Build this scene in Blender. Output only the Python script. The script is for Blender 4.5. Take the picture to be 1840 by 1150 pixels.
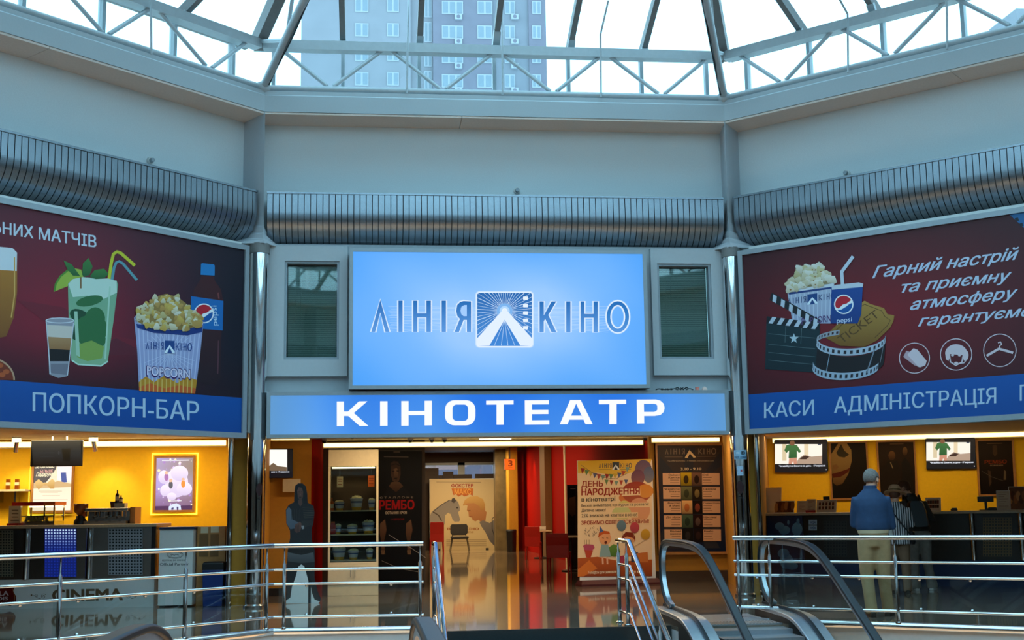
import bpy, math, random
from mathutils import Vector as V, Matrix
from mathutils.geometry import tessellate_polygon, delaunay_2d_cdt
random.seed(11)
for o in list(bpy.data.objects): bpy.data.objects.remove(o)
S = bpy.context.scene; COL = S.collection
R = math.radians
# ---------------------------------------------------------------- camera
FPX = 2239.185; CAMZ = 1.35
CR = V((0.9936, -0.1122, -0.0151)); CU = None
_p, _r, _c = R(8.61997), R(-.864246), R(-6.524379)
_fw = V((0, math.cos(_p), math.sin(_p))); _up = V((0, -math.sin(_p), math.cos(_p))); _rt = V((1, 0, 0))
_R = math.cos(_r)*_rt + math.sin(_r)*_up; _U = -math.sin(_r)*_rt + math.cos(_r)*_up
def _z(v): return V((math.cos(_c)*v.x - math.sin(_c)*v.y, math.sin(_c)*v.x + math.cos(_c)*v.y, v.z))
CR, CU, CF = _z(_R), _z(_U), _z(_fw)
cam = bpy.data.objects.new('camera', bpy.data.cameras.new('camera')); COL.objects.link(cam)
cam.data.sensor_width = 36; cam.data.lens = 36*FPX/1840; cam.data.clip_end = 600; cam.data.clip_start = .05
cam.matrix_world = Matrix(((CR.x, CU.x, -CF.x, 0), (CR.y, CU.y, -CF.y, 0), (CR.z, CU.z, -CF.z, CAMZ), (0, 0, 0, 1)))
S.camera = cam
# ---------------------------------------------------------------- world, exposure
S.view_settings.view_transform = 'Standard'; S.view_settings.look = 'None'; S.view_settings.gamma = 1
S.view_settings.exposure = 0.0; S.view_settings.use_curve_mapping = False
W = bpy.data.worlds.new('overcast_sky'); S.world = W; W.use_nodes = True
_n = W.node_tree.nodes; _l = W.node_tree.links
_bg = _n['Background']
_tc = _n.new('ShaderNodeTexCoord'); _ns = _n.new('ShaderNodeTexNoise'); _ns.inputs['Scale'].default_value = 2.2; _ns.inputs['Detail'].default_value = 4
_cr = _n.new('ShaderNodeValToRGB'); _cr.color_ramp.elements[0].position = .3; _cr.color_ramp.elements[1].position = .75
_cr.color_ramp.elements[0].color = (.80, 1.46, 1.86, 1); _cr.color_ramp.elements[1].color = (.92, 1.62, 2.02, 1)
_l.new(_tc.outputs['Generated'], _ns.inputs['Vector']); _l.new(_ns.outputs['Fac'], _cr.inputs['Fac']); _l.new(_cr.outputs['Color'], _bg.inputs['Color'])
_bg.inputs['Strength'].default_value = 1.75
S.cycles.max_bounces = 10; S.cycles.diffuse_bounces = 4; S.cycles.glossy_bounces = 5; S.cycles.transparent_max_bounces = 24
S.cycles.sample_clamp_indirect = 4.0; S.cycles.caustics_reflective = False; S.cycles.caustics_refractive = False
def area(name, loc, sx, sy, power, col, rot=(0, 0, 0)):
    l = bpy.data.lights.new(name, 'AREA'); l.shape = 'RECTANGLE'; l.size = sx; l.size_y = sy; l.energy = power; l.color = col
    o = bpy.data.objects.new(name, l); COL.objects.link(o); o.location = loc; o.rotation_euler = rot; return o
def spot(name, loc, to, power, col, ang=50, blend=.8, size=.03):
    l = bpy.data.lights.new(name, 'SPOT'); l.energy = power; l.color = col; l.spot_size = R(ang); l.spot_blend = blend; l.shadow_soft_size = size
    o = bpy.data.objects.new(name, l); COL.objects.link(o); o.location = loc
    o.rotation_euler = (V(to)-V(loc)).to_track_quat('-Z', 'Y').to_euler(); return o
WARM = (1, .80, .42)
area('bar_fill', (-4.6, 20.6, 2.6), 5.0, .5, 95, WARM)  # added fill without a fixture, supports the bar cove strip
area('foyer_fill', (1.9, 19.9, 2.6), 4.5, .4, 110, (1, .74, .42))  # unseen fill, set forward to light the display case and foyer fronts
area('board_fill', (5.5, 21.2, 2.6), .8, .3, 16, (1, .78, .5))  # extra fill, added to brighten the programme board
for _x, _y in ((-1.5, 16.8), (5.5, 16.8), (-4, 9), (8, 9), (2, 2.5)): area('lower_bounce_fill', (_x, _y, -.6), 2.5, 2.5, 260, (1, .74, .5))  # unseen lamps added for warm bounce up onto soffits and bulkheads
area('ticket_fill', (9.2, 21.7, 2.6), 5.0, .4, 40, (1, .74, .36), (0, 0, R(-20)))  # added fill, no fixture; strengthens the ticket office cove strip
area('hall_fill', (3.0, 33.0, 3.25), 2.5, 9, 240, (1, .70, .36))  # unseen fill, added to light the rear hall
area('hall_end_fill', (2.9, 40.2, 3.25), 2, 2, 220, (1, .74, .42))  # second added fill, brightens the banner at the hall end
spot('red_wall_downlight', (4.55, 38.5, 3.2), (5.1, 39, 1.0), 60, (1, .6, .3), 80)
# ---------------------------------------------------------------- pixel -> place
def ray(x, y): return CR*((x-920)/FPX) + CU*(-(y-575)/FPX) + CF
EYE = V((0, 0, CAMZ))
class FR:                                   # a vertical plane: u to the right as seen from the atrium, n towards the viewer
    def __init__(s, o, ang, n=None):
        s.o = V((o[0], o[1], 0)); s.ang = ang
        s.u = V((math.cos(ang), math.sin(ang), 0)); s.n = V((math.sin(ang), -math.cos(ang), 0))
    def pt(s, a, d, z): return s.o + s.u*a + s.n*d + V((0, 0, z))
    def px(s, x, y, d=0.):
        r = ray(x, y); t = ((s.o + s.n*d - EYE).dot(s.n))/r.dot(s.n); p = EYE + r*t
        return (p-s.o).dot(s.u), p.z
    def ax(s, x, y=900, d=0.): return s.px(x, y, d)[0]
    def zx(s, x, y, d=0.): return s.px(x, y, d)[1]
def FY(y): return FR((0, y), 0)
WORLD = FR((0, 0), 0)
def floor_at(x, y, z=0.):
    r = ray(x, y); return EYE + r*((z-CAMZ)/r.z)
BX, CX, PY = -1.67, 5.62, 18.7
FC = FR((BX, PY), 0); FL = FR((BX, PY), R(45)); FRT = FR((CX, PY), R(-45))
CTR = V(((BX+CX)/2, PY-(CX-BX)/2*(1+math.sqrt(2)), 0)); SIDE = CX-BX
# ---------------------------------------------------------------- colours and materials
def lin(c): return tuple(((v/255)/12.92 if v/255 <= .04045 else ((v/255+.055)/1.055)**2.4) for v in c[:3])
def mat(name, col, rough=.5, metal=0., noise=0., nscale=20., bump=0., emit=0., ecol=None, spec=.5, coat=0.):
    m = bpy.data.materials.new(name); m.use_nodes = True; nt = m.node_tree; b = nt.nodes['Principled BSDF']
    c = lin(col); b.inputs['Base Color'].default_value = (*c, 1); b.inputs['Roughness'].default_value = rough; b.inputs['Metallic'].default_value = metal
    b.inputs['Specular IOR Level'].default_value = spec; b.inputs['Coat Weight'].default_value = coat
    if emit:
        b.inputs['Emission Color'].default_value = (*lin(ecol or col), 1); b.inputs['Emission Strength'].default_value = emit
    if noise or bump:
        tc = nt.nodes.new('ShaderNodeTexCoord'); ns = nt.nodes.new('ShaderNodeTexNoise'); ns.inputs['Scale'].default_value = nscale; ns.inputs['Detail'].default_value = 5
        nt.links.new(tc.outputs['Object'], ns.inputs['Vector'])
        if noise:
            r = nt.nodes.new('ShaderNodeValToRGB'); r.color_ramp.elements[0].position = .3; r.color_ramp.elements[1].position = .7
            r.color_ramp.elements[0].color = (*[v*(1-noise) for v in c], 1); r.color_ramp.elements[1].color = (*[min(1, v*(1+noise)) for v in c], 1)
            nt.links.new(ns.outputs['Fac'], r.inputs['Fac']); nt.links.new(r.outputs['Color'], b.inputs['Base Color'])
        if bump:
            bp = nt.nodes.new('ShaderNodeBump'); bp.inputs['Strength'].default_value = bump; bp.inputs['Distance'].default_value = .01
            nt.links.new(ns.outputs['Fac'], bp.inputs['Height']); nt.links.new(bp.outputs['Normal'], b.inputs['Normal'])
    return m
def art_mat(name, rough=.45, emit=0., spec=.4):
    m = bpy.data.materials.new(name); m.use_nodes = True; nt = m.node_tree; b = nt.nodes['Principled BSDF']
    a = nt.nodes.new('ShaderNodeAttribute'); a.attribute_name = 'Print'
    b.inputs['Roughness'].default_value = rough; b.inputs['Specular IOR Level'].default_value = spec
    nt.links.new(a.outputs['Color'], b.inputs['Base Color'])
    if emit:
        nt.links.new(a.outputs['Color'], b.inputs['Emission Color']); b.inputs['Emission Strength'].default_value = emit
        b.inputs['Base Color'].default_value = (.02, .02, .02, 1); nt.links.remove(b.inputs['Base Color'].links[0]); 
    return m
def glass_mat(name, tint=(235, 245, 245), refl=.10, milk=0., ior=1.5):
    m = bpy.data.materials.new(name); m.use_nodes = True; nt = m.node_tree; nt.nodes.clear()
    out = nt.nodes.new('ShaderNodeOutputMaterial'); t = nt.nodes.new('ShaderNodeBsdfTransparent'); g = nt.nodes.new('ShaderNodeBsdfGlossy')
    mx = nt.nodes.new('ShaderNodeMixShader'); fr = nt.nodes.new('ShaderNodeFresnel'); fr.inputs['IOR'].default_value = ior
    t.inputs['Color'].default_value = (*lin(tint), 1); g.inputs['Roughness'].default_value = .02
    nt.links.new(fr.outputs[0], mx.inputs[0]); nt.links.new(t.outputs[0], mx.inputs[1]); nt.links.new(g.outputs[0], mx.inputs[2])
    last = mx
    if milk:
        d = nt.nodes.new('ShaderNodeBsdfTranslucent'); d.inputs['Color'].default_value = (.9, .95, 1, 1)
        m2 = nt.nodes.new('ShaderNodeMixShader'); m2.inputs[0].default_value = milk
        nt.links.new(mx.outputs[0], m2.inputs[1]); nt.links.new(d.outputs[0], m2.inputs[2]); last = m2
    nt.links.new(last.outputs[0], out.inputs['Surface']); return m
M = {}
M['wall'] = mat('atrium_plaster', (222, 230, 232), .75, noise=.03, nscale=60, bump=.05)
M['lintel'] = mat('lintel_board', (186, 192, 196), .6, noise=.02, nscale=20)
M['fascia'] = mat('fascia_board', (180, 188, 192), .6, noise=.02, nscale=40)
M['soffit'] = mat('soffit_board', (232, 214, 202), .8, noise=.04, nscale=30)
M['slat'] = mat('aluminium_slat', (142, 150, 158), .27, .85, noise=.03, nscale=12)
M['slatgap'] = mat('slat_gap', (22, 26, 30), .8)
M['pilaster'] = mat('pilaster_plaster', (190, 196, 202), .75, noise=.03, nscale=50)
M['chrome'] = mat('polished_chrome', (226, 228, 230), .06, 1., noise=.03, nscale=6)
M['steel'] = mat('brushed_steel', (196, 198, 200), .2, 1., noise=.06, nscale=30)
M['truss'] = mat('painted_steel', (182, 190, 194), .45, .1, noise=.04, nscale=15)
M['truss_dark'] = mat('dark_steel', (128, 126, 124), .55, .1, noise=.06, nscale=15)
M['frame'] = mat('sign_frame', (152, 160, 166), .45, .3, noise=.03, nscale=25)
M['glass'] = glass_mat('roof_glass', (246, 251, 252), milk=.03, ior=1.18)
M['rail_glass'] = glass_mat('clear_glass', (236, 244, 242))
M['case_glass'] = glass_mat('display_glass', (240, 244, 240), ior=1.35)
M['tint_glass'] = mat('mirror_tinted_glass', (28, 58, 58), .03, 0., noise=.02, nscale=3, spec=1., coat=1.)
M['blind'] = mat('grey_green_blind', (206, 216, 208), .6, noise=.04, nscale=20)
M['black'] = mat('black_plastic', (18, 18, 20), .35, noise=.1, nscale=30)
M['rubber'] = mat('black_rubber', (22, 26, 32), .42, noise=.08, nscale=40, spec=.35)
M['yellow'] = mat('yellow_paint', (250, 196, 4), .7, noise=.03, nscale=20, bump=.03)
M['ochre'] = mat('ochre_paint', (186, 128, 34), .75, noise=.04, nscale=20, bump=.03)
M['red'] = mat('red_paint', (158, 16, 6), .9, noise=.04, nscale=15, spec=.05)
M['brown'] = mat('dark_brown_panel', (62, 44, 30), .6, noise=.08, nscale=12)
M['brownlt'] = mat('brown_render', (120, 84, 44), .7, noise=.06, nscale=14)
M['ceil'] = mat('ceiling_board', (205, 192, 174), .85, noise=.03, nscale=20)
M['white'] = mat('white_board', (222, 222, 218), .5, noise=.02, nscale=20)
M['cream'] = mat('cream_laminate', (214, 196, 160), .5, noise=.04, nscale=16)
M['counter'] = mat('stone_worktop', (196, 170, 140), .25, noise=.12, nscale=60)
M['blue'] = mat('blue_panel', (14, 36, 76), .4, noise=.05, nscale=14)
M['bluebin'] = mat('blue_plastic', (14, 48, 110), .35, noise=.05, nscale=14)
M['wood'] = mat('light_wood', (176, 122, 66), .5, noise=.12, nscale=9)
M['strip'] = mat('cove_light', (255, 226, 150), .5, emit=3.6, ecol=(255, 226, 140), noise=.01)
M['strip2'] = mat('neon_tube', (255, 236, 60), .5, emit=1.9, ecol=(255, 236, 70), noise=.01)
M['tube'] = mat('fluorescent_diffuser', (255, 244, 210), .5, emit=3.5, ecol=(255, 240, 190), noise=.01)
M['slab'] = mat('slab_edge_board', (196, 204, 208), .6, noise=.03, nscale=20)
M['stair'] = mat('dark_stone_step', (44, 52, 54), .4, noise=.12, nscale=40)
M['alu'] = mat('escalator_aluminium', (190, 196, 204), .3, .85, noise=.05, nscale=20)
M['skirt'] = mat('escalator_dark_panel', (58, 58, 58), .45, .4, noise=.06, nscale=18)
M['red_plastic'] = mat('red_plastic', (176, 24, 14), .4, noise=.05, nscale=12)
M['darkchair'] = mat('black_upholstery', (26, 24, 24), .7, noise=.1, nscale=40)
M['print'] = art_mat('printed_sheet', .5)
M['gloss'] = art_mat('laminated_print', .4, spec=.15)
M['lit'] = art_mat('backlit_print', .5, 1.0)
M['litdim'] = art_mat('backlit_poster', .5, 1.25)
M['screen'] = art_mat('screen_picture', .3, 1.1)
M['dimscreen'] = art_mat('dim_screen_picture', .3, .5)
# ---------------------------------------------------------------- mesh builder
INV = {}
class MB:
    def __init__(s): s.v = []; s.f = []; s.sm = []; s.c = None; s.mi = []
    def add(s, vs, fs, smooth=False, mi=0):
        b = len(s.v); s.v += [V(p) for p in vs]
        for f in fs: s.f.append([b+i for i in f]); s.sm.append(smooth); s.mi.append(mi)
        return s
    def box(s, fr, a0, a1, d0, d1, z0, z1, mi=0):
        p = [fr.pt(a, d, z) for z in (z0, z1) for d in (d0, d1) for a in (a0, a1)]
        return s.add(p, [(0, 1, 3, 2), (4, 6, 7, 5), (0, 4, 5, 1), (2, 3, 7, 6), (0, 2, 6, 4), (1, 5, 7, 3)], mi=mi)
    def wbox(s, x0, x1, y0, y1, z0, z1, mi=0): return s.box(WORLD, x0, x1, -y0, -y1, z0, z1, mi)
    def bar(s, p, q, w, h, up=(0, 0, 1), mi=0):            # rectangular bar p->q
        p, q = V(p), V(q); t = (q-p).normalized(); r = t.cross(V(up)).normalized(); u = r.cross(t)
        vs = [e + r*(i*w/2) + u*(j*h/2) for e in (p, q) for i, j in ((-1, -1), (1, -1), (1, 1), (-1, 1))]
        return s.add(vs, [(0, 1, 2, 3), (7, 6, 5, 4), (0, 4, 5, 1), (1, 5, 6, 2), (2, 6, 7, 3), (3, 7, 4, 0)], mi=mi)
    def path(s, pts, r, n=10, closed=False, flat=None, mi=0):
        pts = [V(p) for p in pts]; N = len(pts); rings = []
        if isinstance(r, (int, float)): r = [r]*N
        ref = None
        for i, p in enumerate(pts):
            a = pts[(i-1) % N] if (closed or i > 0) else None; b = pts[(i+1) % N] if (closed or i < N-1) else None
            t1 = (p-a).normalized() if a is not None else None; t2 = (b-p).normalized() if b is not None else None
            t = ((t1 or t2) + (t2 or t1)).normalized()
            if ref is None: ref = V((0, 0, 1)) if abs(t.z) < .9 else V((0, 1, 0))
            x = t.cross(ref).normalized(); y = x.cross(t).normalized(); ref = y
            k = 1.
            if t1 is not None and t2 is not None: k = 1/max(.5, t1.dot(t))
            bis = (t2-t1) if (t1 is not None and t2 is not None) else V((0, 0, 0))
            ring = []
            for j in range(n):
                an = 2*math.pi*j/n; w = (x*math.cos(an)*(flat[0] if flat else 1) + y*math.sin(an)*(flat[1] if flat else 1))*r[i]
                if bis.length > 1e-6:
                    bn = bis.normalized(); w = w + bn*(w.dot(bn)*(k-1))
                ring.append(p+w)
            rings.append(ring)
        vs = [q for g in rings for q in g]; fs = []
        for i in range(N if closed else N-1):
            i2 = (i+1) % N
            for j in range(n): fs.append((i*n+j, i*n+(j+1) % n, i2*n+(j+1) % n, i2*n+j))
        s.add(vs, fs, True, mi)
        if not closed:
            s.add(rings[0], [tuple(range(n-1, -1, -1))], mi=mi); s.add(rings[-1], [tuple(range(n))], mi=mi)
        return s
    def tube(s, p, q, r, n=10, r2=None, mi=0): return s.path([p, q], [r, r2 if r2 is not None else r], n, mi=mi)
    def lathe(s, c, prof, n=20, sx=1., sy=1., mi=0):
        c = V(c); vs = []; fs = []
        for r, z in prof:
            for j in range(n): a = 2*math.pi*j/n; vs.append(c + V((r*math.cos(a)*sx, r*math.sin(a)*sy, z)))
        for i in range(len(prof)-1):
            for j in range(n): fs.append((i*n+j, i*n+(j+1) % n, (i+1)*n+(j+1) % n, (i+1)*n+j))
        s.add(vs, fs, True, mi); s.add(vs[:n], [tuple(range(n-1, -1, -1))], mi=mi); s.add(vs[-n:], [tuple(range(n))], mi=mi); return s
    def loft(s, rings, smooth=True, mi=0):
        n = len(rings[0]); vs = [V(p) for g in rings for p in g]; fs = []
        for i in range(len(rings)-1):
            for j in range(n): fs.append((i*n+j, i*n+(j+1) % n, (i+1)*n+(j+1) % n, (i+1)*n+j))
        s.add(vs, fs, smooth, mi); s.add(rings[0], [tuple(range(n-1, -1, -1))], mi=mi); s.add(rings[-1], [tuple(range(n))], mi=mi); return s
    def ball(s, c, r, n=12, m=8, sc=(1, 1, 1), mi=0):
        c = V(c); prof = [(max(1e-4, r*math.sin(math.pi*i/m)), -r*math.cos(math.pi*i/m)) for i in range(m+1)]
        vs = []; fs = []
        for rr, z in prof:
            for j in range(n): a = 2*math.pi*j/n; vs.append(c + V((rr*math.cos(a)*sc[0], rr*math.sin(a)*sc[1], z*sc[2])))
        for i in range(m):
            for j in range(n): fs.append((i*n+j, i*n+(j+1) % n, (i+1)*n+(j+1) % n, (i+1)*n+j))
        return s.add(vs, fs, True, mi)
    def prism(s, fr, pts, d0, d1, smooth=False, mi=0):     # outline (a,z) on a frame, given thickness
        n = len(pts); A = [fr.pt(a, d0, z) for a, z in pts]; B = [fr.pt(a, d1, z) for a, z in pts]
        tri = tessellate_polygon([[V((a, z, 0)) for a, z in pts]])
        s.add(A, [tuple(t) for t in tri], mi=mi); s.add(B, [tuple(reversed(t)) for t in tri], mi=mi)
        s.add(A+B, [(i, (i+1) % n, n+(i+1) % n, n+i) for i in range(n)], smooth, mi); return s
    def slab(s, outer, holes, z0, z1, mi=0):               # horizontal plate with holes
        loops = [[V((x, y, 0)) for x, y in l] for l in [outer]+holes]
        tri = tessellate_polygon(loops); flat = [p for l in loops for p in l]
        s.add([p+V((0, 0, z1)) for p in flat], [tuple(t) for t in tri], mi=mi); s.add([p+V((0, 0, z0)) for p in flat], [tuple(reversed(t)) for t in tri], mi=mi)
        for l in loops:
            n = len(l); s.add([p+V((0, 0, z0)) for p in l]+[p+V((0, 0, z1)) for p in l], [(i, (i+1) % n, n+(i+1) % n, n+i) for i in range(n)], mi=mi)
        return s
    def build(s, name, m, parent=None, bevel=0., mods=(), recalc=True):
        me = bpy.data.meshes.new(name); loc = None
        if parent is not None: inv = INV[parent.name]; vs = [inv @ p for p in s.v]
        else:
            mn = [min(p[i] for p in s.v) for i in range(3)]; mx = [max(p[i] for p in s.v) for i in range(3)]
            loc = V(((mn[0]+mx[0])/2, (mn[1]+mx[1])/2, mn[2])); vs = [p-loc for p in s.v]
        me.from_pydata([tuple(p) for p in vs], [], s.f)
        for i, p in enumerate(me.polygons): p.use_smooth = s.sm[i]; p.material_index = s.mi[i]
        for x in (m if isinstance(m, (list, tuple)) else [m]): me.materials.append(M[x] if isinstance(x, str) else x)
        if recalc and s.c is None:
            import bmesh
            bm = bmesh.new(); bm.from_mesh(me); bmesh.ops.remove_doubles(bm, verts=bm.verts, dist=1e-5); bmesh.ops.recalc_face_normals(bm, faces=bm.faces); bm.to_mesh(me); bm.free()
            if any(s.sm): me.set_sharp_from_angle(angle=R(40))
        if s.c is not None:
            ca = me.color_attributes.new('Print', 'FLOAT_COLOR', 'POINT')
            for i, c in enumerate(s.c): ca.data[i].color = (*c, 1)
        o = bpy.data.objects.new(name, me); COL.objects.link(o)
        if parent is not None: o.parent = parent; INV[o.name] = INV[parent.name]
        else: o.location = loc; INV[o.name] = Matrix.Translation(-loc)
        if bevel:
            b = o.modifiers.new('edge', 'BEVEL'); b.width = bevel; b.segments = 2; b.limit_method = 'ANGLE'
        return o
def tag(o, label, cat, group=None, kind=None):
    if label: o['label'] = label
    if cat: o['category'] = cat
    if group: o['group'] = group
    if kind: o['kind'] = kind
    return o
def thing(name, label, cat, loc, rz=0., group=None):
    o = bpy.data.objects.new(name, None); COL.objects.link(o); o.empty_display_size = .1
    o.location = loc; o.rotation_euler = (0, 0, rz); INV[o.name] = (Matrix.Translation(V(loc)) @ Matrix.Rotation(rz, 4, 'Z')).inverted()
    return tag(o, label, cat, group)
def struct(name, mb, m, label=None, cat=None, parent=None, bevel=0.):
    o = mb.build(name, m, parent, bevel)
    if parent is None:
        o['kind'] = 'structure'; o['label'] = label or name.replace('_', ' ') + ' of the cinema atrium building'; o['category'] = cat or name.split('_')[0]
    return o
def copy_thing(src, delta, label=None, rz=None):
    def cp(o, par):
        c = o.copy(); COL.objects.link(c)
        if par is not None: c.parent = par
        for ch in [x for x in bpy.data.objects if x.parent == o]: cp(ch, c)
        return c
    r = cp(src, None); r.location = src.location + V(delta)
    if rz is not None: r.rotation_euler.z = rz
    if label: r['label'] = label
    return r
# ---------------------------------------------------------------- flat printed artwork
_TX = {}
def text_mesh(body, res=3):
    """glyph outlines of the built-in font, each stroke contour filled on its own: [(points, triangles)]"""
    if body not in _TX:
        cu = bpy.data.curves.new('t', 'FONT'); cu.body = body; cu.size = 1; cu.resolution_u = res; cu.fill_mode = 'NONE'
        ob = bpy.data.objects.new('t', cu); COL.objects.link(ob)
        me = bpy.data.meshes.new_from_object(ob.evaluated_get(bpy.context.evaluated_depsgraph_get()))
        nx = {}
        for e in me.edges: a, b = e.vertices; nx.setdefault(a, []).append(b); nx.setdefault(b, []).append(a)
        loops = []; seen = set()
        for v0 in range(len(me.vertices)):
            if v0 in seen or v0 not in nx: continue
            L = [v0]; seen.add(v0); cur = min(nx[v0], key=lambda q: (q != v0+1)); 
            while cur not in seen:
                L.append(cur); seen.add(cur); n_ = [q for q in nx[cur] if q not in seen]
                if not n_: break
                cur = n_[0]
            if len(L) > 2: loops.append([(me.vertices[i].co.x, me.vertices[i].co.y) for i in L])
        bpy.data.objects.remove(ob); bpy.data.curves.remove(cu); bpy.data.meshes.remove(me)
        pts = [p for L in loops for p in L]; edges = []; k = 0
        for L in loops: edges += [(k+i, k+(i+1) % len(L)) for i in range(len(L))]; k += len(L)
        cv, _, cf, _, _, _ = delaunay_2d_cdt([V(p) for p in pts], edges, [], 0, 1e-5)
        def wind(p):
            w = 0
            for L in loops:
                for i in range(len(L)):
                    (x1, y1), (x2, y2) = L[i], L[(i+1) % len(L)]
                    if (y1 <= p[1]) != (y2 <= p[1]):
                        if x1+(p[1]-y1)/(y2-y1)*(x2-x1) > p[0]: w += 1 if y2 > y1 else -1
            return w
        out = [([tuple(p) for p in cv], [tuple(t) for t in cf if wind([sum(cv[i][q] for i in t)/3 for q in (0, 1)])])] if loops else []
        _TX[body] = out
    return _TX[body]
def cap_height(): return max(y for x, y in text_mesh('H')[0][0])
def ell(cx, cy, rx, ry, n=20, a0=0., a1=360.):
    full = abs(a1-a0) >= 359.9; m = n if full else n+1
    return [(cx+rx*math.cos(R(a0+(a1-a0)*i/n)), cy+ry*math.sin(R(a0+(a1-a0)*i/n))) for i in range(m)]
class Art(MB):
    """coloured flat shapes printed on the plane d of a frame; coordinates through t() are places on that plane"""
    def __init__(s, fr, d, t=None, step=.00006):
        MB.__init__(s); s.fr = fr; s.d = d; s.t = t or (lambda x, y: (x, y)); s.c = []; s.k = 0; s.step = step; s.plane = False
    def P(s, p, extra=0.):
        if s.plane: a, z = p
        else: x, y = s.t(*p); a, z = s.fr.px(x, y, s.d)
        return s.fr.pt(a, s.d + extra, z)
    def raw(s, pts, fs, cols):
        s.k += 1; b = len(s.v); e = s.k*s.step
        for p, c in zip(pts, cols): s.v.append(s.P(p, e)); s.c.append(c)
        for f in fs: s.f.append([b+i for i in f]); s.sm.append(False); s.mi.append(0)
    def poly(s, pts, col, col2=None):
        """col2: printed vertical gradient from col (top) to col2 (bottom)"""
        tri = tessellate_polygon([[V((x, y, 0)) for x, y in pts]])
        c1 = lin(col)
        if col2 is None: cols = [c1]*len(pts)
        else:
            c2 = lin(col2); y0 = min(p[1] for p in pts); y1 = max(p[1] for p in pts); cols = []
            for p in pts:
                t = (p[1]-y0)/max(1e-6, y1-y0)
                if s.plane: t = 1-t
                cols.append(tuple(a*(1-t)+b*t for a, b in zip(c1, c2)))
        s.raw(pts, [tuple(t) for t in tri], cols); return s
    def rect(s, x0, y0, x1, y1, col, col2=None): return s.poly([(x0, y0), (x1, y0), (x1, y1), (x0, y1)], col, col2)
    def grid(s, quad, fn, nx=10, ny=8):
        """quad TL TR BR BL; fn(u,v)->rgb"""
        pts = []; cols = []
        for j in range(ny+1):
            for i in range(nx+1):
                u, v = i/nx, j/ny
                x = (quad[0][0]*(1-u)+quad[1][0]*u)*(1-v) + (quad[3][0]*(1-u)+quad[2][0]*u)*v
                y = (quad[0][1]*(1-u)+quad[1][1]*u)*(1-v) + (quad[3][1]*(1-u)+quad[2][1]*u)*v
                pts.append((x, y)); cols.append(lin(fn(u, v)))
        fs = [(j*(nx+1)+i, j*(nx+1)+i+1, (j+1)*(nx+1)+i+1, (j+1)*(nx+1)+i) for j in range(ny) for i in range(nx)]
        s.raw(pts, fs, cols); return s
    def line(s, pts, w, col, closed=False):
        n = len(pts); L = []; Rr = []
        for i in range(n):
            a = pts[(i-1) % n] if (closed or i > 0) else pts[i]; b = pts[(i+1) % n] if (closed or i < n-1) else pts[i]
            dx, dy = b[0]-a[0], b[1]-a[1]; l = math.hypot(dx, dy) or 1; nx, ny = -dy/l*w/2, dx/l*w/2
            L.append((pts[i][0]+nx, pts[i][1]+ny)); Rr.append((pts[i][0]-nx, pts[i][1]-ny))
        fs = [(i, (i+1) % n, n+(i+1) % n, n+i) for i in range(n if closed else n-1)]
        s.raw(L+Rr, fs, [lin(col)]*(2*n)); return s
    def ring(s, cx, cy, rx, ry, w, col, n=28): return s.line(ell(cx, cy, rx, ry, n), w, col, True)
    def text(s, body, bl, br, tl, col, bold=0., shear=0., col2=None):
        comps = text_mesh(body)
        if not comps: return s
        allp = [p for c in comps for p in c[0]]
        x0 = min(p[0] for p in allp); x1 = max(p[0] for p in allp); H = cap_height(); c1 = lin(col); c2 = lin(col2) if col2 else c1; e = min(bold, .034)
        ux, uy = (br[0]-bl[0])/(x1-x0), (br[1]-bl[1])/(x1-x0); vx, vy = (tl[0]-bl[0])/H, (tl[1]-bl[1])/H
        for i, j in (((0, 0),) if e < .004 else ((-1, 0), (1, 0), (0, 0)) if e < .014 else ((-1, -.6), (1, -.6), (-1, .6), (1, .6), (0, 0))):
            k0 = s.k
            for ci, (vs, fs) in enumerate(comps):
                pts = []; cols = []
                for x, y in vs:
                    u = x-x0+shear*y+e*i; v = y+e*j; pts.append((bl[0]+ux*u+vx*v, bl[1]+uy*u+vy*v)); w = max(0, min(1, v/H)); cols.append(tuple(a*w+b*(1-w) for a, b in zip(c1, c2)))
                s.k = k0 + (ci % 3)*.3; s.raw(pts, fs, cols)
            s.k = k0+2
        return s
# ================================================================ the setting
T22 = math.tan(R(22.5))
def sweep(fr, sec, a0=None, a1=None, smooth=False, mb=None, mi=0):
    """cross-section (d,z) run along a facet, mitred at the corners unless a0/a1 are given"""
    mb = mb or MB()
    A = [fr.pt(a0 if a0 is not None else d*T22, d, z) for d, z in sec]; B = [fr.pt(a1 if a1 is not None else SIDE-d*T22, d, z) for d, z in sec]
    return mb.loft([A, B], smooth, mi)
RING = []; _o = V((BX, PY, 0))
for k in range(8):
    f = FR((_o.x, _o.y), R(-45*k)); RING.append(f); _o = f.pt(SIDE, 0, 0)
SIDES = ['north', 'northeast', 'east', 'southeast', 'south', 'southwest', 'west', 'northwest']
WHERE = ['above the lit logo sign', 'above the ticket office board', 'on the east side', 'on the southeast side', 'behind the viewpoint', 'on the southwest side', 'on the west side', 'above the popcorn bar board']
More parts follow.
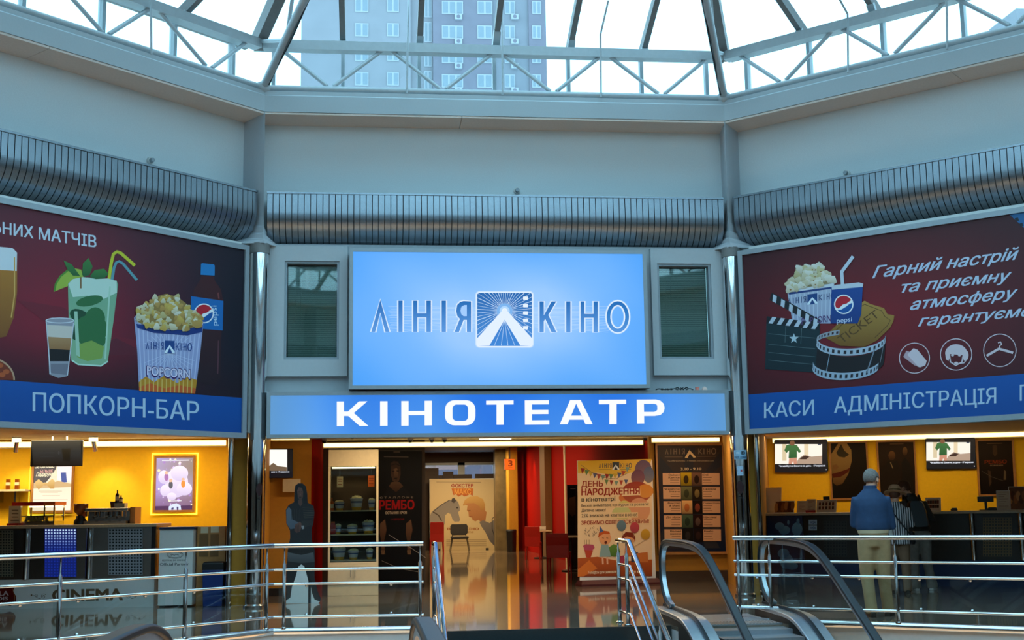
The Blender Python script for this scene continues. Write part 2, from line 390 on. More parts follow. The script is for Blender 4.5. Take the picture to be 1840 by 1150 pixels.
# floors, ceiling
hole = [(-1.14, 15.2), (.70, 15.0), (.70, 14.42), (3.45, 14.42), (3.45, 14.15), (5.0, 14.15), (5.0, 14.75), (8.2, 12.2), (8.2, 7.4), (5.2, 4.6), (-2.2, 4.6), (-5.4, 7.6), (-5.4, 10.95)]
m = M['tiles'] = bpy.data.materials.new('polished_floor_tile'); m.use_nodes = True; nt = m.node_tree; b = nt.nodes['Principled BSDF']
tc = nt.nodes.new('ShaderNodeTexCoord'); br = nt.nodes.new('ShaderNodeTexBrick'); ns = nt.nodes.new('ShaderNodeTexNoise'); mx = nt.nodes.new('ShaderNodeMixRGB')
br.offset = 0; br.inputs['Scale'].default_value = 1; br.inputs['Mortar Size'].default_value = .004; br.inputs['Brick Width'].default_value = .6; br.inputs['Row Height'].default_value = .6
br.inputs['Color1'].default_value = (*lin((150, 132, 114)), 1); br.inputs['Color2'].default_value = (*lin((142, 126, 110)), 1); br.inputs['Mortar'].default_value = (*lin((84, 76, 68)), 1)
ns.inputs['Scale'].default_value = 40; ns.inputs['Detail'].default_value = 6; mx.blend_type = 'MULTIPLY'; mx.inputs[0].default_value = .35
nt.links.new(tc.outputs['Object'], br.inputs['Vector']); nt.links.new(tc.outputs['Object'], ns.inputs['Vector'])
nt.links.new(br.outputs['Color'], mx.inputs[1]); nt.links.new(ns.outputs['Fac'], mx.inputs[2]); nt.links.new(mx.outputs[0], b.inputs['Base Color'])
b.inputs['Roughness'].default_value = .07; b.inputs['Coat Weight'].default_value = .6; b.inputs['Coat Roughness'].default_value = .04
struct('floor', MB().slab([(-14, -5), (20, -5), (20, 46), (-14, 46)], [hole], -.04, 0), 'tiles', 'polished beige tiled floor of the cinema level', 'floor')
mb = MB(); mb.slab([(-14, -5), (20, -5), (20, 46), (-14, 46)], [[(x*1.0, y) for x, y in hole]], -.5, -.045)
struct('floor_slab', mb, 'slab', 'pale edge of the floor slab around the escalator opening', 'floor')
struct('floor_below', MB().wbox(-14, 20, -5, 46, -4.8, -4.7), M.setdefault('lowfloor', mat('cream_floor_below', (226, 206, 180), .4, noise=.05, nscale=3)), 'floor of the level below the opening', 'floor')
oct_ = [tuple(f.pt(-.3*T22, -.3, 0))[:2] for f in RING]
struct('ceiling', MB().slab([(-14, -5), (20, -5), (20, 25.2), (5.6, 25.2), (5.6, 22.82), (.82, 22.82), (.82, 25.2), (-14, 25.2)], [oct_], 2.62, 2.72), 'ceil', 'low beige ceiling over the shops around the atrium', 'ceiling')
mb = MB()
for x0, x1, y0, y1 in ((-14.2, -14, -5, 25.2), (20, 20.2, -5, 25.2), (-14.2, 20.2, -5.2, -5), (-14, .8, 25, 25.2), (5.6, 20, 25, 25.2)): mb.wbox(x0, x1, y0, y1, -4.7, 2.72)
struct('wall_outer', mb, 'brown', 'dark outer walls closing the shops around the atrium', 'wall')
# upper walls, fascias, soffits, slatted bulkheads, pilasters
def end(d): return d*T22
for k, f in enumerate(RING):
    sd = SIDES[k]
    struct('wall_'+sd, sweep(f, [(-.45, 5.2), (-.45, 7.4), (-.75, 7.4), (-.75, 5.2)]), 'wall', 'pale plaster upper wall '+WHERE[k], 'wall')
    struct('trim_%d' % (k+1), sweep(f, [(.13, 7.385), (.13, 7.64), (.11, 7.66), (.11, 7.725), (-.62, 7.725), (-.62, 7.385)]), 'fascia', 'pale fascia band under the skylight '+WHERE[k], 'trim')
    mb = MB(); c = SIDE*(.42 if k == 0 else .5)
    sweep(f, [(.12, 7.35), (.12, 7.38), (-.5, 7.38), (-.5, 7.35)], a1=c-.004, mb=mb); sweep(f, [(.12, 7.35), (.12, 7.38), (-.5, 7.38), (-.5, 7.35)], a0=c+.004, mb=mb)
    struct('trim_%d' % (k+11), mb, 'soffit', 'grey soffit board strip under the fascia '+WHERE[k], 'trim')
    prof = [(.05, 6.13), (.055, 5.84)] + [(-.45+.505*math.cos(R(t)), 5.84-.475*math.sin(R(t))) for t in range(9, 91, 9)]
    A0, A1 = .10, SIDE-.10; n = 76; w = (A1-A0)/n
    mb = MB(); sweep(f, [(d-.02, z) for d, z in prof] + [(-.5, 5.37), (-.5, 6.12)], A0, A1, mb=mb, mi=1)
    if k in (0, 1, 7):
        for i in range(n):
            a0, a1 = A0+i*w+.006, A0+(i+1)*w-.006
            vs = [f.pt(a, d, z) for d, z in prof for a in (a0, a1)]
            mb.add(vs, [(2*j, 2*j+1, 2*j+3, 2*j+2) for j in range(len(prof)-1)], True)
    else: sweep(f, prof+[(-.5, 5.37), (-.5, 6.12)], A0, A1, mb=mb)
    mb.box(f, A0, A1, -.46, .065, 6.125, 6.155)
    struct('trim_%d' % (k+21), mb, ['slat', 'slatgap'], 'curved bulkhead of narrow grey vertical slats '+WHERE[k], 'trim')
    g = FR((f.o.x, f.o.y), f.ang+R(22.5)); rings = []
    for z, hw, de, ap in ((7.37, .165, -.5, .165), (5.9, .165, -.5, .165), (5.74, .18, -.48, .165), (5.6, .21, -.4, .165), (5.49, .265, -.3, .165), (5.41, .33, -.18, .17), (5.37, .385, -.1, .175), (5.34, .39, -.09, .175)):
        rings.append([g.pt(0, ap, z), g.pt(hw, de, z), g.pt(hw, -.8, z), g.pt(-hw, -.8, z), g.pt(-hw, de, z)])
    struct('trim_%d' % (k+31), MB().loft(rings, False), 'pilaster', 'wedge shaped corner pilaster with flared foot at the start of the wall '+WHERE[k], 'trim')
    if k not in (0, 1, 7, 4):
        struct('wall_%s_lower' % sd, sweep(f, [(-.5, 0), (-.3, 0), (-.3, 2.4), (-.5, 2.4)], mb=sweep(f, [(-.3, 2.4), (-.3, 5.3), (-.5, 5.3), (-.5, 2.4)]), mi=1), ['lintel', 'brown'], 'plain lower wall below the slatted bulkhead '+WHERE[k], 'wall')
    elif k == 4:
        struct('wall_%s_lower' % sd, sweep(f, [(-.3, 2.5), (-.3, 5.3), (-.5, 5.3), (-.5, 2.5)]), 'lintel', 'plain lintel wall '+WHERE[k], 'wall')
# lintel walls behind the boards
for k in (1, 7):
    struct('wall_%s_lower' % SIDES[k], sweep(RING[k], [(-.12, 2.52), (-.12, 5.36), (-.35, 5.36), (-.35, 2.52)]), 'white', 'lintel wall behind the board '+WHERE[k].replace('above the ', 'of the '), 'wall')
# central lintel wall with two windows
f = FC
def wbx(mb, x0, y0, x1, y1, d0, d1, dd=None):            # box whose front face covers a rectangle of the photo on this facet
    d = d1 if dd is None else dd
    a0, z1 = f.px(x0, y0, d); a1, z0 = f.px(x1, y1, d)
    mb.box(f, min(a0, a1), max(a0, a1), d0, d1, min(z0, z1), max(z0, z1)); return a0, a1, z0, z1
mb = MB(); ZB, ZT = 3.02, 5.4
wl = [f.px(512, 469, -.12), f.px(609, 646, -.12)]; wr = [f.px(1180, 473, -.12), f.px(1283, 645, -.12)]
L0, L1, LZ1, LZ0 = wl[0][0], wl[1][0], wl[0][1], wl[1][1]; R0, R1, RZ1, RZ0 = wr[0][0], wr[1][0], wr[0][1], wr[1][1]
zz0, zz1 = LZ0, LZ1
for a0, a1, z0, z1 in ((.02, L0, ZB, ZT), (L0, L1, ZB, zz0), (L0, L1, zz1, ZT), (L1, R0, ZB, ZT), (R0, R1, ZB, zz0), (R0, R1, zz1, ZT), (R1, SIDE-.02, ZB, ZT)):
    mb.box(f, a0, a1, -.40, -.20, z0, z1)
mb.box(f, .0, SIDE, -.40, -.05, 2.505, 3.02)
struct('wall_north_lower', mb, 'lintel', 'pale lintel wall around the lit logo sign', 'wall')
for i, (a0, a1, e0, e1) in enumerate(((L0, L1, .07, f.ax(624, 560, -.1)), (R0, R1, f.ax(1172, 560, -.1), SIDE-.07))):
    mb = MB(); zl = f.zx(560, 676, -.1); zt = 5.36
    for b in ((e0, a0, zl, zt), (a1, e1, zl, zt), (a0, a1, zl, zz0), (a0, a1, zz1, zt)): mb.box(f, b[0], b[1], -.20, -.10, b[2], b[3])
    t = .035
    w = struct('window_%d' % (i+1), mb, 'lintel', ['window with grey blinds between the chrome column and the lit logo sign, on the popcorn bar side', 'window with grey blinds between the lit logo sign and the chrome column, on the ticket office side'][i], 'window')
    fm = MB()
    for b in ((a0, a0+t, zz0, zz1), (a1-t, a1, zz0, zz1), (a0+t, a1-t, zz0, zz0+t), (a0+t, a1-t, zz1-t, zz1)): fm.box(f, b[0], b[1], -.27, -.13, b[2], b[3])
    fm.build('window_frame', 'frame', w)
    MB().box(f, a0+t, a1-t, -.255, -.25, zz0+t, zz1-t).build('pane', 'tint_pane' if 'tint_pane' in M else M.setdefault('tint_pane', glass_mat('green_tinted_glass', (226, 242, 238), ior=1.8)), w)
    bl = MB(); nb = 46
    for j in range(nb):
        z = zz0+t+.01+(zz1-zz0-2*t-.02)*j/nb; q = [f.pt(a0+t+.01, -.265, z), f.pt(a1-t-.01, -.265, z), f.pt(a1-t-.01, -.285, z+.03), f.pt(a0+t+.01, -.285, z+.03)]
        bl.add(q, [(0, 1, 2, 3)])
    for aa in (.12, .2): bl.tube(f.pt(a0+t+aa, -.26, zz0+.6), f.pt(a0+t+aa+.01, -.26, zz1-.15), .004, 6)
    bl.build('blind_slats', 'blind', w); MB().box(f, a0, a1, -.42, -.41, zz0, zz1).build('backing', 'black', w)
# shop walls and partitions
FLB = FY(21.8); FRB = FR((7.6, 23.5), R(-20))
struct('wall_bar', MB().wbox(-11, -2.40, 21.8, 21.95, 0, 2.62), 'yellow', 'yellow back wall of the popcorn bar', 'wall')
struct('wall_tickets', MB().box(FRB, -.1, 8, -.15, 0, 0, 2.62), 'yellow', 'yellow back wall of the ticket office', 'wall')
struct('wall_bar_end', MB().slab([(-2.43, 21.9), (-2.05, 18.95), (-1.75, 18.95), (-1.66, 21.25), (-1.7, 22.9), (-2.4, 22.9)], [], 0, 2.62), 'ochre', 'ochre partition between the popcorn bar and the foyer', 'wall')
struct('wall_tickets_end', MB().slab([(5.70, 18.95), (5.98, 18.95), (7.62, 23.5), (7.6, 23.9), (6.3, 23.9), (6.42, 22.4)], [], 0, 2.62), 'ochre', 'ochre partition between the foyer and the ticket office', 'wall')
fx = lambda px, Y: FY(Y).ax(px)
struct('wall_foyer_west', MB().wbox(-1.72, fx(559, 21.2), 21.2, 21.35, 0, 2.62), 'ochre', 'ochre foyer wall with the small screen', 'wall')
struct('wall_foyer_jamb', MB().slab([(fx(559, 21.2), 21.2), (fx(561, 21.2), 21.2), (fx(577, 22.0), 22.0), (fx(577, 22.0), 22.85), (-1.3, 22.85), (-1.3, 21.36)], [], 0, 2.62), 'red', 'narrow red wall return beside the popcorn display case', 'wall')
struct('baseboard_west', MB().wbox(-1.72, fx(561, 21.18), 21.17, 21.2, 0, .12), 'black', 'dark baseboard under the ochre foyer wall', 'baseboard')
struct('wall_foyer_back', MB().wbox(-1.0, fx(764, 22.8), 22.8, 22.95, 0, 3.4), 'brown', 'dark brown foyer back wall behind the black film banner', 'wall')
struct('wall_foyer_east', MB().wbox(5.05, 6.5, 22.4, 22.55, 0, 2.62), 'ochre', 'ochre foyer wall under the programme board', 'wall')
struct('baseboard_east', MB().wbox(5.04, 6.5, 22.37, 22.4, 0, .2), 'brown', 'dark baseboard under the programme board', 'baseboard')
struct('trim_51', MB().wbox(fx(764, 22.8), 5.05, 22.8, 22.95, 2.5, 3.4), 'ceil', 'bulkhead above the hall opening', 'trim')
struct('wall_hall_west', MB().wbox(.80, .93, 22.95, 44.2, 0, 3.4), 'brown', 'dark brown long wall of the rear hall', 'wall')
struct('wall_hall_east', MB().wbox(5.05, 5.2, 22.55, 44.2, 0, 3.4), 'red', 'red long wall of the rear hall', 'wall')
struct('ceiling_hall', MB().wbox(.80, 5.2, 22.8, 44.4, 3.32, 3.42), 'brown', 'dark ceiling of the rear hall', 'ceiling')
f = FY(44.0); a0, z1 = f.px(760, 832); a1, z0 = f.px(891, 866); am = f.ax(829, 845)
mb = MB()
for b in ((.93, a0, 0, 3.4), (a1, 5.05, 0, 3.4), (a0, a1, 0, z0), (a0, a1, z1, 3.4)): mb.box(f, b[0], b[1], -.2, 0, b[2], b[3])
struct('wall_hall_north', mb, 'brown', 'dark end wall of the rear hall', 'wall')
mb = MB(); t = .09
for b in ((a0, a0+t, z0, z1), (a1-t, a1, z0, z1), (am-.12, am+.12, z0, z1), (a0, a1, z1-t, z1), (a0, a1, z0, z0+t)): mb.box(f, b[0], b[1], -.15, .02, b[2], b[3])
w = struct('window_3', mb, 'frame', 'high grey framed window at the far end of the hall', 'window')
M['dull_glass'] = glass_mat('dusty_window_glass', (228, 218, 218))
for b in ((a0+t, am-.12), (am+.12, a1-t)): MB().box(f, b[0], b[1], -.1, -.09, z0+t, z1-t).build('pane', 'dull_glass', w)
# ceiling cove strips (they light the rooms)
def strip(name, label, fr, a0, a1, z0, z1, d=.05):
    o = thing(name, label, 'light', fr.pt((a0+a1)/2, 0, z0))
    MB().box(fr, a0, a1, .0, d-.012, z0-.02, z1+.005).build('housing', 'ceil', o)
    MB().box(fr, a0+.01, a1-.01, d-.012, d, z0, z1-.005).build('diffuser', 'strip', o)
strip('cove_light', 'long glowing cove strip at the top of the popcorn bar wall', FLB, -8.6, -2.45, 2.50, 2.585)
strip('cove_light', 'long glowing cove strip at the top of the ticket office wall', FRB, .12, 7.6, 2.54, 2.615)
f = FY(22.8); strip('cove_light', 'long glowing cove strip over the hall opening in the foyer', f, fx(580, 22.8), 5.02, 2.50, 2.572)
f = FY(22.4); strip('cove_light', 'short glowing cove strip above the programme board', f, 5.08, 6.36, 2.52, 2.59)
f = FY(21.2); strip('cove_light', 'short glowing cove strip above the small foyer screen', f, -1.66, fx(556, 21.2), 2.55, 2.615)
# chrome columns and door edge trims
for i, (x, lab) in enumerate(((BX, 'round chrome column beside the popcorn bar'), (CX, 'round chrome column beside the ticket office'))):
    o = thing('chrome_column', lab, 'column', (x, PY, 0), group='chrome columns')
    MB().lathe((x, PY, 0), [(.136, .02), (.136, 5.2)], 40).build('shaft', 'chrome', o)
    MB().lathe((x, PY, 5.2), [(.15, 0), (.15, .15)], 40).build('collar', 'truss_dark', o)  # dark band put in for the shading under the pilaster foot
    MB().lathe((x, PY, 0), [(.16, 0), (.16, .03), (.137, .05)], 40).build('base_ring', 'steel', o)
for i, (x, y, lab) in enumerate(((-2.06, 18.93, 'chrome edge strip of the partition on the popcorn bar side of the column'), (-1.72, 18.93, 'chrome edge strip of the partition facing the foyer poster man'), (5.74, 18.93, 'chrome edge strip of the partition on the programme board side'), (5.96, 18.93, 'chrome edge strip of the partition at the ticket counter'))):
    o = MB().lathe((x, y, 0), [(.045, 0), (.045, 2.6)], 16).build('edge_strip', 'chrome'); tag(o, lab, 'trim', 'chrome partition edges')
# ================================================================ skylight
SL = .418                                     # roof pitch
NODE = []                                     # (lower chord node, upper chord node) at each corner
for f in RING:
    g = FR((f.o.x, f.o.y), f.ang+R(22.5)); NODE.append((g.pt(0, .05, 7.785), g.pt(0, -.12, 8.53)))
ZLO, ZUP = 7.80, 8.53
APEX = V((CTR.x, CTR.y, 12.1))
TN = ['over the logo sign', 'over the ticket office', 'on the east side', 'on the southeast side', 'over the viewpoint', 'on the southwest side', 'on the west side', 'over the popcorn bar']
for k, f in enumerate(RING):
    vis = k in (0, 1, 7); g2 = RING[(k+1) % 8]
    tr = thing('roof_truss', 'painted steel lattice truss along the skylight edge '+TN[k], 'truss', f.pt(SIDE/2, 0, 7.7))
    lo0, up0 = NODE[k]; lo1, up1 = NODE[(k+1) % 8]
    MB().tube(lo0, lo1, .05, 14).build('lower_chord', 'truss', tr)
    mb = MB(); mb.box(f, .0, SIDE, -.20, -.02, 8.455, 8.60); mb.box(f, .0, SIDE, -.40, -.10, 8.535, 8.60); mb.build('upper_chord', 'truss', tr)
    MB().ball(lo0, .13, 12, 8, (1, 1, .8)).build('node', 'truss', tr)
    # warren diagonals
    ax0 = SIDE*.03; bay = SIDE/6; L = []
    for i in range(4):
        b_ = (SIDE-.34)/4; c = .17+b_*(i+.5); L += [(c-.05, c-b_/2+.06), (c+.05, c+b_/2-.06)]
    for lo_a, up_a in L:
        MB().tube(f.pt(lo_a, .04, 7.84), f.pt(up_a, -.10, 8.50), .032, 10).build('diagonal', 'truss', tr)
    # glazing behind
    gl = MB(); gl.box(f, -.2, SIDE+.2, -.62, -.61, 7.7, 8.72)
    w = struct('window_%d' % (11+k), gl, 'glass', 'vertical clerestory glazing behind the truss '+TN[k], 'window')
    MB().box(f, -.2, SIDE+.2, -.68, -.55, 8.64, 8.74).build('head_rail', 'truss_dark', w)
    MB().box(f, -.2, SIDE+.2, -.68, -.55, 7.68, 7.74).build('sill_rail', 'truss', w)
    for i in range(7):
        a = SIDE*i/6 if 0 < i < 6 else (SIDE*i/6 + (.12 if i == 0 else -.12))
        mb = MB().box(f, a-.028, a+.028, -.66, -.54, 7.72, 8.66); mb.build('mullion', 'truss', w)
    # sloping roof
    e = .66; zr = 8.74
    p0, p1 = f.pt(-e*T22, -e, zr), f.pt(SIDE+e*T22, -e, zr); top = V((CTR.x, CTR.y, zr+SL*(8.8+e)))
    w = struct('window_%d' % (31+k), MB().add([p0, p1, top], [(0, 1, 2)]), 'glass', 'sloping triangular roof glazing '+TN[k], 'window')
    for i in range(1, 6):
        a = SIDE*i/6; dmax = 8.8*(1-abs(a-SIDE/2)/(SIDE/2))*.97
        q0 = f.pt(a, -.46, 8.63+SL*.2); q1 = f.pt(a, dmax, 8.63+SL*(dmax+.66))
        r = MB().bar(q0, q1, .09, .17).build('rafter', 'truss_dark', w)
        MB().bar(q0+V((0, 0, -.06))+f.n*.2, q0.lerp(q1, .05)+V((0, 0, -.06)), .11, .07).build('bracket', 'truss', r)
    g = FR((f.o.x, f.o.y), f.ang+R(22.5)); c = g.pt(0, -.30, 8.62)
    ap = V((CTR.x, CTR.y, 8.64+SL*(8.9+.3)))
    hp = MB().bar(c, ap, .16, .26).build('hip_rafter', 'truss_dark', w)
    lo2 = V((CTR.x, CTR.y, lo0.z+SL*.93*9.5))
    MB().tube(lo0, lo0.lerp(lo2, .9), .066, 14).build('lower_tube', 'truss', hp)
    for i in range(7):
        t0, t1 = .005+.09*i, .06+.09*i; A = c.lerp(ap, t0) if i % 2 == 0 else lo0.lerp(lo2, t0+.02); B = lo0.lerp(lo2, t1+.05) if i % 2 == 0 else c.lerp(ap, t1+.05)
        MB().tube(A, B, .03, 8).build('web_tube', 'truss', hp)
    if vis:
        MB().path([lo0.lerp(lo2, t)+V((.06 if k == 0 else -.06, -.05, -.03+.02*math.sin(40*t))) for t in [.01+.02*i for i in range(20)]], .02, 6).build('cable', 'black', hp)
# thin hanging rods in front of the glazing
for px, top_, lab, fr in ((272, -5, 'thin vertical rod in front of the truss over the popcorn bar', FL), (731, -5, 'thin vertical rod beside the tower view, nearer the popcorn bar', FC), (903, -5, 'thin vertical rod at the middle of the truss over the logo sign', FC), (1080, 62, 'thin bent rod in front of the truss, nearer the ticket office', FC), (1524, 25, 'thin bent rod over the ticket office, the one nearer the corner', FRT), (1702, -5, 'thin rod over the ticket office, the one farther from the corner', FRT)):
    yb = {272: 98, 731: 168, 903: 171, 1080: 175, 1524: 130, 1702: 88}[px]
    a, z = fr.px(px, yb, .2); a2, z2 = fr.px(px+(3 if top_ < 0 and px == 731 else -1), top_, .2)
    pts = [fr.pt(a, .2, z), fr.pt(a2, .2, z2)]
    if top_ > 0: pts.append(pts[1] + fr.u*(.07 if px == 1080 else -.10) + fr.n*.35 + V((0, 0, .42)))
    o = MB().path(pts, .016, 8).build('hanging_rod', 'truss'); tag(o, lab, 'rod', 'thin rods under the skylight')
# round sensors on the upper walls
for fr, px, py, lab in ((FL, 272.5, 288, 'small round sensor on the wall above the popcorn bar bulkhead'), (FC, 929.5, 342, 'small round sensor on the wall above the logo sign'), (FRT, 1520, 311, 'small round sensor on the wall above the ticket office bulkhead')):
    a, z = fr.px(px, py, -.40); c = fr.pt(a, -.45, max(z, 6.22)); o = thing('round_sensor', lab, 'sensor', c)
    MB().path([c, c+fr.n*.04], [.055, .05], 20).build('base', 'white', o); MB().path([c+fr.n*.04, c+fr.n*.09], [.036, .03], 16).build('lens', 'frame', o)
# ================================================================ tower outside
TY = 147.; ft = FY(TY)
M['tower'] = mat('pale_facade', (124, 122, 128), .9, noise=.05, nscale=.4); M['tower_brick'] = mat('mauve_brick_facade', (106, 100, 112), .9, noise=.06, nscale=.8)
M['tower_grey'] = mat('grey_facade', (114, 114, 122), .9, noise=.05, nscale=.5); M['tower_win'] = mat('tower_window_glass', (110, 122, 132), .15, noise=.05, nscale=.3); M['tower_frame'] = mat('tower_window_frame', (150, 152, 158), .6, noise=.02, nscale=2)
tw = thing('apartment_tower', 'pale apartment tower seen hazily through the skylight', 'building', ft.pt(ft.ax(740, 80), 0, -5))
XA = [ft.ax(p, 80) for p in (541, 738, 778, 884, 950, 981)]
MB().box(ft, XA[0], XA[1], -12, 0, -5, 75).build('facade', 'tower', tw); MB().box(ft, XA[1], XA[2], -12, -.6, -5, 75).build('facade', 'tower', tw)
MB().box(ft, XA[2], XA[3], -12, .5, -5, 75).build('facade', 'tower_brick', tw); MB().box(ft, XA[3], XA[4], -12, .0, -5, 75).build('facade', 'tower_grey', tw); MB().box(ft, XA[4], XA[5], -12, .3, -5, 75).build('facade', 'tower_brick', tw)
for px, wpx, d in ((650, 25, 0), (706, 22, 0), (769, 14, -.6), (813, 40, .5), (871, 28, .5), (916, 20, 0), (964, 17, .3)):
    for r in range(5):
        py = 14+44*r + (-4 if px < 720 else 0); a, z = ft.px(px, py, d); w_ = wpx/2239.2*TY/2; h = .85
        if px == 769: h = 1.3
        fr_ = MB().box(ft, a-w_, a+w_, d, d+.1, z-h, z+h).build('window', 'tower_frame', tw)
        n_ = 3 if wpx > 35 else 2; pn = MB()
        for j in range(n_): pn.box(ft, a-w_+.12+j*2*w_/n_, a-w_-.12+(j+1)*2*w_/n_, d+.1, d+.13, z-h+.14, z+h-.14)
        pn.build('pane', 'tower_win', fr_)
        if px in (813, 916) and r < 4:
            q = MB().box(ft, a+w_*.2, a+w_*.2+.9, d, d+.4, z-h-.75, z-h-.1); q.build('air_conditioner', 'tower_frame', tw)
            MB().path([ft.pt(a+w_*.2+.45, d+.4, z-h-.42), ft.pt(a+w_*.2+.45, d+.43, z-h-.42)], .24, 12).build('fan_grille', 'tower_brick', tw)
f2 = FY(120.); a, z = f2.px(1826, 15)
MB().box(f2, a, a+6, -6, 0, 20, z).build('distant_block', 'tower', tag(thing('distant_building', 'corner of a pale building at the top edge beyond the ticket office truss', 'building', f2.pt(a, 0, 20)), None, None))
# ================================================================ boards with printed artwork
def lerp3(a, b, t): t = max(0, min(1, t)); return tuple(x*(1-t)+y*t for x, y in zip(a, b))
def frame4(mb, fr, a0, a1, z0, z1, t, d0, d1):
    for b in ((a0, a0+t, z0, z1), (a1-t, a1, z0, z1), (a0+t, a1-t, z0, z0+t), (a0+t, a1-t, z1-t, z1)): mb.box(fr, b[0], b[1], d0, d1, b[2], b[3])
    return mb
def linea_logo(A, bl, br, tl, c1, c2=None, sq=True, sqc=(30, 80, 140), bold=.0):
    """ЛІНІЯ [emblem] КІНО in a box given by bottom-left, bottom-right, top-left"""
    def T(u, v): return (bl[0]+(br[0]-bl[0])*u+(tl[0]-bl[0])*v, bl[1]+(br[1]-bl[1])*u+(tl[1]-bl[1])*v)
    def st(pts): A.poly([T(u, v) for u, v in pts], c1)
    w = .018
    st([(.0, 0), (.035, 1), (.07, 0), (.07-w, 0), (.035, .66), (w, 0)])
    for x in (.105, .165, .215, .275, .75, .815): st([(x, 0), (x+w, 0), (x+w, 1), (x, 1)])
    st([(.165, .42), (.23, .42), (.23, .58), (.165, .58)])
    st([(.37, 0), (.388, 0), (.388, 1), (.37, 1)]); A.line([T(.375+.001*0-.0, .95), T(.345, .93), (T(.33, .75)), T(.345, .55), T(.375, .52)], abs(tl[1]-bl[1])*.12+.4, c1)
    st([(.33, 0), (.35, 0), (.375, .5), (.36, .5)])
    st([(.648, 0), (.666, 0), (.666, 1), (.648, 1)]); st([(.666, .5), (.705, 1), (.725, 1), (.682, .5), (.73, 0), (.708, 0), (.666, .45)])
    st([(.88, 0), (.862, 0), (.862, 1), (.88, 1)]); st([(.815, .42), (.88, .42), (.88, .58), (.815, .58)])
    rx = (br[0]-bl[0])*.04; ry = abs(tl[1]-bl[1])*.5; c = T(.95, .5); A.ring(c[0], c[1], rx, ry, rx*.5, c1, 20)
    if sq:
        A.poly([T(.41, -.45), T(.62, -.45), T(.62, 1.25), T(.41, 1.25)], sqc)
        A.poly([T(.515, .7), T(.62, -.2), T(.62, -.45), T(.575, -.45), T(.515, .35), T(.455, -.45), T(.41, -.45), T(.41, -.2)], (225, 235, 245))
def rrect(x0, y0, x1, y1, r, n=5):
    p = []
    for cx, cy, a in ((x1-r, y0+r, -90), (x1-r, y1-r, 0), (x0+r, y1-r, 90), (x0+r, y0+r, 180)):
        for i in range(n+1): p.append((cx+r*math.cos(R(a+90*i/n)), cy+r*math.sin(R(a+90*i/n))))
    return p
# ---------------------------------------------------------------- central logo sign
f = FC; D = .25
a0, z1 = f.px(628, 445.5, D); a1, z0 = f.px(1168.5, 697, D)
sg = thing('logo_sign', 'large square-cornered backlit pale blue sign with the dark blue cinema logo, above the entrance', 'sign', f.pt((a0+a1)/2, 0, z0))
frame4(MB(), f, a0, a1, z0, z1, .055, -.2, D).build('frame', 'frame', sg)
t7 = lambda x, y: (620+x/3.2857, 430+y/3.2857)
d = D-.012; A = Art(f, d); A.plane = True
def skyblue(u, v):
    e = min(u, 1-u)*2.2; g = min(v, 1-v)*1.9; k = min(1, .25+e)*min(1, .35+g); k += .06*math.sin(9*u+5*v)+.05*math.sin(17*u-8*v)
    return lerp3((72, 158, 248), (152, 198, 255), k)
A.grid([(a0+.05, z1-.05), (a1-.05, z1-.05), (a1-.05, z0+.05), (a0+.05, z0+.05)], skyblue, 26, 14)
A.build('face', 'lit', sg)
MB().box(f, a0+.05, a1-.05, -.2, d-.02, z0+.05, z1-.05).build('housing', 'white', sg)
A = Art(f, d+.003, t7)
glow = [(190, 218, 255), (212, 231, 255), (232, 243, 255)]
K1, K2 = (0, 98, 178), (84, 146, 220)
P = [[(155, 547), (208, 358), (262, 547), (238, 547), (208, 432), (178, 547)], [(315, 363), (340, 363), (340, 547), (315, 547)],
     [(402, 363), (427, 363), (427, 437), (480, 437), (480, 363), (507, 363), (507, 547), (480, 547), (480, 461), (427, 461), (427, 547), (402, 547)],
     [(570, 363), (596, 363), (596, 547), (570, 547)],
     [(1148, 367), (1173, 367), (1173, 450), (1219, 367), (1247, 367), (1200, 447), (1248, 549), (1219, 549), (1182, 470), (1173, 484), (1173, 549), (1148, 549)],
     [(1305, 367), (1331, 367), (1331, 549), (1305, 549)],
     [(1390, 367), (1413, 367), (1413, 440), (1467, 440), (1467, 367), (1492, 367), (1492, 549), (1467, 549), (1467, 463), (1413, 463), (1413, 549), (1390, 549)]]
YA = [(744, 367), (744, 547), (719, 547), (719, 476), (700, 476), (673, 547), (646, 547), (678, 470), (662, 452), (656, 422), (662, 388), (680, 370), (700, 365)]
rays = []
for i in range(17): y = 398+i*9.5; rays.append(((775, 422+(y-422)*.75), (255+8*(i % 3), 395+(i*9.6))))
for i in range(17): y = 398+i*9.5; rays.append(((1112, 422+(y-422)*.75), (1560-8*(i % 3), 395+(i*9.6))))
G = Art(f, d+.0002, t7)
for gi, (w, c) in enumerate(((17, glow[0]), (11, glow[1]), (6, glow[2]))):
    for p in P+[YA]: G.line(p, w, c, True)
    G.ring(1610, 458, 55, 81, 24+w, c); G.line(rrect(780, 316, 1104, 630, 14), w*1.3, c, True)
G.build('glow_print', 'lit', sg)
for a, b in rays: A.line([a, b], 1.3, (205, 228, 255))
for p in P+[YA]: A.poly(p, K1, K2)
A.poly([(719, 388), (719, 454), (700, 454), (686, 442), (681, 421), (686, 400), (702, 389)], (160, 200, 250))
o_ = ell(1610, 458, 66, 92, 36); i_ = ell(1610, 458, 44, 70, 36)
pts = o_+i_; A.raw(pts, [(i, (i+1) % 36, 36+(i+1) % 36, 36+i) for i in range(36)], [lin(lerp3(K1, K2, (p[1]-366)/184)) for p in pts])
A.build('lettering', 'lit', sg)
E_ = Art(f, d+.006, t7)
E_.poly(rrect(780, 316, 1104, 630, 14), (10, 92, 170), (70, 140, 218))
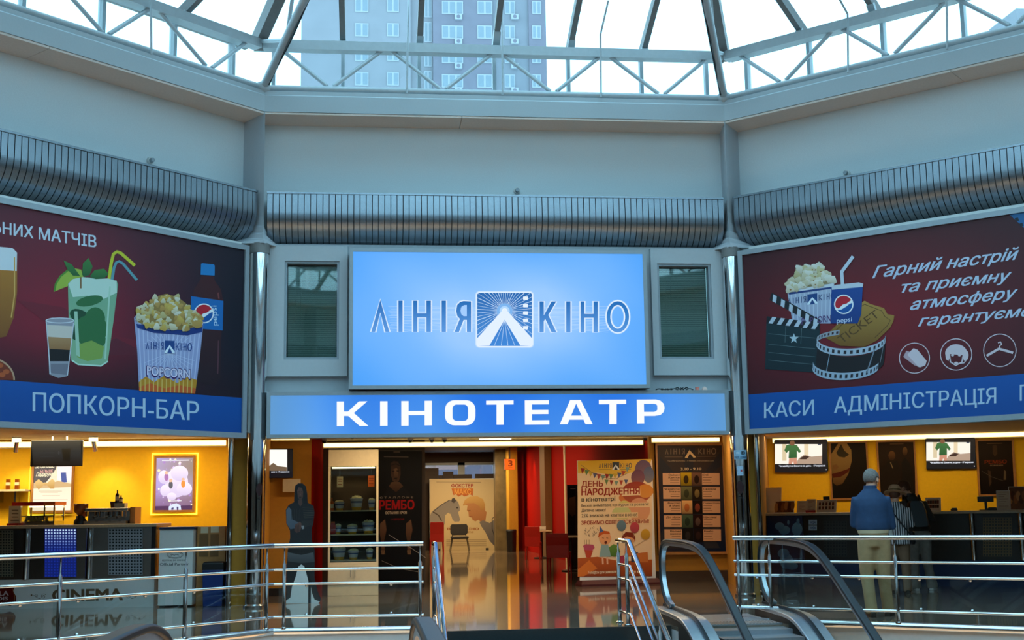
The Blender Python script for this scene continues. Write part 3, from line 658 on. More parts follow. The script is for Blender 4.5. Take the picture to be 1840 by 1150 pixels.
for i in range(48):
    an = R(360*i/48+3); x, y = 942, 422; L_ = [((1102-x)/math.cos(an)) if math.cos(an) > 0 else ((782-x)/math.cos(an)) if math.cos(an) < 0 else 1e9, ((628-y)/math.sin(an)) if math.sin(an) > 0 else ((318-y)/math.sin(an)) if math.sin(an) < 0 else 1e9]
    l = min(L_); E_.line([(x, y), (x+l*math.cos(an), y+l*math.sin(an))], 1.8+1.4*(i % 3 == 0), (205, 228, 255))
for r_, c in ((46, (120, 175, 235)), (30, (175, 212, 250)), (17, (240, 247, 255))): E_.poly(ell(942, 424, r_, r_, 20), c)
E_.poly([(942, 405), (1104, 585), (1104, 622), (1096, 630), (1035, 628), (942, 475), (852, 628), (788, 630), (780, 622), (780, 585)], (226, 238, 255))
E_.poly([(942, 475), (1035, 628), (852, 628)], (44, 118, 200), (52, 128, 212))
for q in (882, 922, 962, 1002): E_.line([(942, 478), (q, 627)], 2.2, (205, 228, 255))
for y0 in (338, 382, 425, 469, 512): E_.poly(rrect(1051, y0, 1080, y0+20, 4, 3), (228, 240, 255))
E_.build('emblem', 'lit', sg)
# ---------------------------------------------------------------- КІНОТЕАТР lightbox
D = .16; a0, z1 = f.px(479.5, 704, D); a1, z0 = f.px(1311.5, 780.5, D)
kg = thing('cinema_lightbox', 'long low blue lightbox with white capital letters over the entrance', 'sign', f.pt((a0+a1)/2, 0, z0))
frame4(MB(), f, a0, a1, z0, z1, .055, -.08, D).build('frame', 'frame', kg)
MB().box(f, a0+.05, a1-.05, -.08, D-.03, z0+.05, z1-.05).build('housing', 'white', kg)
A = Art(f, D-.012); A.plane = True
def kb(u, v):
    k = .35+.25*math.sin(6.5*u+1.2)+.18*math.sin(23*u)+.22*(v-.3)
    e = min(1, min(u, 1-u)*9)
    return lerp3(lerp3((28, 112, 226), (96, 164, 240), k), (92, 150, 205), 1-e if e < 1 else 0)
A.grid([(a0+.05, z1-.05), (a1-.05, z1-.05), (a1-.05, z0+.05), (a0+.05, z0+.05)], kb, 40, 5); A.build('face', 'lit', kg)
ta = lambda x, y: (590+x/5.935, 700+y/5.935); tb = lambda x, y: (890+x/5.935, 700+y/5.935)
WH = (250, 252, 255)
def letter(t, outs, holes=()):
    L = Art(f, D-.009, t)
    for p in outs: L.poly(p, WH)
    return L
LT = [letter(ta, [[(90, 128), (166, 128), (166, 234), (210, 234), (325, 127), (416, 125), (272, 250), (428, 388), (335, 389), (212, 282), (166, 282), (166, 390), (90, 391)]]),
      letter(ta, [[(552, 125), (631, 125), (631, 386), (552, 387)]]),
      letter(ta, [[(778, 123), (856, 123), (856, 229), (1027, 228), (1027, 120), (1104, 119), (1104, 381), (1027, 382), (1027, 272), (856, 273), (856, 385), (778, 386)]])]
L = Art(f, D-.009, ta); O1 = rrect(1245, 114, 1568, 381, 98, 8); O2 = rrect(1324, 160, 1490, 334, 44, 8); n = len(O1)
L.raw(O1+O2, [(i, (i+1) % n, n+(i+1) % n, n+i) for i in range(n)], [lin(WH)]*(2*n)); LT.append(L)
LT.append(letter(ta, [[(1683, 118), (1975, 115), (1975, 158), (1870, 159), (1870, 375), (1794, 376), (1794, 160), (1683, 161)]]))
LT.append(letter(tb, [[(314, 115), (571, 113), (571, 157), (391, 158), (391, 218), (566, 217), (566, 261), (391, 262), (391, 329), (576, 327), (576, 373), (316, 375)]]))
L = Art(f, D-.009, tb)
for p in ([(798, 112), (862, 112), (862, 150), (770, 369), (688, 370)], [(862, 112), (910, 111), (1038, 368), (962, 369), (862, 150)], [(800, 278), (918, 278), (940, 321), (780, 322)]): L.poly(p, WH)
LT.append(L)
LT.append(letter(tb, [[(1104, 109), (1395, 107), (1395, 153), (1294, 154), (1294, 368), (1217, 369), (1217, 155), (1104, 156)]]))
L = Art(f, D-.009, tb)
for p in ([(1508, 107), (1584, 107), (1588, 362), (1513, 363)], [(1584, 107), (1715, 106), (1760, 118), (1715, 156), (1690, 152), (1584, 153)], [(1760, 118), (1795, 150), (1806, 195), (1728, 192), (1726, 170), (1715, 156)], [(1806, 195), (1796, 238), (1762, 270), (1712, 232), (1728, 215), (1728, 192)], [(1762, 270), (1700, 281), (1586, 282), (1586, 238), (1690, 238), (1712, 232)]): L.poly(p, WH)
LT.append(L)
for L in LT: L.build('white_letter', 'lit', kg)
# small leftovers lying on the lightbox by the ticket office side
cl = thing('cable_tangle', 'tangle of dark cables lying on the blue lightbox below the ticket side window', 'cable', f.pt(f.ax(1205, 698, 0), .05, z1))
mb = MB(); rnd = random.Random(3)
for j in range(7):
    aa = f.ax(1178+9*j, 698, .05); mb.path([f.pt(aa+.02*i, .05+.01*math.sin(i*2+j), z1+.012+.035*abs(math.sin(i*.6+j))*(1 if j in (4, 5) else .55)) for i in range(7)], .009, 6)
mb.build('cable_loops', 'black', cl)
for px, c, lab in ((1253, 'pinkbox', 'small pink carton on the blue lightbox beside the cables'), (1266, 'palebox', 'small pale crumpled wrapper on the blue lightbox beyond the pink carton')):
    M[c] = mat(c, (236, 130, 112) if c == 'pinkbox' else (226, 190, 176), .6, noise=.1, nscale=30)
    aa = f.ax(px, 698, .05); mb = MB()
    if c == 'pinkbox': mb.box(f, aa-.025, aa+.025, .02, .07, z1, z1+.055)
    else: mb.loft([[f.pt(aa+sx*.045*s, .05+sy*.03*s, z1+h) for sx, sy in ((-1, -1), (1, -.8), (.9, 1), (-.8, 1))] for s, h in ((1, 0), (.8, .03), (.35, .06))], False)
    tag(mb.build('small_carton' if c == 'pinkbox' else 'crumpled_wrapper', c), lab, 'packaging')
# ---------------------------------------------------------------- billboards
def globe(A, cx, cy, r, hole=(235, 238, 240)):
    A.poly(ell(cx, cy, r*1.14, r*1.14, 28), hole)
    red = ell(cx, cy, r, r, 14, 170, 350); A.poly([(cx+r*math.cos(R(t)), cy+r*math.sin(R(t))) for t in range(160, 331, 10)] + [(cx+r*.35, cy-r*.1), (cx-r*.1, cy+r*.02), (cx-r*.6, cy+r*.5)], (190, 24, 44))
    A.poly([(cx+r*math.cos(R(t)), cy+r*math.sin(R(t))) for t in range(-10, 141, 10)] + [(cx-r*.3, cy+r*.62), (cx+r*.3, cy+r*.25), (cx+r*.62, cy-r*.02)], (12, 84, 160))
def kernels(A, mound, n, rr, cols, seed, yflip=1):
    rnd = random.Random(seed); xs = [p[0] for p in mound]; ys = [p[1] for p in mound]
    def inside(x, y):
        c = False; j = len(mound)-1
        for i in range(len(mound)):
            xi, yi = mound[i]; xj, yj = mound[j]
            if (yi > y) != (yj > y) and x < (xj-xi)*(y-yi)/(yj-yi)+xi: c = not c
            j = i
        return c
    k = 0; L = []
    while k < n:
        x, y = rnd.uniform(min(xs), max(xs)), rnd.uniform(min(ys), max(ys))
        if inside(x, y): L.append((x, y)); k += 1
    for x, y in sorted(L, key=lambda p: p[1]):
        c = rnd.choice(cols); r = rr*rnd.uniform(.7, 1.15); a = rnd.uniform(0, 360)
        A.poly([(x+r*(1+.22*math.cos(3*t+a))*math.cos(t), y+r*(1+.22*math.cos(3*t+a))*math.sin(t)) for t in [math.pi*2*i/11 for i in range(11)]], c, lerp3(c, (120, 84, 30), .28))
        if rnd.random() < .3: A.poly(ell(x+r*.2, y+r*.15, r*.25, r*.2, 7), (150, 104, 44))
D = .12
def billboard(fr, name, label, a0, a1, z0=2.42, z1=5.265):
    o = thing(name, label, 'billboard', fr.pt((a0+a1)/2, 0, z0))
    frame4(MB(), fr, a0, a1, z0, z1, .075, -.1, D).build('frame', 'frame', o)
    MB().box(fr, a0+.06, a1-.06, -.1, D-.03, z0+.06, z1-.06).build('panel', 'white', o); return o
# popcorn bar board
f = FL; aR = f.ax(446, 600, D); aL = -SIDE+.45
bb = billboard(f, 'billboard', 'dark red advertising board with drinks and a popcorn bucket above the popcorn bar', aL, aR)
A = Art(f, D-.028); A.plane = True; zb = 2.42+.07; zt = 5.265-.07; zs = f.zx(200, 697, D)
def redfield(u, v):
    c = lerp3((60, 10, 26), (128, 18, 42), min(1, u*2.0) if u < .55 else 1); c = lerp3(c, (16, 12, 30), max(0, (u-.62)/.34)); c = lerp3(c, (40, 18, 34), .55*max(0, .5-v)*1.6)
    return lerp3(c, (34, 8, 20), max(0, (v-.72)/.28)*.75)
A.grid([(aL+.06, zt), (aR-.06, zt), (aR-.06, zs), (aL+.06, zs)], redfield, 30, 12)
A.rect(aL+.06, zb, aR-.06, zs, (2, 78, 158), (2, 70, 146)); A.build('background_print', 'print', bb)
t5 = lambda x, y: (x/2.674, 350+y/2.674)
A = Art(f, D-.026, t5)
A.poly([(80, 505), (300, 540), (560, 680), (660, 700), (660, 740), (430, 700), (200, 600)], (112, 20, 40)); A.poly([(460, 770), (660, 770), (660, 740), (560, 690), (430, 720)], (92, 22, 40))
A.build('swirl_print', 'print', bb)
A = Art(f, D-.025, t5); LW = (196, 208, 222)
for a_ in (('ЬНИХ МАТЧІВ', (-32, 181), (462, 253), (-32, 128), LW, .015), ('ПОПКОРН-БАР', (158, 1040), (955, 1085), (158, 954), (176, 200, 222), .010)):
    A = Art(f, D-.025, t5); A.text(*a_); A.build('lettering', 'print', bb)
A = Art(f, D-.0255, t5)                                  # beer glass and plate at the cut edge
A.poly([(-150, 300), (82, 290), (82, 470), (66, 590), (30, 680), (-150, 720)], (176, 116, 34), (120, 70, 22)); A.poly([(-150, 255), (0, 250), (60, 256), (82, 278), (80, 366), (-150, 352)], (206, 214, 220)); A.line([(70, 300), (70, 480), (54, 590)], 6, (206, 160, 84))
A.poly(ell(-60, 890, 130, 110, 24, 180, 360), (120, 44, 22)); A.line(ell(-60, 890, 128, 108, 24, 250, 360), 8, (190, 150, 120))
for x, y in ((0, 820), (30, 850), (10, 865)): A.poly(ell(x, y, 16, 12, 10), (178, 84, 40))
A.build('beer_picture', 'print', bb)
A = Art(f, D-.0255, t5)                                  # mint drink
A.poly([(258, 466), (263, 430), (285, 392), (320, 362), (352, 352), (390, 360), (400, 395), (335, 435)], (152, 178, 62)); A.line([(262, 462), (268, 428), (290, 392), (324, 364), (352, 355)], 9, (74, 132, 40))
A.line([(524, 405), (534, 330), (545, 284), (562, 274), (580, 280), (648, 340)], 15, (196, 196, 44)); A.line([(538, 408), (548, 350), (558, 326), (572, 320), (590, 330), (658, 410)], 13, (92, 150, 160))
A.poly([(326, 428), (345, 408), (420, 396), (560, 412), (567, 432), (546, 600), (518, 800), (485, 822), (375, 815), (342, 795), (330, 600)], (116, 164, 134), (136, 176, 140))
A.poly([(328, 428), (350, 405), (400, 395), (460, 405), (520, 402), (560, 414), (562, 470), (500, 500), (420, 485), (350, 492)], (190, 214, 200))
rnd = random.Random(5)
for x, y, rx, ry, a in ((430, 510, 66, 24, -12), (390, 590, 60, 34, 30), (455, 600, 50, 60, 10), (380, 660, 46, 40, -20), (440, 690, 70, 50, 15), (480, 650, 34, 60, 5), (420, 640, 60, 60, 0)):
    A.poly([(x+rx*math.cos(t)*math.cos(R(a))-ry*math.sin(t)*math.sin(R(a)), y+rx*math.cos(t)*math.sin(R(a))+ry*math.sin(t)*math.cos(R(a))) for t in [i*math.pi/9 for i in range(18)]], rnd.choice([(30, 84, 52), (24, 70, 44), (44, 104, 58)]))
A.poly([(375, 720), (440, 700), (500, 730), (490, 785), (420, 800), (370, 780)], (128, 160, 76)); A.poly([(356, 560), (372, 560), (384, 780), (366, 770)], (160, 196, 172)); A.line([(528, 440), (505, 790)], 8, (170, 206, 184)); A.line([(345, 795), (375, 815), (485, 822), (518, 800)], 7, (190, 220, 206))
for p in ([(305, 315), (345, 335), (385, 390), (350, 388), (322, 356)], [(395, 385), (398, 330), (425, 303), (445, 345), (430, 385), (405, 395)], [(430, 392), (455, 362), (500, 355), (522, 380), (500, 402), (460, 405)]): A.poly(p, (58, 124, 56), (34, 88, 44))
A.line([(388, 395), (388, 450)], 8, (130, 96, 60)); A.build('mint_drink_picture', 'print', bb)
A = Art(f, D-.0248, t5)                                  # layered shot
A.poly([(218, 602), (250, 590), (330, 594), (358, 610), (340, 720), (322, 872), (280, 880), (236, 862), (230, 700)], (150, 150, 162)); A.poly([(226, 625), (352, 632), (348, 690), (231, 682)], (206, 196, 186)); A.poly([(231, 682), (348, 690), (338, 746), (237, 740)], (176, 134, 92), (150, 104, 62)); A.poly([(237, 740), (338, 746), (330, 800), (240, 800)], (20, 14, 18)); A.poly([(244, 812), (328, 812), (322, 866), (242, 856)], (120, 118, 132)); A.ring(288, 604, 66, 12, 4, (214, 218, 226)); A.line([(222, 610), (242, 860)], 4, (205, 210, 220)); A.line([(354, 616), (324, 868)], 4, (205, 210, 220))
A.build('layered_shot_picture', 'print', bb)
A = Art(f, D-.0255, t5)                                  # cola bottle
A.poly([(968, 388), (1028, 392), (1030, 410), (1062, 455), (1074, 520), (1062, 700), (1060, 880), (1040, 915), (985, 912), (950, 890), (944, 800), (925, 520), (930, 460), (962, 408)], (66, 20, 26), (34, 14, 24)); A.poly([(966, 332), (972, 329), (1026, 334), (1032, 340), (1031, 388), (964, 384)], (30, 122, 186)); A.line([(1048, 470), (1052, 500)], 7, (120, 60, 60)); A.line([(1050, 700), (1046, 860)], 6, (90, 50, 60))
A.poly([(918, 487), (1073, 510), (1070, 652), (918, 640)], (18, 104, 176)); globe(A, 980, 570, 42); A.text('pepsi', (1044, 628), (1040, 532), (1020, 628), (196, 220, 236), .0)
A.build('cola_bottle_picture', 'print', bb)
A = Art(f, D-.0235, t5)                                  # popcorn bucket
A.poly([(644, 590), (660, 572), (965, 588), (978, 612), (958, 800), (936, 955), (668, 942), (660, 760)], (156, 162, 204), (150, 158, 200))
for i in range(15):
    u = (i+.5)/15; A.line([(656+u*312, 640+u*28), (674+u*262, 938+u*14)], 5, (186, 192, 222))
for i in range(26):
    an = R(200+i*140/25) if i % 2 else R(20+i*140/25); A.line([(812, 760), (812+130*math.cos(an), 760+110*math.sin(an))], 1.5, (205, 212, 240))
A.poly([(646, 592), (655, 620), (810, 650), (972, 636), (978, 612), (970, 660), (900, 676), (740, 664), (660, 640)], (22, 50, 120)); A.line([(650, 596), (665, 615), (810, 646), (965, 630), (976, 612)], 6, (214, 222, 238))
A.poly([(668, 942), (666, 900), (700, 872), (740, 900), (790, 868), (850, 905), (900, 875), (946, 890), (937, 955)], (190, 132, 30)); A.poly([(668, 942), (668, 925), (720, 905), (790, 930), (860, 915), (940, 930), (937, 955)], (206, 92, 36))
for i in range(13): A.line([(676+i*20.5, 885), (676+i*20.3, 944+i*.8)], 5, (214, 176, 90))
A.text('POPCORN', (704, 872), (914, 890), (704, 822), (58, 22, 96), .07); A.text('POPCORN', (706, 866), (912, 884), (706, 824), (222, 214, 236), .012)
linea_logo(A, (700, 742), (922, 750), (700, 706), (44, 74, 140), sqc=(24, 66, 132))
MO = [(650, 592), (668, 545), (712, 520), (740, 492), (795, 476), (850, 490), (890, 520), (925, 560), (972, 600), (962, 628), (880, 650), (790, 644), (700, 628), (662, 612)]
A.poly(MO, (150, 118, 60)); kernels(A, MO, 110, 15, [(214, 206, 176), (200, 184, 130), (206, 172, 84), (222, 218, 200), (190, 150, 80)], 4)
A.build('popcorn_bucket_picture', 'print', bb)
# ticket office board
f = FRT; aL = f.ax(1331, 600, D); aR = SIDE-.45
bb = billboard(f, 'billboard', 'dark red advertising board with a clapperboard and slanted lettering above the ticket office', aL, aR)
A = Art(f, D-.028); A.plane = True; zs = f.zx(1500, 697, D)
def redfield2(u, v):
    c = lerp3((62, 12, 22), (132, 16, 30), 1-min(1, math.hypot((u-.30)*2.2, (v-.55)*1.5))); return lerp3(c, (40, 22, 34), max(0, (u-.45)/.55)*.35*(1-v))
A.grid([(aL+.06, zt), (aR-.06, zt), (aR-.06, zs), (aL+.06, zs)], redfield2, 30, 12)
A.rect(aL+.06, zb, aR-.06, zs, (2, 80, 160), (2, 72, 148)); A.build('background_print', 'print', bb)
t1 = lambda x, y: (1320+x/2.738, 360+y/2.738)
A = Art(f, D-.0255, t1)
for b, bl, br, tl in (('Гарний настрій', (678, 383), (1376, 292), (686, 328)), ('та приємну', (806, 456), (1342, 396), (813, 404)), ('атмосферу', (860, 540), (1372, 480), (867, 488)), ('гарантуємо', (904, 620), (1452, 568), (911, 570))): A = Art(f, D-.0255, t1); A.text(b, bl, br, tl, (186, 200, 222), .016, .28); A.build('lettering', 'print', bb)
for b, bl, br, tl in (('КАСИ', (146, 1071), (390, 1055), (146, 1000)), ('АДМІНІСТРАЦІЯ', (490, 1046), (1286, 998), (490, 973)), ('ГАРДЕРОБ', (1404, 986), (1870, 958), (1404, 912))): A = Art(f, D-.0255, t1); A.text(b, bl, br, tl, (176, 200, 222), .010); A.build('lettering', 'print', bb)
A = Art(f, D-.0255, t1); IC = (214, 196, 204)
def icon():
    A.build('icon_print', 'print', bb); return Art(f, D-.0255, t1)
A.ring(885, 776, 74, 74, 4, IC, 40)
A.poly([(842, 765), (880, 728), (900, 735), (945, 790), (938, 812), (912, 822), (900, 818), (858, 775)], IC); A.poly([(830, 770), (845, 740), (862, 745), (850, 760), (900, 815), (885, 812)], (190, 160, 170))
A = icon(); A.ring(1090, 758, 77, 77, 4, IC, 40)
A.poly(ell(1090, 752, 54, 44, 20, 180, 360)+[(1144, 780), (1128, 790), (1122, 762), (1060, 756), (1052, 790), (1040, 782)], IC); A.line([(1056, 760), (1062, 795), (1088, 812), (1118, 796), (1124, 766)], 7, IC)
for q in (1072, 1106): A.poly(ell(q, 762, 8, 6, 8), IC)
A.poly(ell(1090, 800, 10, 6, 10), IC); A.line([(1140, 785), (1128, 800), (1100, 803)], 5, IC); A.poly(ell(1140, 762, 11, 24, 12), IC)
A = icon(); A.ring(1305, 738, 80, 80, 4, IC, 40)
A.line([(1240, 765), (1300, 730), (1370, 750)], 12, IC); A.line([(1302, 730), (1304, 716), (1314, 708), (1308, 696), (1296, 702)], 6, IC)
A = icon(); A.poly([(1352, 70), (1540, 40), (1540, 240)], (34, 96, 150))
for i in range(5): A.poly([(1378+i*22, 88+i*26), (1394+i*22, 84+i*26), (1400+i*22, 100+i*26), (1384+i*22, 104+i*26)], (16, 30, 44))
A.build('icon_print', 'print', bb)
A = Art(f, D-.0245, t1)                                  # bucket and cup
A.poly([(258, 446), (272, 434), (478, 405), (490, 412), (484, 520), (472, 606), (286, 606)], (176, 186, 206), (160, 168, 196))
for i in range(10): A.line([(276+i*22, 450-i*3), (294+i*19, 600)], 4, (194, 202, 220))
A.poly([(258, 438), (272, 432), (478, 404), (490, 410), (484, 424), (268, 454)], (210, 214, 222)); A.poly([(266, 454), (484, 424), (483, 434), (268, 464)], (30, 58, 120))
linea_logo(A, (262, 512), (496, 484), (262, 482), (60, 76, 120), sqc=(22, 66, 128)); A.text('POPCORN', (330, 612), (474, 596), (330, 580), (84, 60, 110), .02)
MO = [(260, 440), (264, 396), (292, 380), (300, 335), (345, 318), (380, 330), (420, 318), (430, 352), (468, 356), (488, 390), (478, 408), (370, 425)]
A.poly(MO, (150, 132, 92)); kernels(A, MO, 52, 19, [(222, 218, 202), (214, 206, 176), (206, 196, 150), (228, 226, 214)], 9)
A.poly([(478, 425), (632, 410), (624, 560), (606, 606), (474, 606)], (20, 70, 146), (14, 56, 126)); A.poly([(478, 424), (500, 416), (612, 404), (634, 410), (632, 426), (480, 440)], (196, 204, 216)); A.line([(532, 414), (528, 352), (584, 276)], 17, (196, 206, 220)); globe(A, 538, 512, 42); A.text('pepsi', (504, 604), (578, 596), (504, 580), (206, 220, 236), .0)
A.build('bucket_and_cup_picture', 'print', bb)
A = Art(f, D-.0225, t1)                                  # clapperboard
A.poly([(156, 606), (420, 636), (402, 848), (150, 830)], (16, 44, 52), (12, 34, 42)); A.poly([(158, 570), (420, 604), (418, 640), (156, 606)], (20, 26, 34)); A.poly([(182, 456), (200, 462), (424, 590), (410, 620), (172, 490)], (20, 26, 34))
for i in range(6):
    x = 172+i*42; y = 573+i*5.4; A.poly([(x+14, y), (x+34, y+3), (x+14, y+34), (x-6, y+32)], (190, 200, 214))
for i in range(6):
    x = 190+i*40; y = 462+i*23; A.poly([(x, y), (x+18, y+10), (x+14, y+44), (x-4, y+34)], (190, 200, 214))
for y in (660, 712, 752, 790): A.line([(166, y-4), (396, y+18)], 2, (90, 112, 116))
A.line([(252, 620), (248, 700)], 2, (90, 112, 116)); A.line([(330, 630), (326, 706)], 2, (90, 112, 116))
A.poly([(292+(24 if i % 2 == 0 else 10)*math.sin(R(36*i)), 680-(26 if i % 2 == 0 else 11)*math.cos(R(36*i))) for i in range(10)], (176, 196, 206)); A.build('clapperboard_picture', 'print', bb)
A = Art(f, D-.0212, t1)                                  # ticket
A.poly([(440, 672), (612, 508), (640, 494), (668, 510), (735, 530), (752, 560), (786, 566), (782, 590), (768, 624), (700, 690), (640, 720), (520, 716)], (172, 132, 60), (120, 80, 22))
A.line([(470, 668), (618, 524), (640, 512), (724, 544), (740, 572), (766, 590), (752, 616), (690, 676)], 3, (84, 54, 16)); A.text('TICKET', (528, 706), (716, 568), (502, 676), (88, 58, 18), .0); A.build('ticket_picture', 'print', bb)
A = Art(f, D-.020, t1)                                   # film loop
def band(cx, cy, rx, ry, h, a0, a1, tilt=-.05, n=22):
    up = []; dn = []
    for i in range(n+1):
        t = R(a0+(a1-a0)*i/n); x = cx+rx*math.cos(t); y = cy+ry*math.sin(t)+(x-cx)*tilt; up.append((x, y)); dn.append((x-h*.08, y+h))
    return up, dn
def strip_(cx, cy, rx, ry, h, a0, a1, col, holes, hc):
    u, w_ = band(cx, cy, rx, ry, h, a0, a1); n = len(u)
    A.raw(u+w_, [(i, i+1, n+i+1, n+i) for i in range(n-1)], [lin(col)]*(2*n))
    for i in range(holes):
        k = (i+.3)/holes*(n-1); k2 = (i+.75)/holes*(n-1)
        def q(L, kk): j = min(n-2, int(kk)); t = kk-j; return (L[j][0]*(1-t)+L[j+1][0]*t, L[j][1]*(1-t)+L[j+1][1]*t)
        m_ = lambda kk, v: tuple(a*(1-v)+b*v for a, b in zip(q(u, kk), q(w_, kk)))
        A.poly([m_(k, .25), m_(k2, .25), m_(k2, .75), m_(k, .75)], hc)
strip_(575, 668, 170, 36, 24, 182, 250, (150, 156, 166), 8, (60, 20, 28))
u1, w1 = band(575, 702, 168, 66, 100, 178, 2); A.raw(u1+w1, [(i, i+1, len(u1)+i+1, len(u1)+i) for i in range(len(u1)-1)], [lin((22, 16, 22))]*(2*len(u1)))
strip_(575, 668, 170, 62, 34, 180, 0, (172, 184, 200), 17, (36, 30, 40)); strip_(552, 786, 166, 62, 36, 180, 20, (160, 176, 194), 17, (32, 26, 36))
A.line([(470, 742), (452, 842)], 3, (150, 170, 190)); A.line([(690, 730), (650, 850)], 6, (120, 130, 146)); A.line([(742, 668), (716, 800)], 3, (120, 120, 130)); A.build('film_loop_picture', 'print', bb)
# ================================================================ popcorn bar
def pbox(mb, f, x0, y0, x1, y1, d0, d1, mi=0):           # box standing on frame f whose front (d1) fills a rectangle of the view
    a0, z1 = f.px(x0, (y0+y1)/2, d1)[0], f.px((x0+x1)/2, y0, d1)[1]; a1, z0 = f.px(x1, (y0+y1)/2, d1)[0], f.px((x0+x1)/2, y1, d1)[1]
    mb.box(f, a0, a1, d0, d1, z0, z1, mi); return a0, a1, z0, z1
def pr(f, x0, y0, x1, y1, d=0.): return f.px(x0, (y0+y1)/2, d)[0], f.px(x1, (y0+y1)/2, d)[0], f.px((x0+x1)/2, y1, d)[1], f.px((x0+x1)/2, y0, d)[1]
FBC = FR((-5.45, 19.62), R(-7)); CTOP = 1.213
aE = FBC.ax(279, 1000); bc = thing('bar_counter', 'long popcorn bar counter with steel perforated front and white lettered base', 'counter', FBC.pt(-.5, 0, 0))
MB().box(FBC, -4, aE+.02, -.75, .05, CTOP-.045, CTOP).build('worktop', 'counter', bc, .006)
MB().box(FBC, -4, aE, -.65, 0, .42, CTOP-.045).build('steel_front', 'steel', bc); MB().box(FBC, -4, aE, -.65, .02, 0, .42).build('base_panel', 'white', bc)
MB().box(FBC, aE-.06, aE, -.02, .012, .42, CTOP-.045).build('end_strip', 'black', bc)
for px in (47, 160):
    a = FBC.ax(px, 1000); MB().lathe(FBC.pt(a, .0, .42), [(.05, 0), (.05, CTOP-.47)], 20).build('chrome_pillar', 'chrome', bc)
def perforated(x0, x1, y0, y1, nx, ny, lit, fr, par, base=(150, 156, 164)):
    A = Art(fr, .006); A.poly([(x0, y0), (x1, y0), (x1, y1), (x0, y1)], (8, 22, 96) if lit else base); dx, dy = (x1-x0)/nx, (y1-y0)/ny; A.k = 3
    for i in range(nx):
        for j in range(ny):
            c = lerp3((210, 235, 255), (16, 40, 140), min(1, j/ny*2.2)) if lit else (16, 18, 20); x, y = x0+dx*(i+.5), y0+dy*(j+.5); A.k = 3
            A.poly([(x-dx*.27, y-dy*.27), (x+dx*.27, y-dy*.27), (x+dx*.27, y+dy*.27), (x-dx*.27, y+dy*.27)], c)
    A.build('perforated_panel', 'lit' if lit else M.setdefault('perf', art_mat('perforated_steel', .35)), par)
perforated(-6, 24, 953, 1037, 6, 17, False, FBC, bc, (120, 116, 100)); perforated(80, 137, 950, 1037, 11, 17, True, FBC, bc); perforated(195, 256, 950, 1033, 11, 15, False, FBC, bc)
tq = lambda x, y: (x/5.475, 940+y/5.475)
A = Art(FBC, .022, tq); BRN = (112, 84, 56)
A.text('CINEMA', (518, 765), (1205, 756), (518, 655), BRN, .03); A.build('lettering', 'print', bc); A = Art(FBC, .022, tq)
for s_, cx in ((1, 1250), (-1, 440)):
    sp = lambda x, y, r0, turns, a_: [(x+s_*r0*(1-i/30*.8)*math.cos(a_+turns*6.283*i/30), y+r0*(1-i/30*.8)*math.sin(a_+turns*6.283*i/30)) for i in range(31)]
    A.line(sp(cx+s_*12, 720, 26, 1.6, -2.6), 4, BRN); A.line([(cx+s_*(38+158*i/24), 722+20*math.sin(i/24*6.0+1.2)) for i in range(25)][:25 if s_ > 0 else 12], 4, BRN); A.line(sp(cx+s_*84, 712, 16, 1.4, 2.0), 3, BRN); A.poly(ell(cx+s_*130, 708, 9, 9, 10), BRN)
A.build('ornament', 'print', bc)
A = Art(FBC, .023, tq); A.poly([(-250, 640), (-40, 640), (-20, 622), (110, 620), (140, 632), (130, 670), (158, 720), (160, 770), (138, 800), (100, 816), (40, 800), (-250, 805)], (110, 20, 14), (84, 16, 12))
A.line([(-250, 652), (120, 634), (146, 720), (140, 780), (30, 786), (-250, 792)], 5, (170, 120, 70)); A.text('STELLA', (-172, 715), (84, 711), (-172, 672), (214, 190, 190), .02); A.text('ARTOIS', (-172, 760), (76, 757), (-172, 728), (214, 190, 190), .02); A.build('plaque', 'gloss', bc)
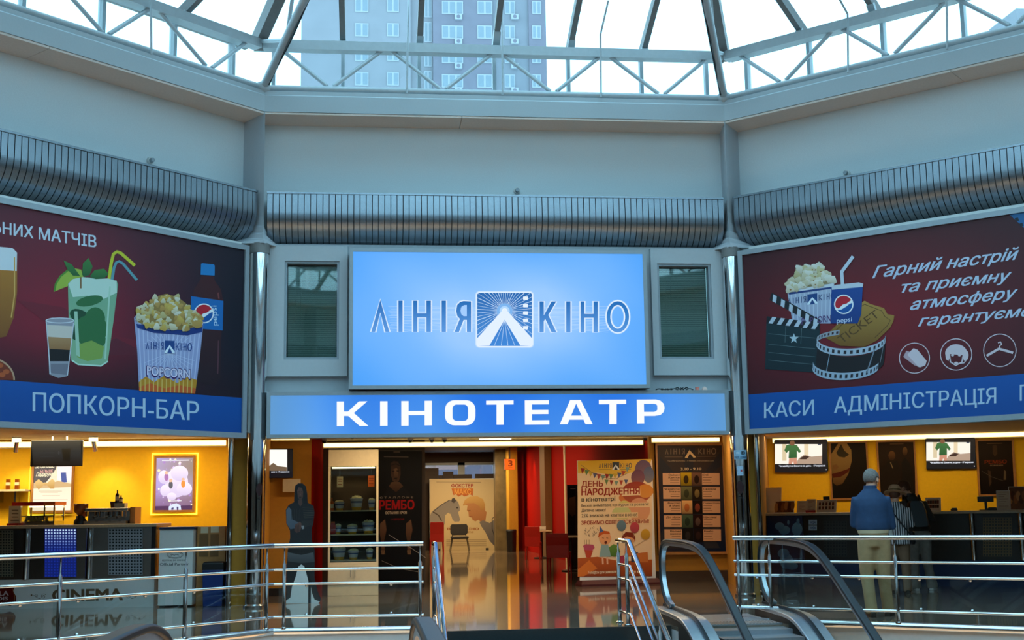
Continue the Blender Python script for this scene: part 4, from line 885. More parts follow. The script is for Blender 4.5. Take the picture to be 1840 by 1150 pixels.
# back wall of the bar: two lit posters, shelf, screen, spotlights
def lit_poster(name, label, x0, y0, x1, y1, draw, neon=5):
    f = FLB; a0, a1, z0, z1 = pr(f, x0, y0, x1, y1, .06); o = thing(name, label, 'poster', f.pt((a0+a1)/2, 0, z0))
    frame4(MB().box(f, a0, a1, .005, .05, z0, z1), f, a0-.02, a1+.02, z0-.02, z1+.02, .035, .01, .075).build('frame', 'wood', o)
    k = .055; e = [(a0-k, z0-k), (a1+k, z0-k), (a1+k, z1+k), (a0-k, z1+k)]
    MB().path([f.pt(a, .035, z) for a, z in e], .011, 8, True).build('neon_outline', 'strip2', o)
    A = Art(f, .055); draw(A); A.build('picture', 'litdim', o)
def d_gift(A):
    t = lambda x, y: (x/5.752, 760+y/5.752); A.t = t
    A.poly([(335, 350), (752, 350), (742, 914), (328, 914)], (236, 214, 176), (250, 232, 208)); A.poly([(340, 350), (600, 350), (580, 470), (520, 560), (470, 620), (345, 620)], (74, 70, 74)); A.poly([(590, 350), (752, 350), (748, 610), (590, 590)], (232, 226, 224))
    A.poly([(628, 512), (682, 510), (692, 612), (636, 616)], (66, 84, 150)); A.poly([(345, 620), (470, 640), (600, 600), (745, 630), (745, 660), (345, 680)], (206, 170, 120))
    A.text('БІЛЬШЕ', (416, 514), (545, 510), (416, 486), (232, 170, 160), .02); A.text('Подарунків', (372, 552), (580, 545), (380, 515), (240, 226, 190), .04, .15); A.text('За більше', (360, 468), (560, 462), (360, 430), (240, 226, 190), .03, .1)
    for p in ([(362, 610), (400, 580), (465, 632), (400, 690), (370, 655)], [(475, 632), (540, 575), (566, 600), (560, 680), (520, 680)], [(455, 615), (485, 615), (485, 645), (455, 645)]): A.poly(p, (226, 190, 120), (190, 140, 70))
    for y, x0, x1, w in ((705, 400, 640, 4), (718, 420, 600, 4), (750, 440, 620, 3), (790, 340, 700, 2), (830, 430, 560, 3), (870, 440, 520, 3)): A.line([(x0, y), (x1, y)], w, (176, 150, 120))
def d_film(A):
    A.t = lambda x, y: (220+x/5.75, 760+y/5.75); q = [(340, 355), (735, 350), (725, 908), (332, 908)]
    A.grid(q, lambda u, v: lerp3(lerp3((176, 158, 214), (140, 120, 90), u*.6+.2*math.sin(9*v)), (122, 84, 132), max(0, v-.55)*2), 8, 10)
    rnd = random.Random(8)
    for i in range(60): x, y = rnd.uniform(345, 720), rnd.uniform(360, 890); r = rnd.uniform(4, 16); A.poly(ell(x, y, r, r, 9), rnd.choice([(214, 190, 230), (236, 220, 180), (190, 160, 220), (250, 236, 220), (166, 130, 190)]))
    for x, y, rx, ry in ((560, 620, 120, 150), (590, 520, 90, 80), (430, 560, 60, 70), (640, 680, 80, 70), (440, 700, 50, 60), (510, 760, 50, 40)): A.poly(ell(x, y, rx, ry, 22), (238, 226, 240), (206, 190, 222))
    for x, y, c in ((455, 560, (166, 110, 170)), (500, 640, (84, 84, 96)), (628, 630, (226, 140, 60))): A.poly(ell(x, y, 22, 40, 14), c); A.poly(ell(x, y-46, 17, 18, 12), (226, 180, 150))
    A.poly([(332, 860), (728, 850), (725, 908), (332, 908)], (74, 40, 84)); A.poly([(478, 900), (480, 862), (520, 838), (560, 830), (600, 850), (608, 898)], (206, 216, 240)); A.poly([(505, 878), (530, 872), (528, 896), (506, 898)], (70, 60, 110)); A.poly([(560, 866), (580, 866), (578, 898), (562, 898)], (70, 60, 110)); A.line([(410, 388), (690, 384)], 8, (250, 250, 250)); A.line([(480, 806), (610, 804)], 5, (250, 250, 250))
lit_poster('lit_poster', 'neon outlined poster with a golden bow and a blue booklet hanging behind the popcorn warmer', 58.5, 820, 130, 919, d_gift)
lit_poster('lit_poster', 'neon outlined poster of pale furry shapes and small figures on the yellow bar wall', 278.5, 821, 348, 918, d_film)
FTV = FR((0, 20.6), 0)
def tv(name, label, f, x0, y0, x1, y1, draw, hang=None, m='screen', d=.06):
    a0, a1, z0, z1 = pr(f, x0, y0, x1, y1, d); o = thing(name, label, 'screen', f.pt((a0+a1)/2, 0, z0))
    MB().box(f, a0, a1, 0, d, z0, z1).build('casing', 'black', o, .006); A = Art(f, d+.002); draw(A); A.build('screen_picture', m, o)
    mb = MB()
    if hang:
        for a in (a0+(a1-a0)*.4, a0+(a1-a0)*.68): mb.tube(f.pt(a, .02, z1-.02), f.pt(a, .02, 2.62), .012, 8)
        mb.build('ceiling_rod', 'white', o)
    else:
        mb.box(f, a0+(a1-a0)*.3, a0+(a1-a0)*.7, -.06, 0, z0+.1, z1-.1).build('wall_mount', 'black', o)
    return o
def d_dark(A):
    A.t = lambda x, y: (x/5.752, 760+y/5.752); A.grid([(322, 188), (832, 188), (850, 440), (345, 440)], lambda u, v: lerp3((40, 48, 56), (34, 22, 18), max(0, v-.6)*2.4), 4, 6)
    A.poly([(636, 265), (730, 262), (722, 395), (655, 395)], (6, 6, 8)); A.line([(440, 210), (680, 206)], 6, (70, 80, 92)); A.line([(590, 310), (625, 308)], 5, (90, 100, 110)); A.line([(607, 292), (609, 328)], 5, (90, 100, 110))
    for y in (270, 310, 350): A.line([(420, y), (560, y-4)], 5, (58, 66, 76))
tv('hanging_screen', 'dark screen hanging on rods from the ceiling above the popcorn bar', FTV, 55, 791, 148, 838, d_dark, True, 'dimscreen')
for px, lab in ((30, 'small spotlight under the ceiling near the bottle shelf'), (168, 'small spotlight under the ceiling above the coffee machine')):
    c = V((FY(20.9).ax(px, 800), 20.9, 2.62)); o = thing('spotlight', lab, 'lamp', c, group='bar spotlights')
    MB().wbox(c.x-.07, c.x+.07, 20.87, 20.93, 2.53, 2.62).build('mount', 'white', o); MB().tube(c+V((0, 0, -.09)), c+V((-.03 if px < 100 else .02, .06, -.24)), .035, 12).build('lamp_head', 'steel', o)
    spot('spotlight_beam', c+V((0, .07, -.25)), (c.x+(-.1 if px < 100 else .15), 21.78, 1.62), 34, (1, .86, .55), 62)
def bottle(name, label, c, r, h, m1, m2, group=None):
    o = thing(name, label, 'bottle', c, group=group)
    MB().lathe(c, [(r, 0), (r, h*.6), (r*.8, h*.7), (r*.35, h*.78), (r*.35, h*.93)], 14).build('glass_body', m1, o); MB().lathe(V(c)+V((0, 0, h*.93)), [(r*.4, 0), (r*.4, h*.07)], 12).build('cap', m2, o); MB().lathe(V(c)+V((0, 0, h*.2)), [(r*1.02, 0), (r*1.02, h*.3)], 14).build('bottle_label', 'cream', o); return o
M['amber'] = mat('amber_bottle', (120, 60, 16), .15, noise=.1); M['darkglass'] = mat('dark_bottle', (40, 26, 14), .12, noise=.1); M['orange'] = mat('orange_plastic', (214, 96, 20), .35, noise=.05)
f = FR((0, 21.5), 0); a0, a1, z0, z1 = pr(f, -40, 880, 47, 883, 0)
sh = thing('wall_shelf', 'thin shelf with two packages fixed high on the yellow bar wall', 'shelf', f.pt(a0, -.3, z0)); MB().box(f, a0, a1, -.3, .05, z0, z0+.03).build('board', 'cream', sh)
for a in (a0+.3, a1-.2): MB().box(f, a, a+.03, -.3, -.05, z0-.18, z0).build('bracket', 'steel', sh)
for px, lab in ((14.5, 'brown and white carton standing on the bar shelf, farther from the gift poster'), (30.5, 'brown and white carton standing on the bar shelf, nearer the gift poster')):
    a = f.ax(px, 870, -.1); o = thing('drink_carton', lab, 'carton', f.pt(a, -.1, z0+.03), group='cartons on the bar shelf')
    MB().box(f, a-.03, a+.03, -.14, -.08, z0+.03, z0+.20).build('carton_body', 'amber', o); MB().box(f, a-.031, a+.031, -.141, -.079, z0+.10, z0+.15).build('carton_band', 'cream', o)
MD = FR((FBC.o.x, FBC.o.y), FBC.ang)
def dep(d): return FR(FBC.pt(0, d, 0)[:2], FBC.ang)
# popcorn warmer
f = dep(-.3); a0, a1, z0, z1 = pr(f, 36, 902, 98, 943, 0); a0b = f.ax(22, 905)
pw = thing('popcorn_warmer', 'glass popcorn warmer with a red top standing on the bar counter', 'machine', f.pt((a0+a1)/2, -.2, CTOP)); z1 = f.zx(60, 902)
MB().box(f, a0, a1, -.42, 0, CTOP, CTOP+.06).build('base', 'steel', pw); MB().box(f, a0b, f.ax(79, 905), -.45, .02, z1-.055, z1).build('red_top', 'red_plastic', pw); MB().box(f, f.ax(79, 905), a1+.01, -.45, .02, z1-.05, z1).build('orange_top', 'orange', pw)
for a in (a0, a1-.02, f.ax(79, 905)):
    for d in (-.42, -.02): MB().box(f, a, a+.02, d, d+.02, CTOP+.06, z1-.05).build('corner_post', 'steel', pw)
MB().box(f, a0+.02, a1-.02, -.012, -.006, CTOP+.06, z1-.055).build('glass_front', 'case_glass', pw)
MB().box(f, a0+.02, a1-.02, -.4, -.03, CTOP+.13, CTOP+.145).build('inner_shelf', 'steel', pw)
M['popcorn'] = mat('popcorn', (244, 226, 176), .8, noise=.2, nscale=60)
mb = MB(); rnd = random.Random(2)
for i in range(160): a = rnd.uniform(a0+.04, a1-.22); d = rnd.uniform(-.36, -.05); mb.ball(f.pt(a, d, CTOP+.07+rnd.uniform(0, .05)), rnd.uniform(.014, .022), 5, 3)
o = mb.build('popcorn_heap', 'popcorn', pw); o['kind'] = 'stuff'
MB().tube(f.pt(a0+.06, -.2, z1-.07), f.pt(a1-.06, -.2, z1-.07), .012, 8).build('heat_lamp', 'tube', pw)
# menu card
a0, a1, z0, z1 = pr(f, 15.5, 909, 36, 943, .1); mc = thing('menu_card', 'small pinkish price card with a red foot on the bar counter beside the popcorn warmer', 'card', f.pt(a0, .1, CTOP))
MB().box(f, a0, a1, .08, .1, CTOP+.03, z1).build('card_board', 'cream', mc); MB().box(f, a0, a1, .04, .16, CTOP, CTOP+.035).build('card_foot', 'red_plastic', mc)
A = Art(f, .103)
for y in (917, 923, 929): A.line([(21, y), (33, y)], 1.4, (90, 60, 40))
A.line([(19, 935), (34, 935)], 1.6, (60, 20, 20)); A.build('card_print', 'print', mc)
# coffee grinder and coffee machine
f = dep(-.35); a0, a1, z0, z1 = pr(f, 130, 905, 152, 943)
gr = thing('coffee_grinder', 'coffee grinder with a clear hopper on the bar counter', 'machine', f.pt((a0+a1)/2, -.1, CTOP)); c = f.pt((a0+a1)/2, -.1, 0); h = z1-CTOP
MB().lathe(c+V((0, 0, CTOP)), [(.1, 0), (.1, .05), (.07, .09), (.065, h*.42)], 18).build('grinder_body', 'black', gr); MB().lathe(c+V((0, 0, CTOP)), [(.04, h*.42), (.10, h*.62), (.11, h*.97), (.10, h)], 18).build('hopper', 'amber', gr); MB().box(f, (a0+a1)/2+.04, (a0+a1)/2+.09, -.14, -.06, CTOP+.12, CTOP+.2).build('doser', 'orange', gr)
a0, a1, z0, z1 = pr(f, 152, 914, 228, 943); cm = thing('coffee_machine', 'wide chrome coffee machine on the bar counter', 'machine', f.pt((a0+a1)/2, -.2, CTOP)); z1 = f.zx(190, 913)
MB().box(f, a0, a1, -.5, -.14, CTOP+.03, z1).build('machine_body', 'steel', cm, .01); MB().box(f, a0, a1, -.45, .05, CTOP, CTOP+.05).build('drip_tray', 'steel', cm, .005); MB().box(f, a0-.01, a1+.01, -.5, .0, z1-.05, z1).build('cup_warmer', 'steel', cm, .008)
for k_ in (.28, .58, .82):
    a = a0+(a1-a0)*k_; hd = MB().lathe(f.pt(a, -.06, z1-.13), [(.045, 0), (.045, .08)], 14).build('brew_group', 'chrome', cm); MB().path([f.pt(a, -.06, z1-.12), f.pt(a, .12, z1-.14)], .018, 8).build('handle', 'black', hd)
a0, a1, z0, z1 = pr(f, 230, 911, 239, 943); o = MB().box(f, a0, a1, -.4, -.1, CTOP, z1).build('napkin_box', 'wood'); tag(o, 'brown box shelf standing beside the coffee machine on the bar counter', 'box')
zt_ = f.zx(190, 913)
o = thing('paper_cup', 'brown paper cup on top of the coffee machine', 'cup', f.pt(f.ax(195, 905), -.2, zt_)); MB().lathe(f.pt(f.ax(195, 905), -.2, zt_), [(.03, 0), (.042, .085)], 16).build('cup_body', 'amber', o); MB().lathe(f.pt(f.ax(195, 905), -.2, zt_+.085), [(.045, 0), (.04, .015)], 16).build('cup_lid', 'black', o)
bx = f.ax(209, 908); o = MB().box(f, bx-.08, bx+.08, -.3, -.14, zt_, zt_+.075).build('small_carton', 'cream'); tag(o, 'pale carton on top of the coffee machine under two bottles', 'packaging')
bottle('syrup_bottle', 'tall dark syrup bottle on the carton above the coffee machine', f.pt(f.ax(202, 900), -.22, zt_+.075), .03, .2, 'darkglass', 'black', 'syrup bottles'); bottle('syrup_bottle', 'short dark syrup bottle on the carton above the coffee machine', f.pt(f.ax(209, 900), -.22, zt_+.075), .028, .12, 'darkglass', 'orange', 'syrup bottles')
# white cabinet, wooden cabinet, blue bin
f = FR((-2.95, 19.2), R(-5)); a0, a1, z0, z1 = pr(f, 285, 947, 346, 1090)
o = thing('partner_cabinet', 'white lectern cabinet with an oval emblem and small lettering beside the bar counter', 'cabinet', f.pt((a0+a1)/2, 0, 0)); MB().box(f, a0, a1, -.5, 0, .02, z1-.03).build('cabinet_body', 'white', o, .004); MB().box(f, a0, a1+.02, -.55, .02, z1-.035, z1).build('cabinet_top', 'blue', o); MB().box(f, a0+.02, a1-.02, -.48, -.02, 0, .025).build('plinth', 'black', o)
A = Art(f, .003, lambda x, y: (260+x/5.477, 940+y/5.477)); GR = (70, 74, 80)
A.text('Official Partner', (150, 418), (436, 414), (150, 394), GR, .012); A.text('FESTIVAL DE CANNES', (172, 375), (414, 371), (172, 360), (90, 94, 100)); A.ring(298, 312, 78, 34, 4, GR); A.ring(298, 312, 66, 26, 2, GR); A.line([(258, 318), (276, 306), (290, 320), (306, 306), (336, 314)], 5, GR); A.line([(246, 318), (262, 300), (270, 318)], 4, GR); A.build('emblem', 'print', o)
a0, a1, z0, z1 = pr(f, 347, 946, 404, 1087, -.12); o = thing('wooden_cabinet', 'light wooden cabinet with pale notice sheets beside the chrome column', 'cabinet', f.pt((a0+a1)/2, -.3, 0)); a0 += .05; MB().box(f, a0, a1, -.40, -.12, 0, z1).build('cabinet_body', 'wood', o, .004)
for x0, x1, y0, y1 in ((361, 374, 947, 958), (379, 393, 946, 957)):
    b0, b1, y0_, y1_ = pr(f, x0, y0, x1, y1, -.118); MB().box(f, b0, b1, -.122, -.112, y0_, y1_).build('notice_sheet', 'cream', o)
for x0, x1 in ((358, 374), (378, 393)):
    b0, b1, y0_, y1_ = pr(f, x0, 960, x1, 1000, -.118); MB().box(f, b0, b1, -.122, -.114, y0_, y1_).build('brown_sheet', 'brownlt', o)
a0, a1, z0, z1 = pr(f, 365, 1009, 403, 1091, .05); o = thing('waste_bin', 'dark blue waste bin with a black lid in front of the wooden cabinet', 'bin', f.pt((a0+a1)/2, -.02, 0)); am = (a0+a1)/2; hw = (a1-a0)/2
MB().loft([[f.pt(am+sx*hw*s, 0.02+sy*.11*s, z) for sx, sy in ((-1, -1), (1, -1), (1, 1), (-1, 1))] for s, z in ((.9, 0), (1, z1-.12))], False).build('bin_body', 'bluebin', o, .01); MB().loft([[f.pt(am+sx*hw*s, 0.02+sy*.11*s, z) for sx, sy in ((-1, -1), (1, -1), (1, 1), (-1, 1))] for s, z in ((1.03, z1-.12), (1.0, z1-.02), (.8, z1))], False).build('bin_lid', 'black', o, .01)
# ================================================================ foyer
f = FY(21.14); t6 = lambda x, y: (470+x/5.227, 780+y/5.227)
def d_tv(A):
    A.t = t6; A.rect(70, 146, 240, 345, (250, 248, 240)); A.rect(70, 345, 292, 410, (6, 10, 22)); A.rect(240, 146, 292, 345, (14, 14, 18)); A.poly([(70, 330), (70, 300), (110, 270), (150, 300), (238, 310), (238, 345), (70, 345)], (110, 90, 70)); A.text('оля з 17 вересня', (92, 362), (260, 360), (92, 348), (220, 226, 240), .02)
tv('wall_screen', 'small lit screen on the ochre foyer wall beside the chrome column', f, 481, 806, 526, 859, d_tv)
a0, a1, z0, z1 = pr(f, 508, 860.5, 540, 884, .05); o = MB().box(f, a0, a1, .035, .045, z0, z1).build('paper_notice', 'cream'); tag(o, 'blank pale paper notice on the ochre wall behind the cardboard figure', 'notice')
# cardboard figure
f = FR((-1.25, 19.25), R(4)); ts = lambda x, y: (500+x/4.6, 850+y/4.6)
out = [(135, 150), (140, 110), (165, 90), (200, 90), (228, 115), (238, 170), (244, 250), (290, 275), (300, 330), (290, 420), (276, 470), (278, 560), (300, 640), (302, 740), (300, 870), (325, 980), (352, 1040), (345, 1068), (330, 1080), (42, 1085), (36, 1060), (70, 1010), (50, 870), (72, 740), (80, 640), (98, 540), (96, 480), (66, 420), (62, 310), (85, 270), (130, 245)]
def fp(p, d=0): return f.px(*ts(*p), d)
low = min(fp(p)[1] for p in out); o = thing('cardboard_figure', 'life size cardboard cutout of a long haired man in dark clothes with folded arms', 'cutout', f.pt(fp((180, 1080))[0], 0, 0))
MB().prism(f, [(a, z-low) for a, z in [fp(p) for p in out]], -.012, 0).build('cardboard', 'white', o)
A = Art(f, .001); A.plane = True
def fq(pts): return [(a, z-low) for a, z in [fp(p) for p in pts]]
DK, DK2, SK = (34, 32, 34), (22, 21, 24), (112, 76, 66)
A.poly(fq([(135, 150), (140, 110), (165, 90), (200, 90), (228, 115), (238, 170), (244, 250), (290, 275), (300, 330), (290, 420), (276, 470), (278, 560), (300, 640), (302, 740), (300, 870), (325, 980), (352, 1040), (345, 1068), (300, 1050), (280, 1000), (272, 950), (250, 900), (215, 775), (190, 760), (165, 780), (145, 860), (112, 950), (100, 1035), (36, 1078), (36, 1060), (70, 1010), (50, 870), (72, 740), (80, 640), (98, 540), (96, 480), (66, 420), (62, 310), (85, 270), (130, 245)]), DK)
A.poly(fq([(135, 250), (138, 150), (148, 110), (175, 92), (205, 96), (228, 120), (240, 180), (244, 262), (212, 262), (206, 200), (200, 140), (168, 120), (154, 150), (160, 250)]), DK2); A.poly(fq([(156, 150), (168, 122), (196, 128), (206, 160), (204, 200), (194, 225), (176, 228), (162, 205)]), SK, (84, 58, 52))
for p in ([(164, 160), (178, 158), (178, 163), (164, 164)], [(188, 158), (200, 160), (200, 164), (188, 163)], [(172, 202), (192, 202), (190, 207), (174, 207)]): A.poly(fq(p), (40, 26, 24))
A.poly(fq([(181, 165), (187, 188), (178, 190)]), (132, 92, 80)); A.poly(fq([(166, 225), (196, 225), (200, 260), (182, 282), (166, 258)]), (90, 62, 56))
A.poly(fq([(66, 310), (88, 285), (108, 310), (118, 390), (170, 415), (182, 440), (150, 460), (100, 470), (68, 420)]), (104, 112, 124), (84, 92, 104)); A.poly(fq([(140, 430), (180, 408), (198, 430), (180, 490), (150, 500), (132, 480)]), SK, (84, 56, 50)); A.poly(fq([(190, 400), (280, 395), (290, 430), (220, 455), (192, 450)]), (48, 44, 42)); A.poly(fq([(190, 440), (212, 440), (214, 466), (196, 470)]), (150, 150, 150))
for p in ([(142, 440), (148, 440), (150, 490), (143, 488)], [(154, 436), (159, 436), (162, 494), (155, 494)], [(166, 432), (171, 432), (173, 488), (167, 490)]): A.poly(fq(p), (70, 46, 42))
A.poly(fq([(76, 660), (190, 680), (290, 660), (300, 740), (190, 750), (78, 735)]), (92, 92, 94), (62, 62, 64)); A.poly(fq([(78, 640), (290, 640), (292, 660), (190, 682), (78, 660)]), (28, 24, 22))
for i in range(7): A.line(fq([(200+i*2, 290+i*14), (296, 286+i*14)]), .006, (76, 70, 62))
for i in range(4): A.line(fq([(110+i*22, 300), (112+i*20, 390)]), .008, (46, 44, 46))
A.build('figure_print', 'print', o); a, z = fp((258, 1000)); MB().bar(f.pt(a, -.02, .42), f.pt(a, -.30, 0), .05, .012).build('support_strut', 'black', o); a2 = fp((259, 1000))[0]; MB().box(f, a2-.02, a2+.02, .0005, .004, .002, .36).build('strut_front', 'black', o)
# popcorn display case with its buckets
f = FY(20.8); a0, a1, z0, z1 = pr(f, 589.5, 808, 680, 1069); dc = thing('display_case', 'tall cream display case with glass front and shelves of popcorn buckets', 'cabinet', f.pt((a0+a1)/2, -.2, 0)); DD = -.42
zg0, zg1 = f.zx(635, 1010), f.zx(635, 838); t = .035
MB().box(f, a0, a1, DD, 0, zg1, z1).build('header_box', 'cream', dc, .004); MB().box(f, a0+t, a1-t, DD, DD+.012, zg0, zg1).build('back_panel', 'brown', dc)
for a in (a0, a1-t): MB().box(f, a, a+t, DD, 0, zg0, zg1).build('side_frame', 'cream', dc)
MB().box(f, a0, a1, DD, 0, .0, zg0).build('base_cabinet', 'cream', dc, .004); am = (a0+a1)/2
SHZ = [f.zx(635, 917, -.05), f.zx(635, 959.5, -.05), f.zx(635, 1006, -.05)]
for z in SHZ: MB().box(f, a0+t, a1-t, DD+.015, -.012, z-.02, z).build('shelf', 'cream', dc)
for s_ in (0, 1):
    for zz0_, zz1_ in ((f.zx(635, 1066), f.zx(635, 1066)+.02), (.18, zg0-.06)):
        if zz1_-zz0_ < .1: continue
        dr = MB().box(f, (a0+.01, am+.005)[s_], (am-.005, a1-.01)[s_], 0, .014, zz0_, zz1_).build('door', 'cream', dc); ah = am+(-.04 if s_ == 0 else .03); MB().path([f.pt(ah, .014, zz1_-.18), f.pt(ah, .035, zz1_-.17), f.pt(ah, .035, zz1_-.06), f.pt(ah, .014, zz1_-.05)], .005, 6).build('handle', 'steel', dr)
MB().box(f, a0+t, a1-t, -.008, -.003, zg0, zg1).build('glass_pane', 'case_glass', dc)
o = MB().tube(f.pt(a0+.06, -.06, zg1-.02), f.pt(a1-.06, -.06, zg1-.02), .012, 8).build('lamp_tube', 'tube', dc)
M['bucket'] = mat('bucket_card', (190, 196, 206), .5, noise=.04); M['flame'] = mat('bucket_yellow_print', (206, 150, 40), .5, noise=.25, nscale=25); M['bluebandm'] = mat('bucket_blue_print', (60, 80, 130), .5, noise=.1)
ROW = [(0, 685, 780, 605, 698, 'first from the chrome column on the top shelf'), (0, 830, 955, 565, 698, 'tallest on the top shelf, in the middle'), (0, 1000, 1068, 590, 698, 'narrow one at the end of the top shelf'), (1, 690, 750, 820, 912, 'behind the red bag on the middle shelf'), (1, 800, 905, 825, 912, 'in the middle of the middle shelf'), (1, 942, 1065, 790, 915, 'biggest one at the end of the middle shelf'), (2, 660, 795, 1050, 1178, 'first from the chrome column on the bottom shelf'), (2, 810, 915, 1075, 1175, 'in the middle of the bottom shelf'), (2, 980, 1050, 1070, 1172, 'small one at the end of the bottom shelf')]
for r, x0, x1, y0, y1, lab in ROW:
    b0, b1 = f.ax(*t6(x0, y0), -.15), f.ax(*t6(x1, y0), -.15); rr = (b1-b0)/2*.95; zb_ = SHZ[r]; h = (y1-y0)/5.227/2239*20.95; hb = h*.78; c = f.pt((b0+b1)/2, -.03-rr, zb_)
    o = thing('popcorn_bucket', 'popcorn bucket in the display case, '+lab, 'bucket', c, group='popcorn buckets in the display case')
    MB().lathe(c, [(rr*.78, hb*.28), (rr, hb), (rr*1.04, hb), (rr*1.04, hb+.008), (rr*.97, hb+.01)], 22).build('bucket_body', 'bucket', o); MB().lathe(c, [(rr*.7, 0), (rr*.785, hb*.3)], 22).build('yellow_print', 'flame', o); MB().lathe(c, [(rr*.925, hb*.66), (rr*.965, hb*.8)], 22).build('blue_print', 'bluebandm', o)
    mb = MB(); rnd = random.Random(int(x0+y0)); mb.ball(c+V((0, 0, hb)), rr*.9, 12, 6, (1, 1, (h-hb)/rr))
    for i in range(36): th = rnd.uniform(0, 6.28); q = rnd.uniform(0, 1)**.5; mb.ball(c+V((rr*.88*q*math.cos(th), rr*.88*q*math.sin(th), hb+(h-hb)*.9*(1-q*q)**.5)), .013, 5, 3)
    mb.build('popcorn', 'popcorn', o)
bottle('juice_bottle', 'orange juice bottle on the top shelf of the display case', f.pt(f.ax(*t6(662, 650), -.12), -.06, SHZ[0]), .03, .21, 'orange', 'orange')
c = f.pt(f.ax(*t6(672, 870), -.12), -.045, SHZ[1]); o = thing('snack_bag', 'red snack bag on the middle shelf of the display case', 'bag', c)
MB().loft([[c+V((sx*w_, sy*dd, z)) for sx, sy in ((-1, -1), (1, -1), (1, 1), (-1, 1))] for w_, dd, z in ((.038, .01, 0), (.045, .03, .07), (.042, .028, .13), (.03, .004, .19))], True).build('bag_body', 'red_plastic', o); MB().wbox(c.x-.03, c.x+.03, c.y-.006, c.y+.006, c.z+.185, c.z+.205).build('bag_seal', 'orange', o)
for x0, x1, y0, y1, m_, lab in ((708, 765, 398, 500, 'cream', 'pale price tag hanging in the upper part of the display case, nearer the cardboard figure'), (1000, 1060, 390, 495, 'orange', 'orange price tag hanging in the upper part of the display case, nearer the black banner')):
    q0 = f.px(*t6(x0, y0), -.05); q1 = f.px(*t6(x1, y1), -.05); o = thing('price_tag', lab, 'tag', f.pt(q0[0], -.05, q1[1])); MB().box(f, q0[0], q1[0], -.055, -.05, q1[1], q0[1]).build('tag_card', m_, o)
    A = Art(f, -.049, t6); [A.line([(x0+8, y0+k_), (x1-8, y0+k_)], 7, (150, 60, 30)) for k_ in (25, 45, 75)]; A.build('tag_print', 'print', o); MB().tube(f.pt((q0[0]+q1[0])/2, -.052, q0[1]), f.pt((q0[0]+q1[0])/2, -.052, zg1), .002, 5).build('tag_string', 'steel', o)
# black film banner
f = FY(22.65); q = pr(f, 681, 809, 757, 1052); o = thing('film_banner', 'black film banner with big red title letters and an armed man beside the display case', 'banner', f.pt((q[0]+q[1])/2, 0, 0))
MB().box(f, q[0], q[1], -.03, 0, .06, q[3]).build('banner_board', 'black', o); MB().box(f, q[0]-.04, q[1]+.04, -.12, .12, 0, .06).build('stand_foot', 'black', o)
A = Art(f, .002, t6); A.rect(1103, 160, 1505, 1420, (14, 8, 8), (10, 6, 6))
sk1, sk2 = (132, 96, 66), (64, 40, 28)
A.poly([(1215, 330), (1212, 275), (1240, 252), (1280, 258), (1304, 300), (1306, 380), (1290, 440), (1262, 462), (1232, 440), (1216, 390)], (58, 36, 24), (90, 62, 44)); A.poly([(1240, 330), (1268, 318), (1284, 340), (1282, 420), (1262, 440), (1246, 400)], sk1, sk2)
for p in ([(1224, 345), (1248, 342), (1248, 352), (1226, 355)], [(1268, 340), (1292, 342), (1290, 352), (1268, 350)], [(1244, 412), (1276, 410), (1270, 420), (1250, 421)]): A.poly(p, (24, 14, 10))
A.line([(1218, 292), (1262, 280), (1304, 300)], 8, (30, 14, 12)); A.poly([(1222, 450), (1296, 450), (1330, 490), (1262, 546), (1196, 490)], (104, 72, 48), sk2)
A.poly([(1150, 560), (1196, 492), (1262, 548), (1328, 490), (1400, 560), (1430, 600), (1130, 600)], (22, 16, 16))
for s_ in (1, -1):
    cx = 1262+s_*122; A.poly([(cx-26, 840), (cx+20, 800), (cx+34, 900), (cx+10, 1010), (cx-16, 1010), (cx-30, 930)], (112, 78, 54), (70, 44, 30)); A.poly([(cx-16, 1010), (cx+12, 1010), (cx+18, 1090), (cx-14, 1100)], sk1, sk2)
    for g_ in range(4): A.line([(cx-14+g_*9, 1090), (cx-10+g_*9, 1130)], 6, sk1)
A.line([(1195, 945), (1300, 1010), (1420, 1080), (1540, 1160)], 4, (170, 160, 150)); A.line([(1130, 1190), (1290, 1260), (1500, 1300)], 3, (150, 140, 130))
A.text('ОСТАННЯ КРОВ', (1163, 752), (1364, 748), (1163, 730), (196, 176, 150), .03); A.text('РЕМБО', (1108, 708), (1432, 704), (1108, 628), (170, 14, 14), .06); A.text('С Т А Л Л О Н Е', (1112, 606), (1424, 602), (1112, 590), (150, 130, 110), .01); A.text('19 ВЕРЕСНЯ', (1215, 810), (1338, 808), (1215, 794), (130, 20, 16), .02); A.line([(1148, 212), (1380, 216)], 8, (110, 96, 84)); A.line([(1240, 168), (1300, 168)], 7, (120, 100, 84))
A.build('banner_print', 'gloss', o)
# ================================================================ rear hall
f = FY(43.2); t8 = lambda x, y: (740+x/5, 780+y/5); q = pr(f, 772, 860, 890, 988); o = thing('hall_banner', 'large pale banner with an animal head and fair haired child at the hall end', 'banner', f.pt((q[0]+q[1])/2, 0, 0))
MB().box(f, q[0], q[1], -.05, 0, .03, q[3]).build('banner_board', 'white', o); [MB().box(f, a-.05, a+.05, -.4, .1, 0, .04).build('stand_foot', 'black', o) for a in (q[0]+.3, q[1]-.3)]
A = Art(f, .004, t8); A.poly([(162, 402), (744, 406), (752, 1038), (164, 1046)], (206, 186, 142), (196, 174, 128))
A.line([(220, 430), (620, 432)], 5, (150, 130, 100)); A.text('ФОКСТЕР', (356, 478), (552, 478), (356, 450), (150, 26, 18), .07); A.poly([(356, 488), (552, 488), (548, 556), (520, 540), (500, 552), (470, 560), (450, 545), (420, 562), (395, 540), (374, 550)], (196, 112, 30), (176, 84, 24)); A.text('МАКС', (384, 540), (530, 540), (384, 496), (226, 160, 70), .06)
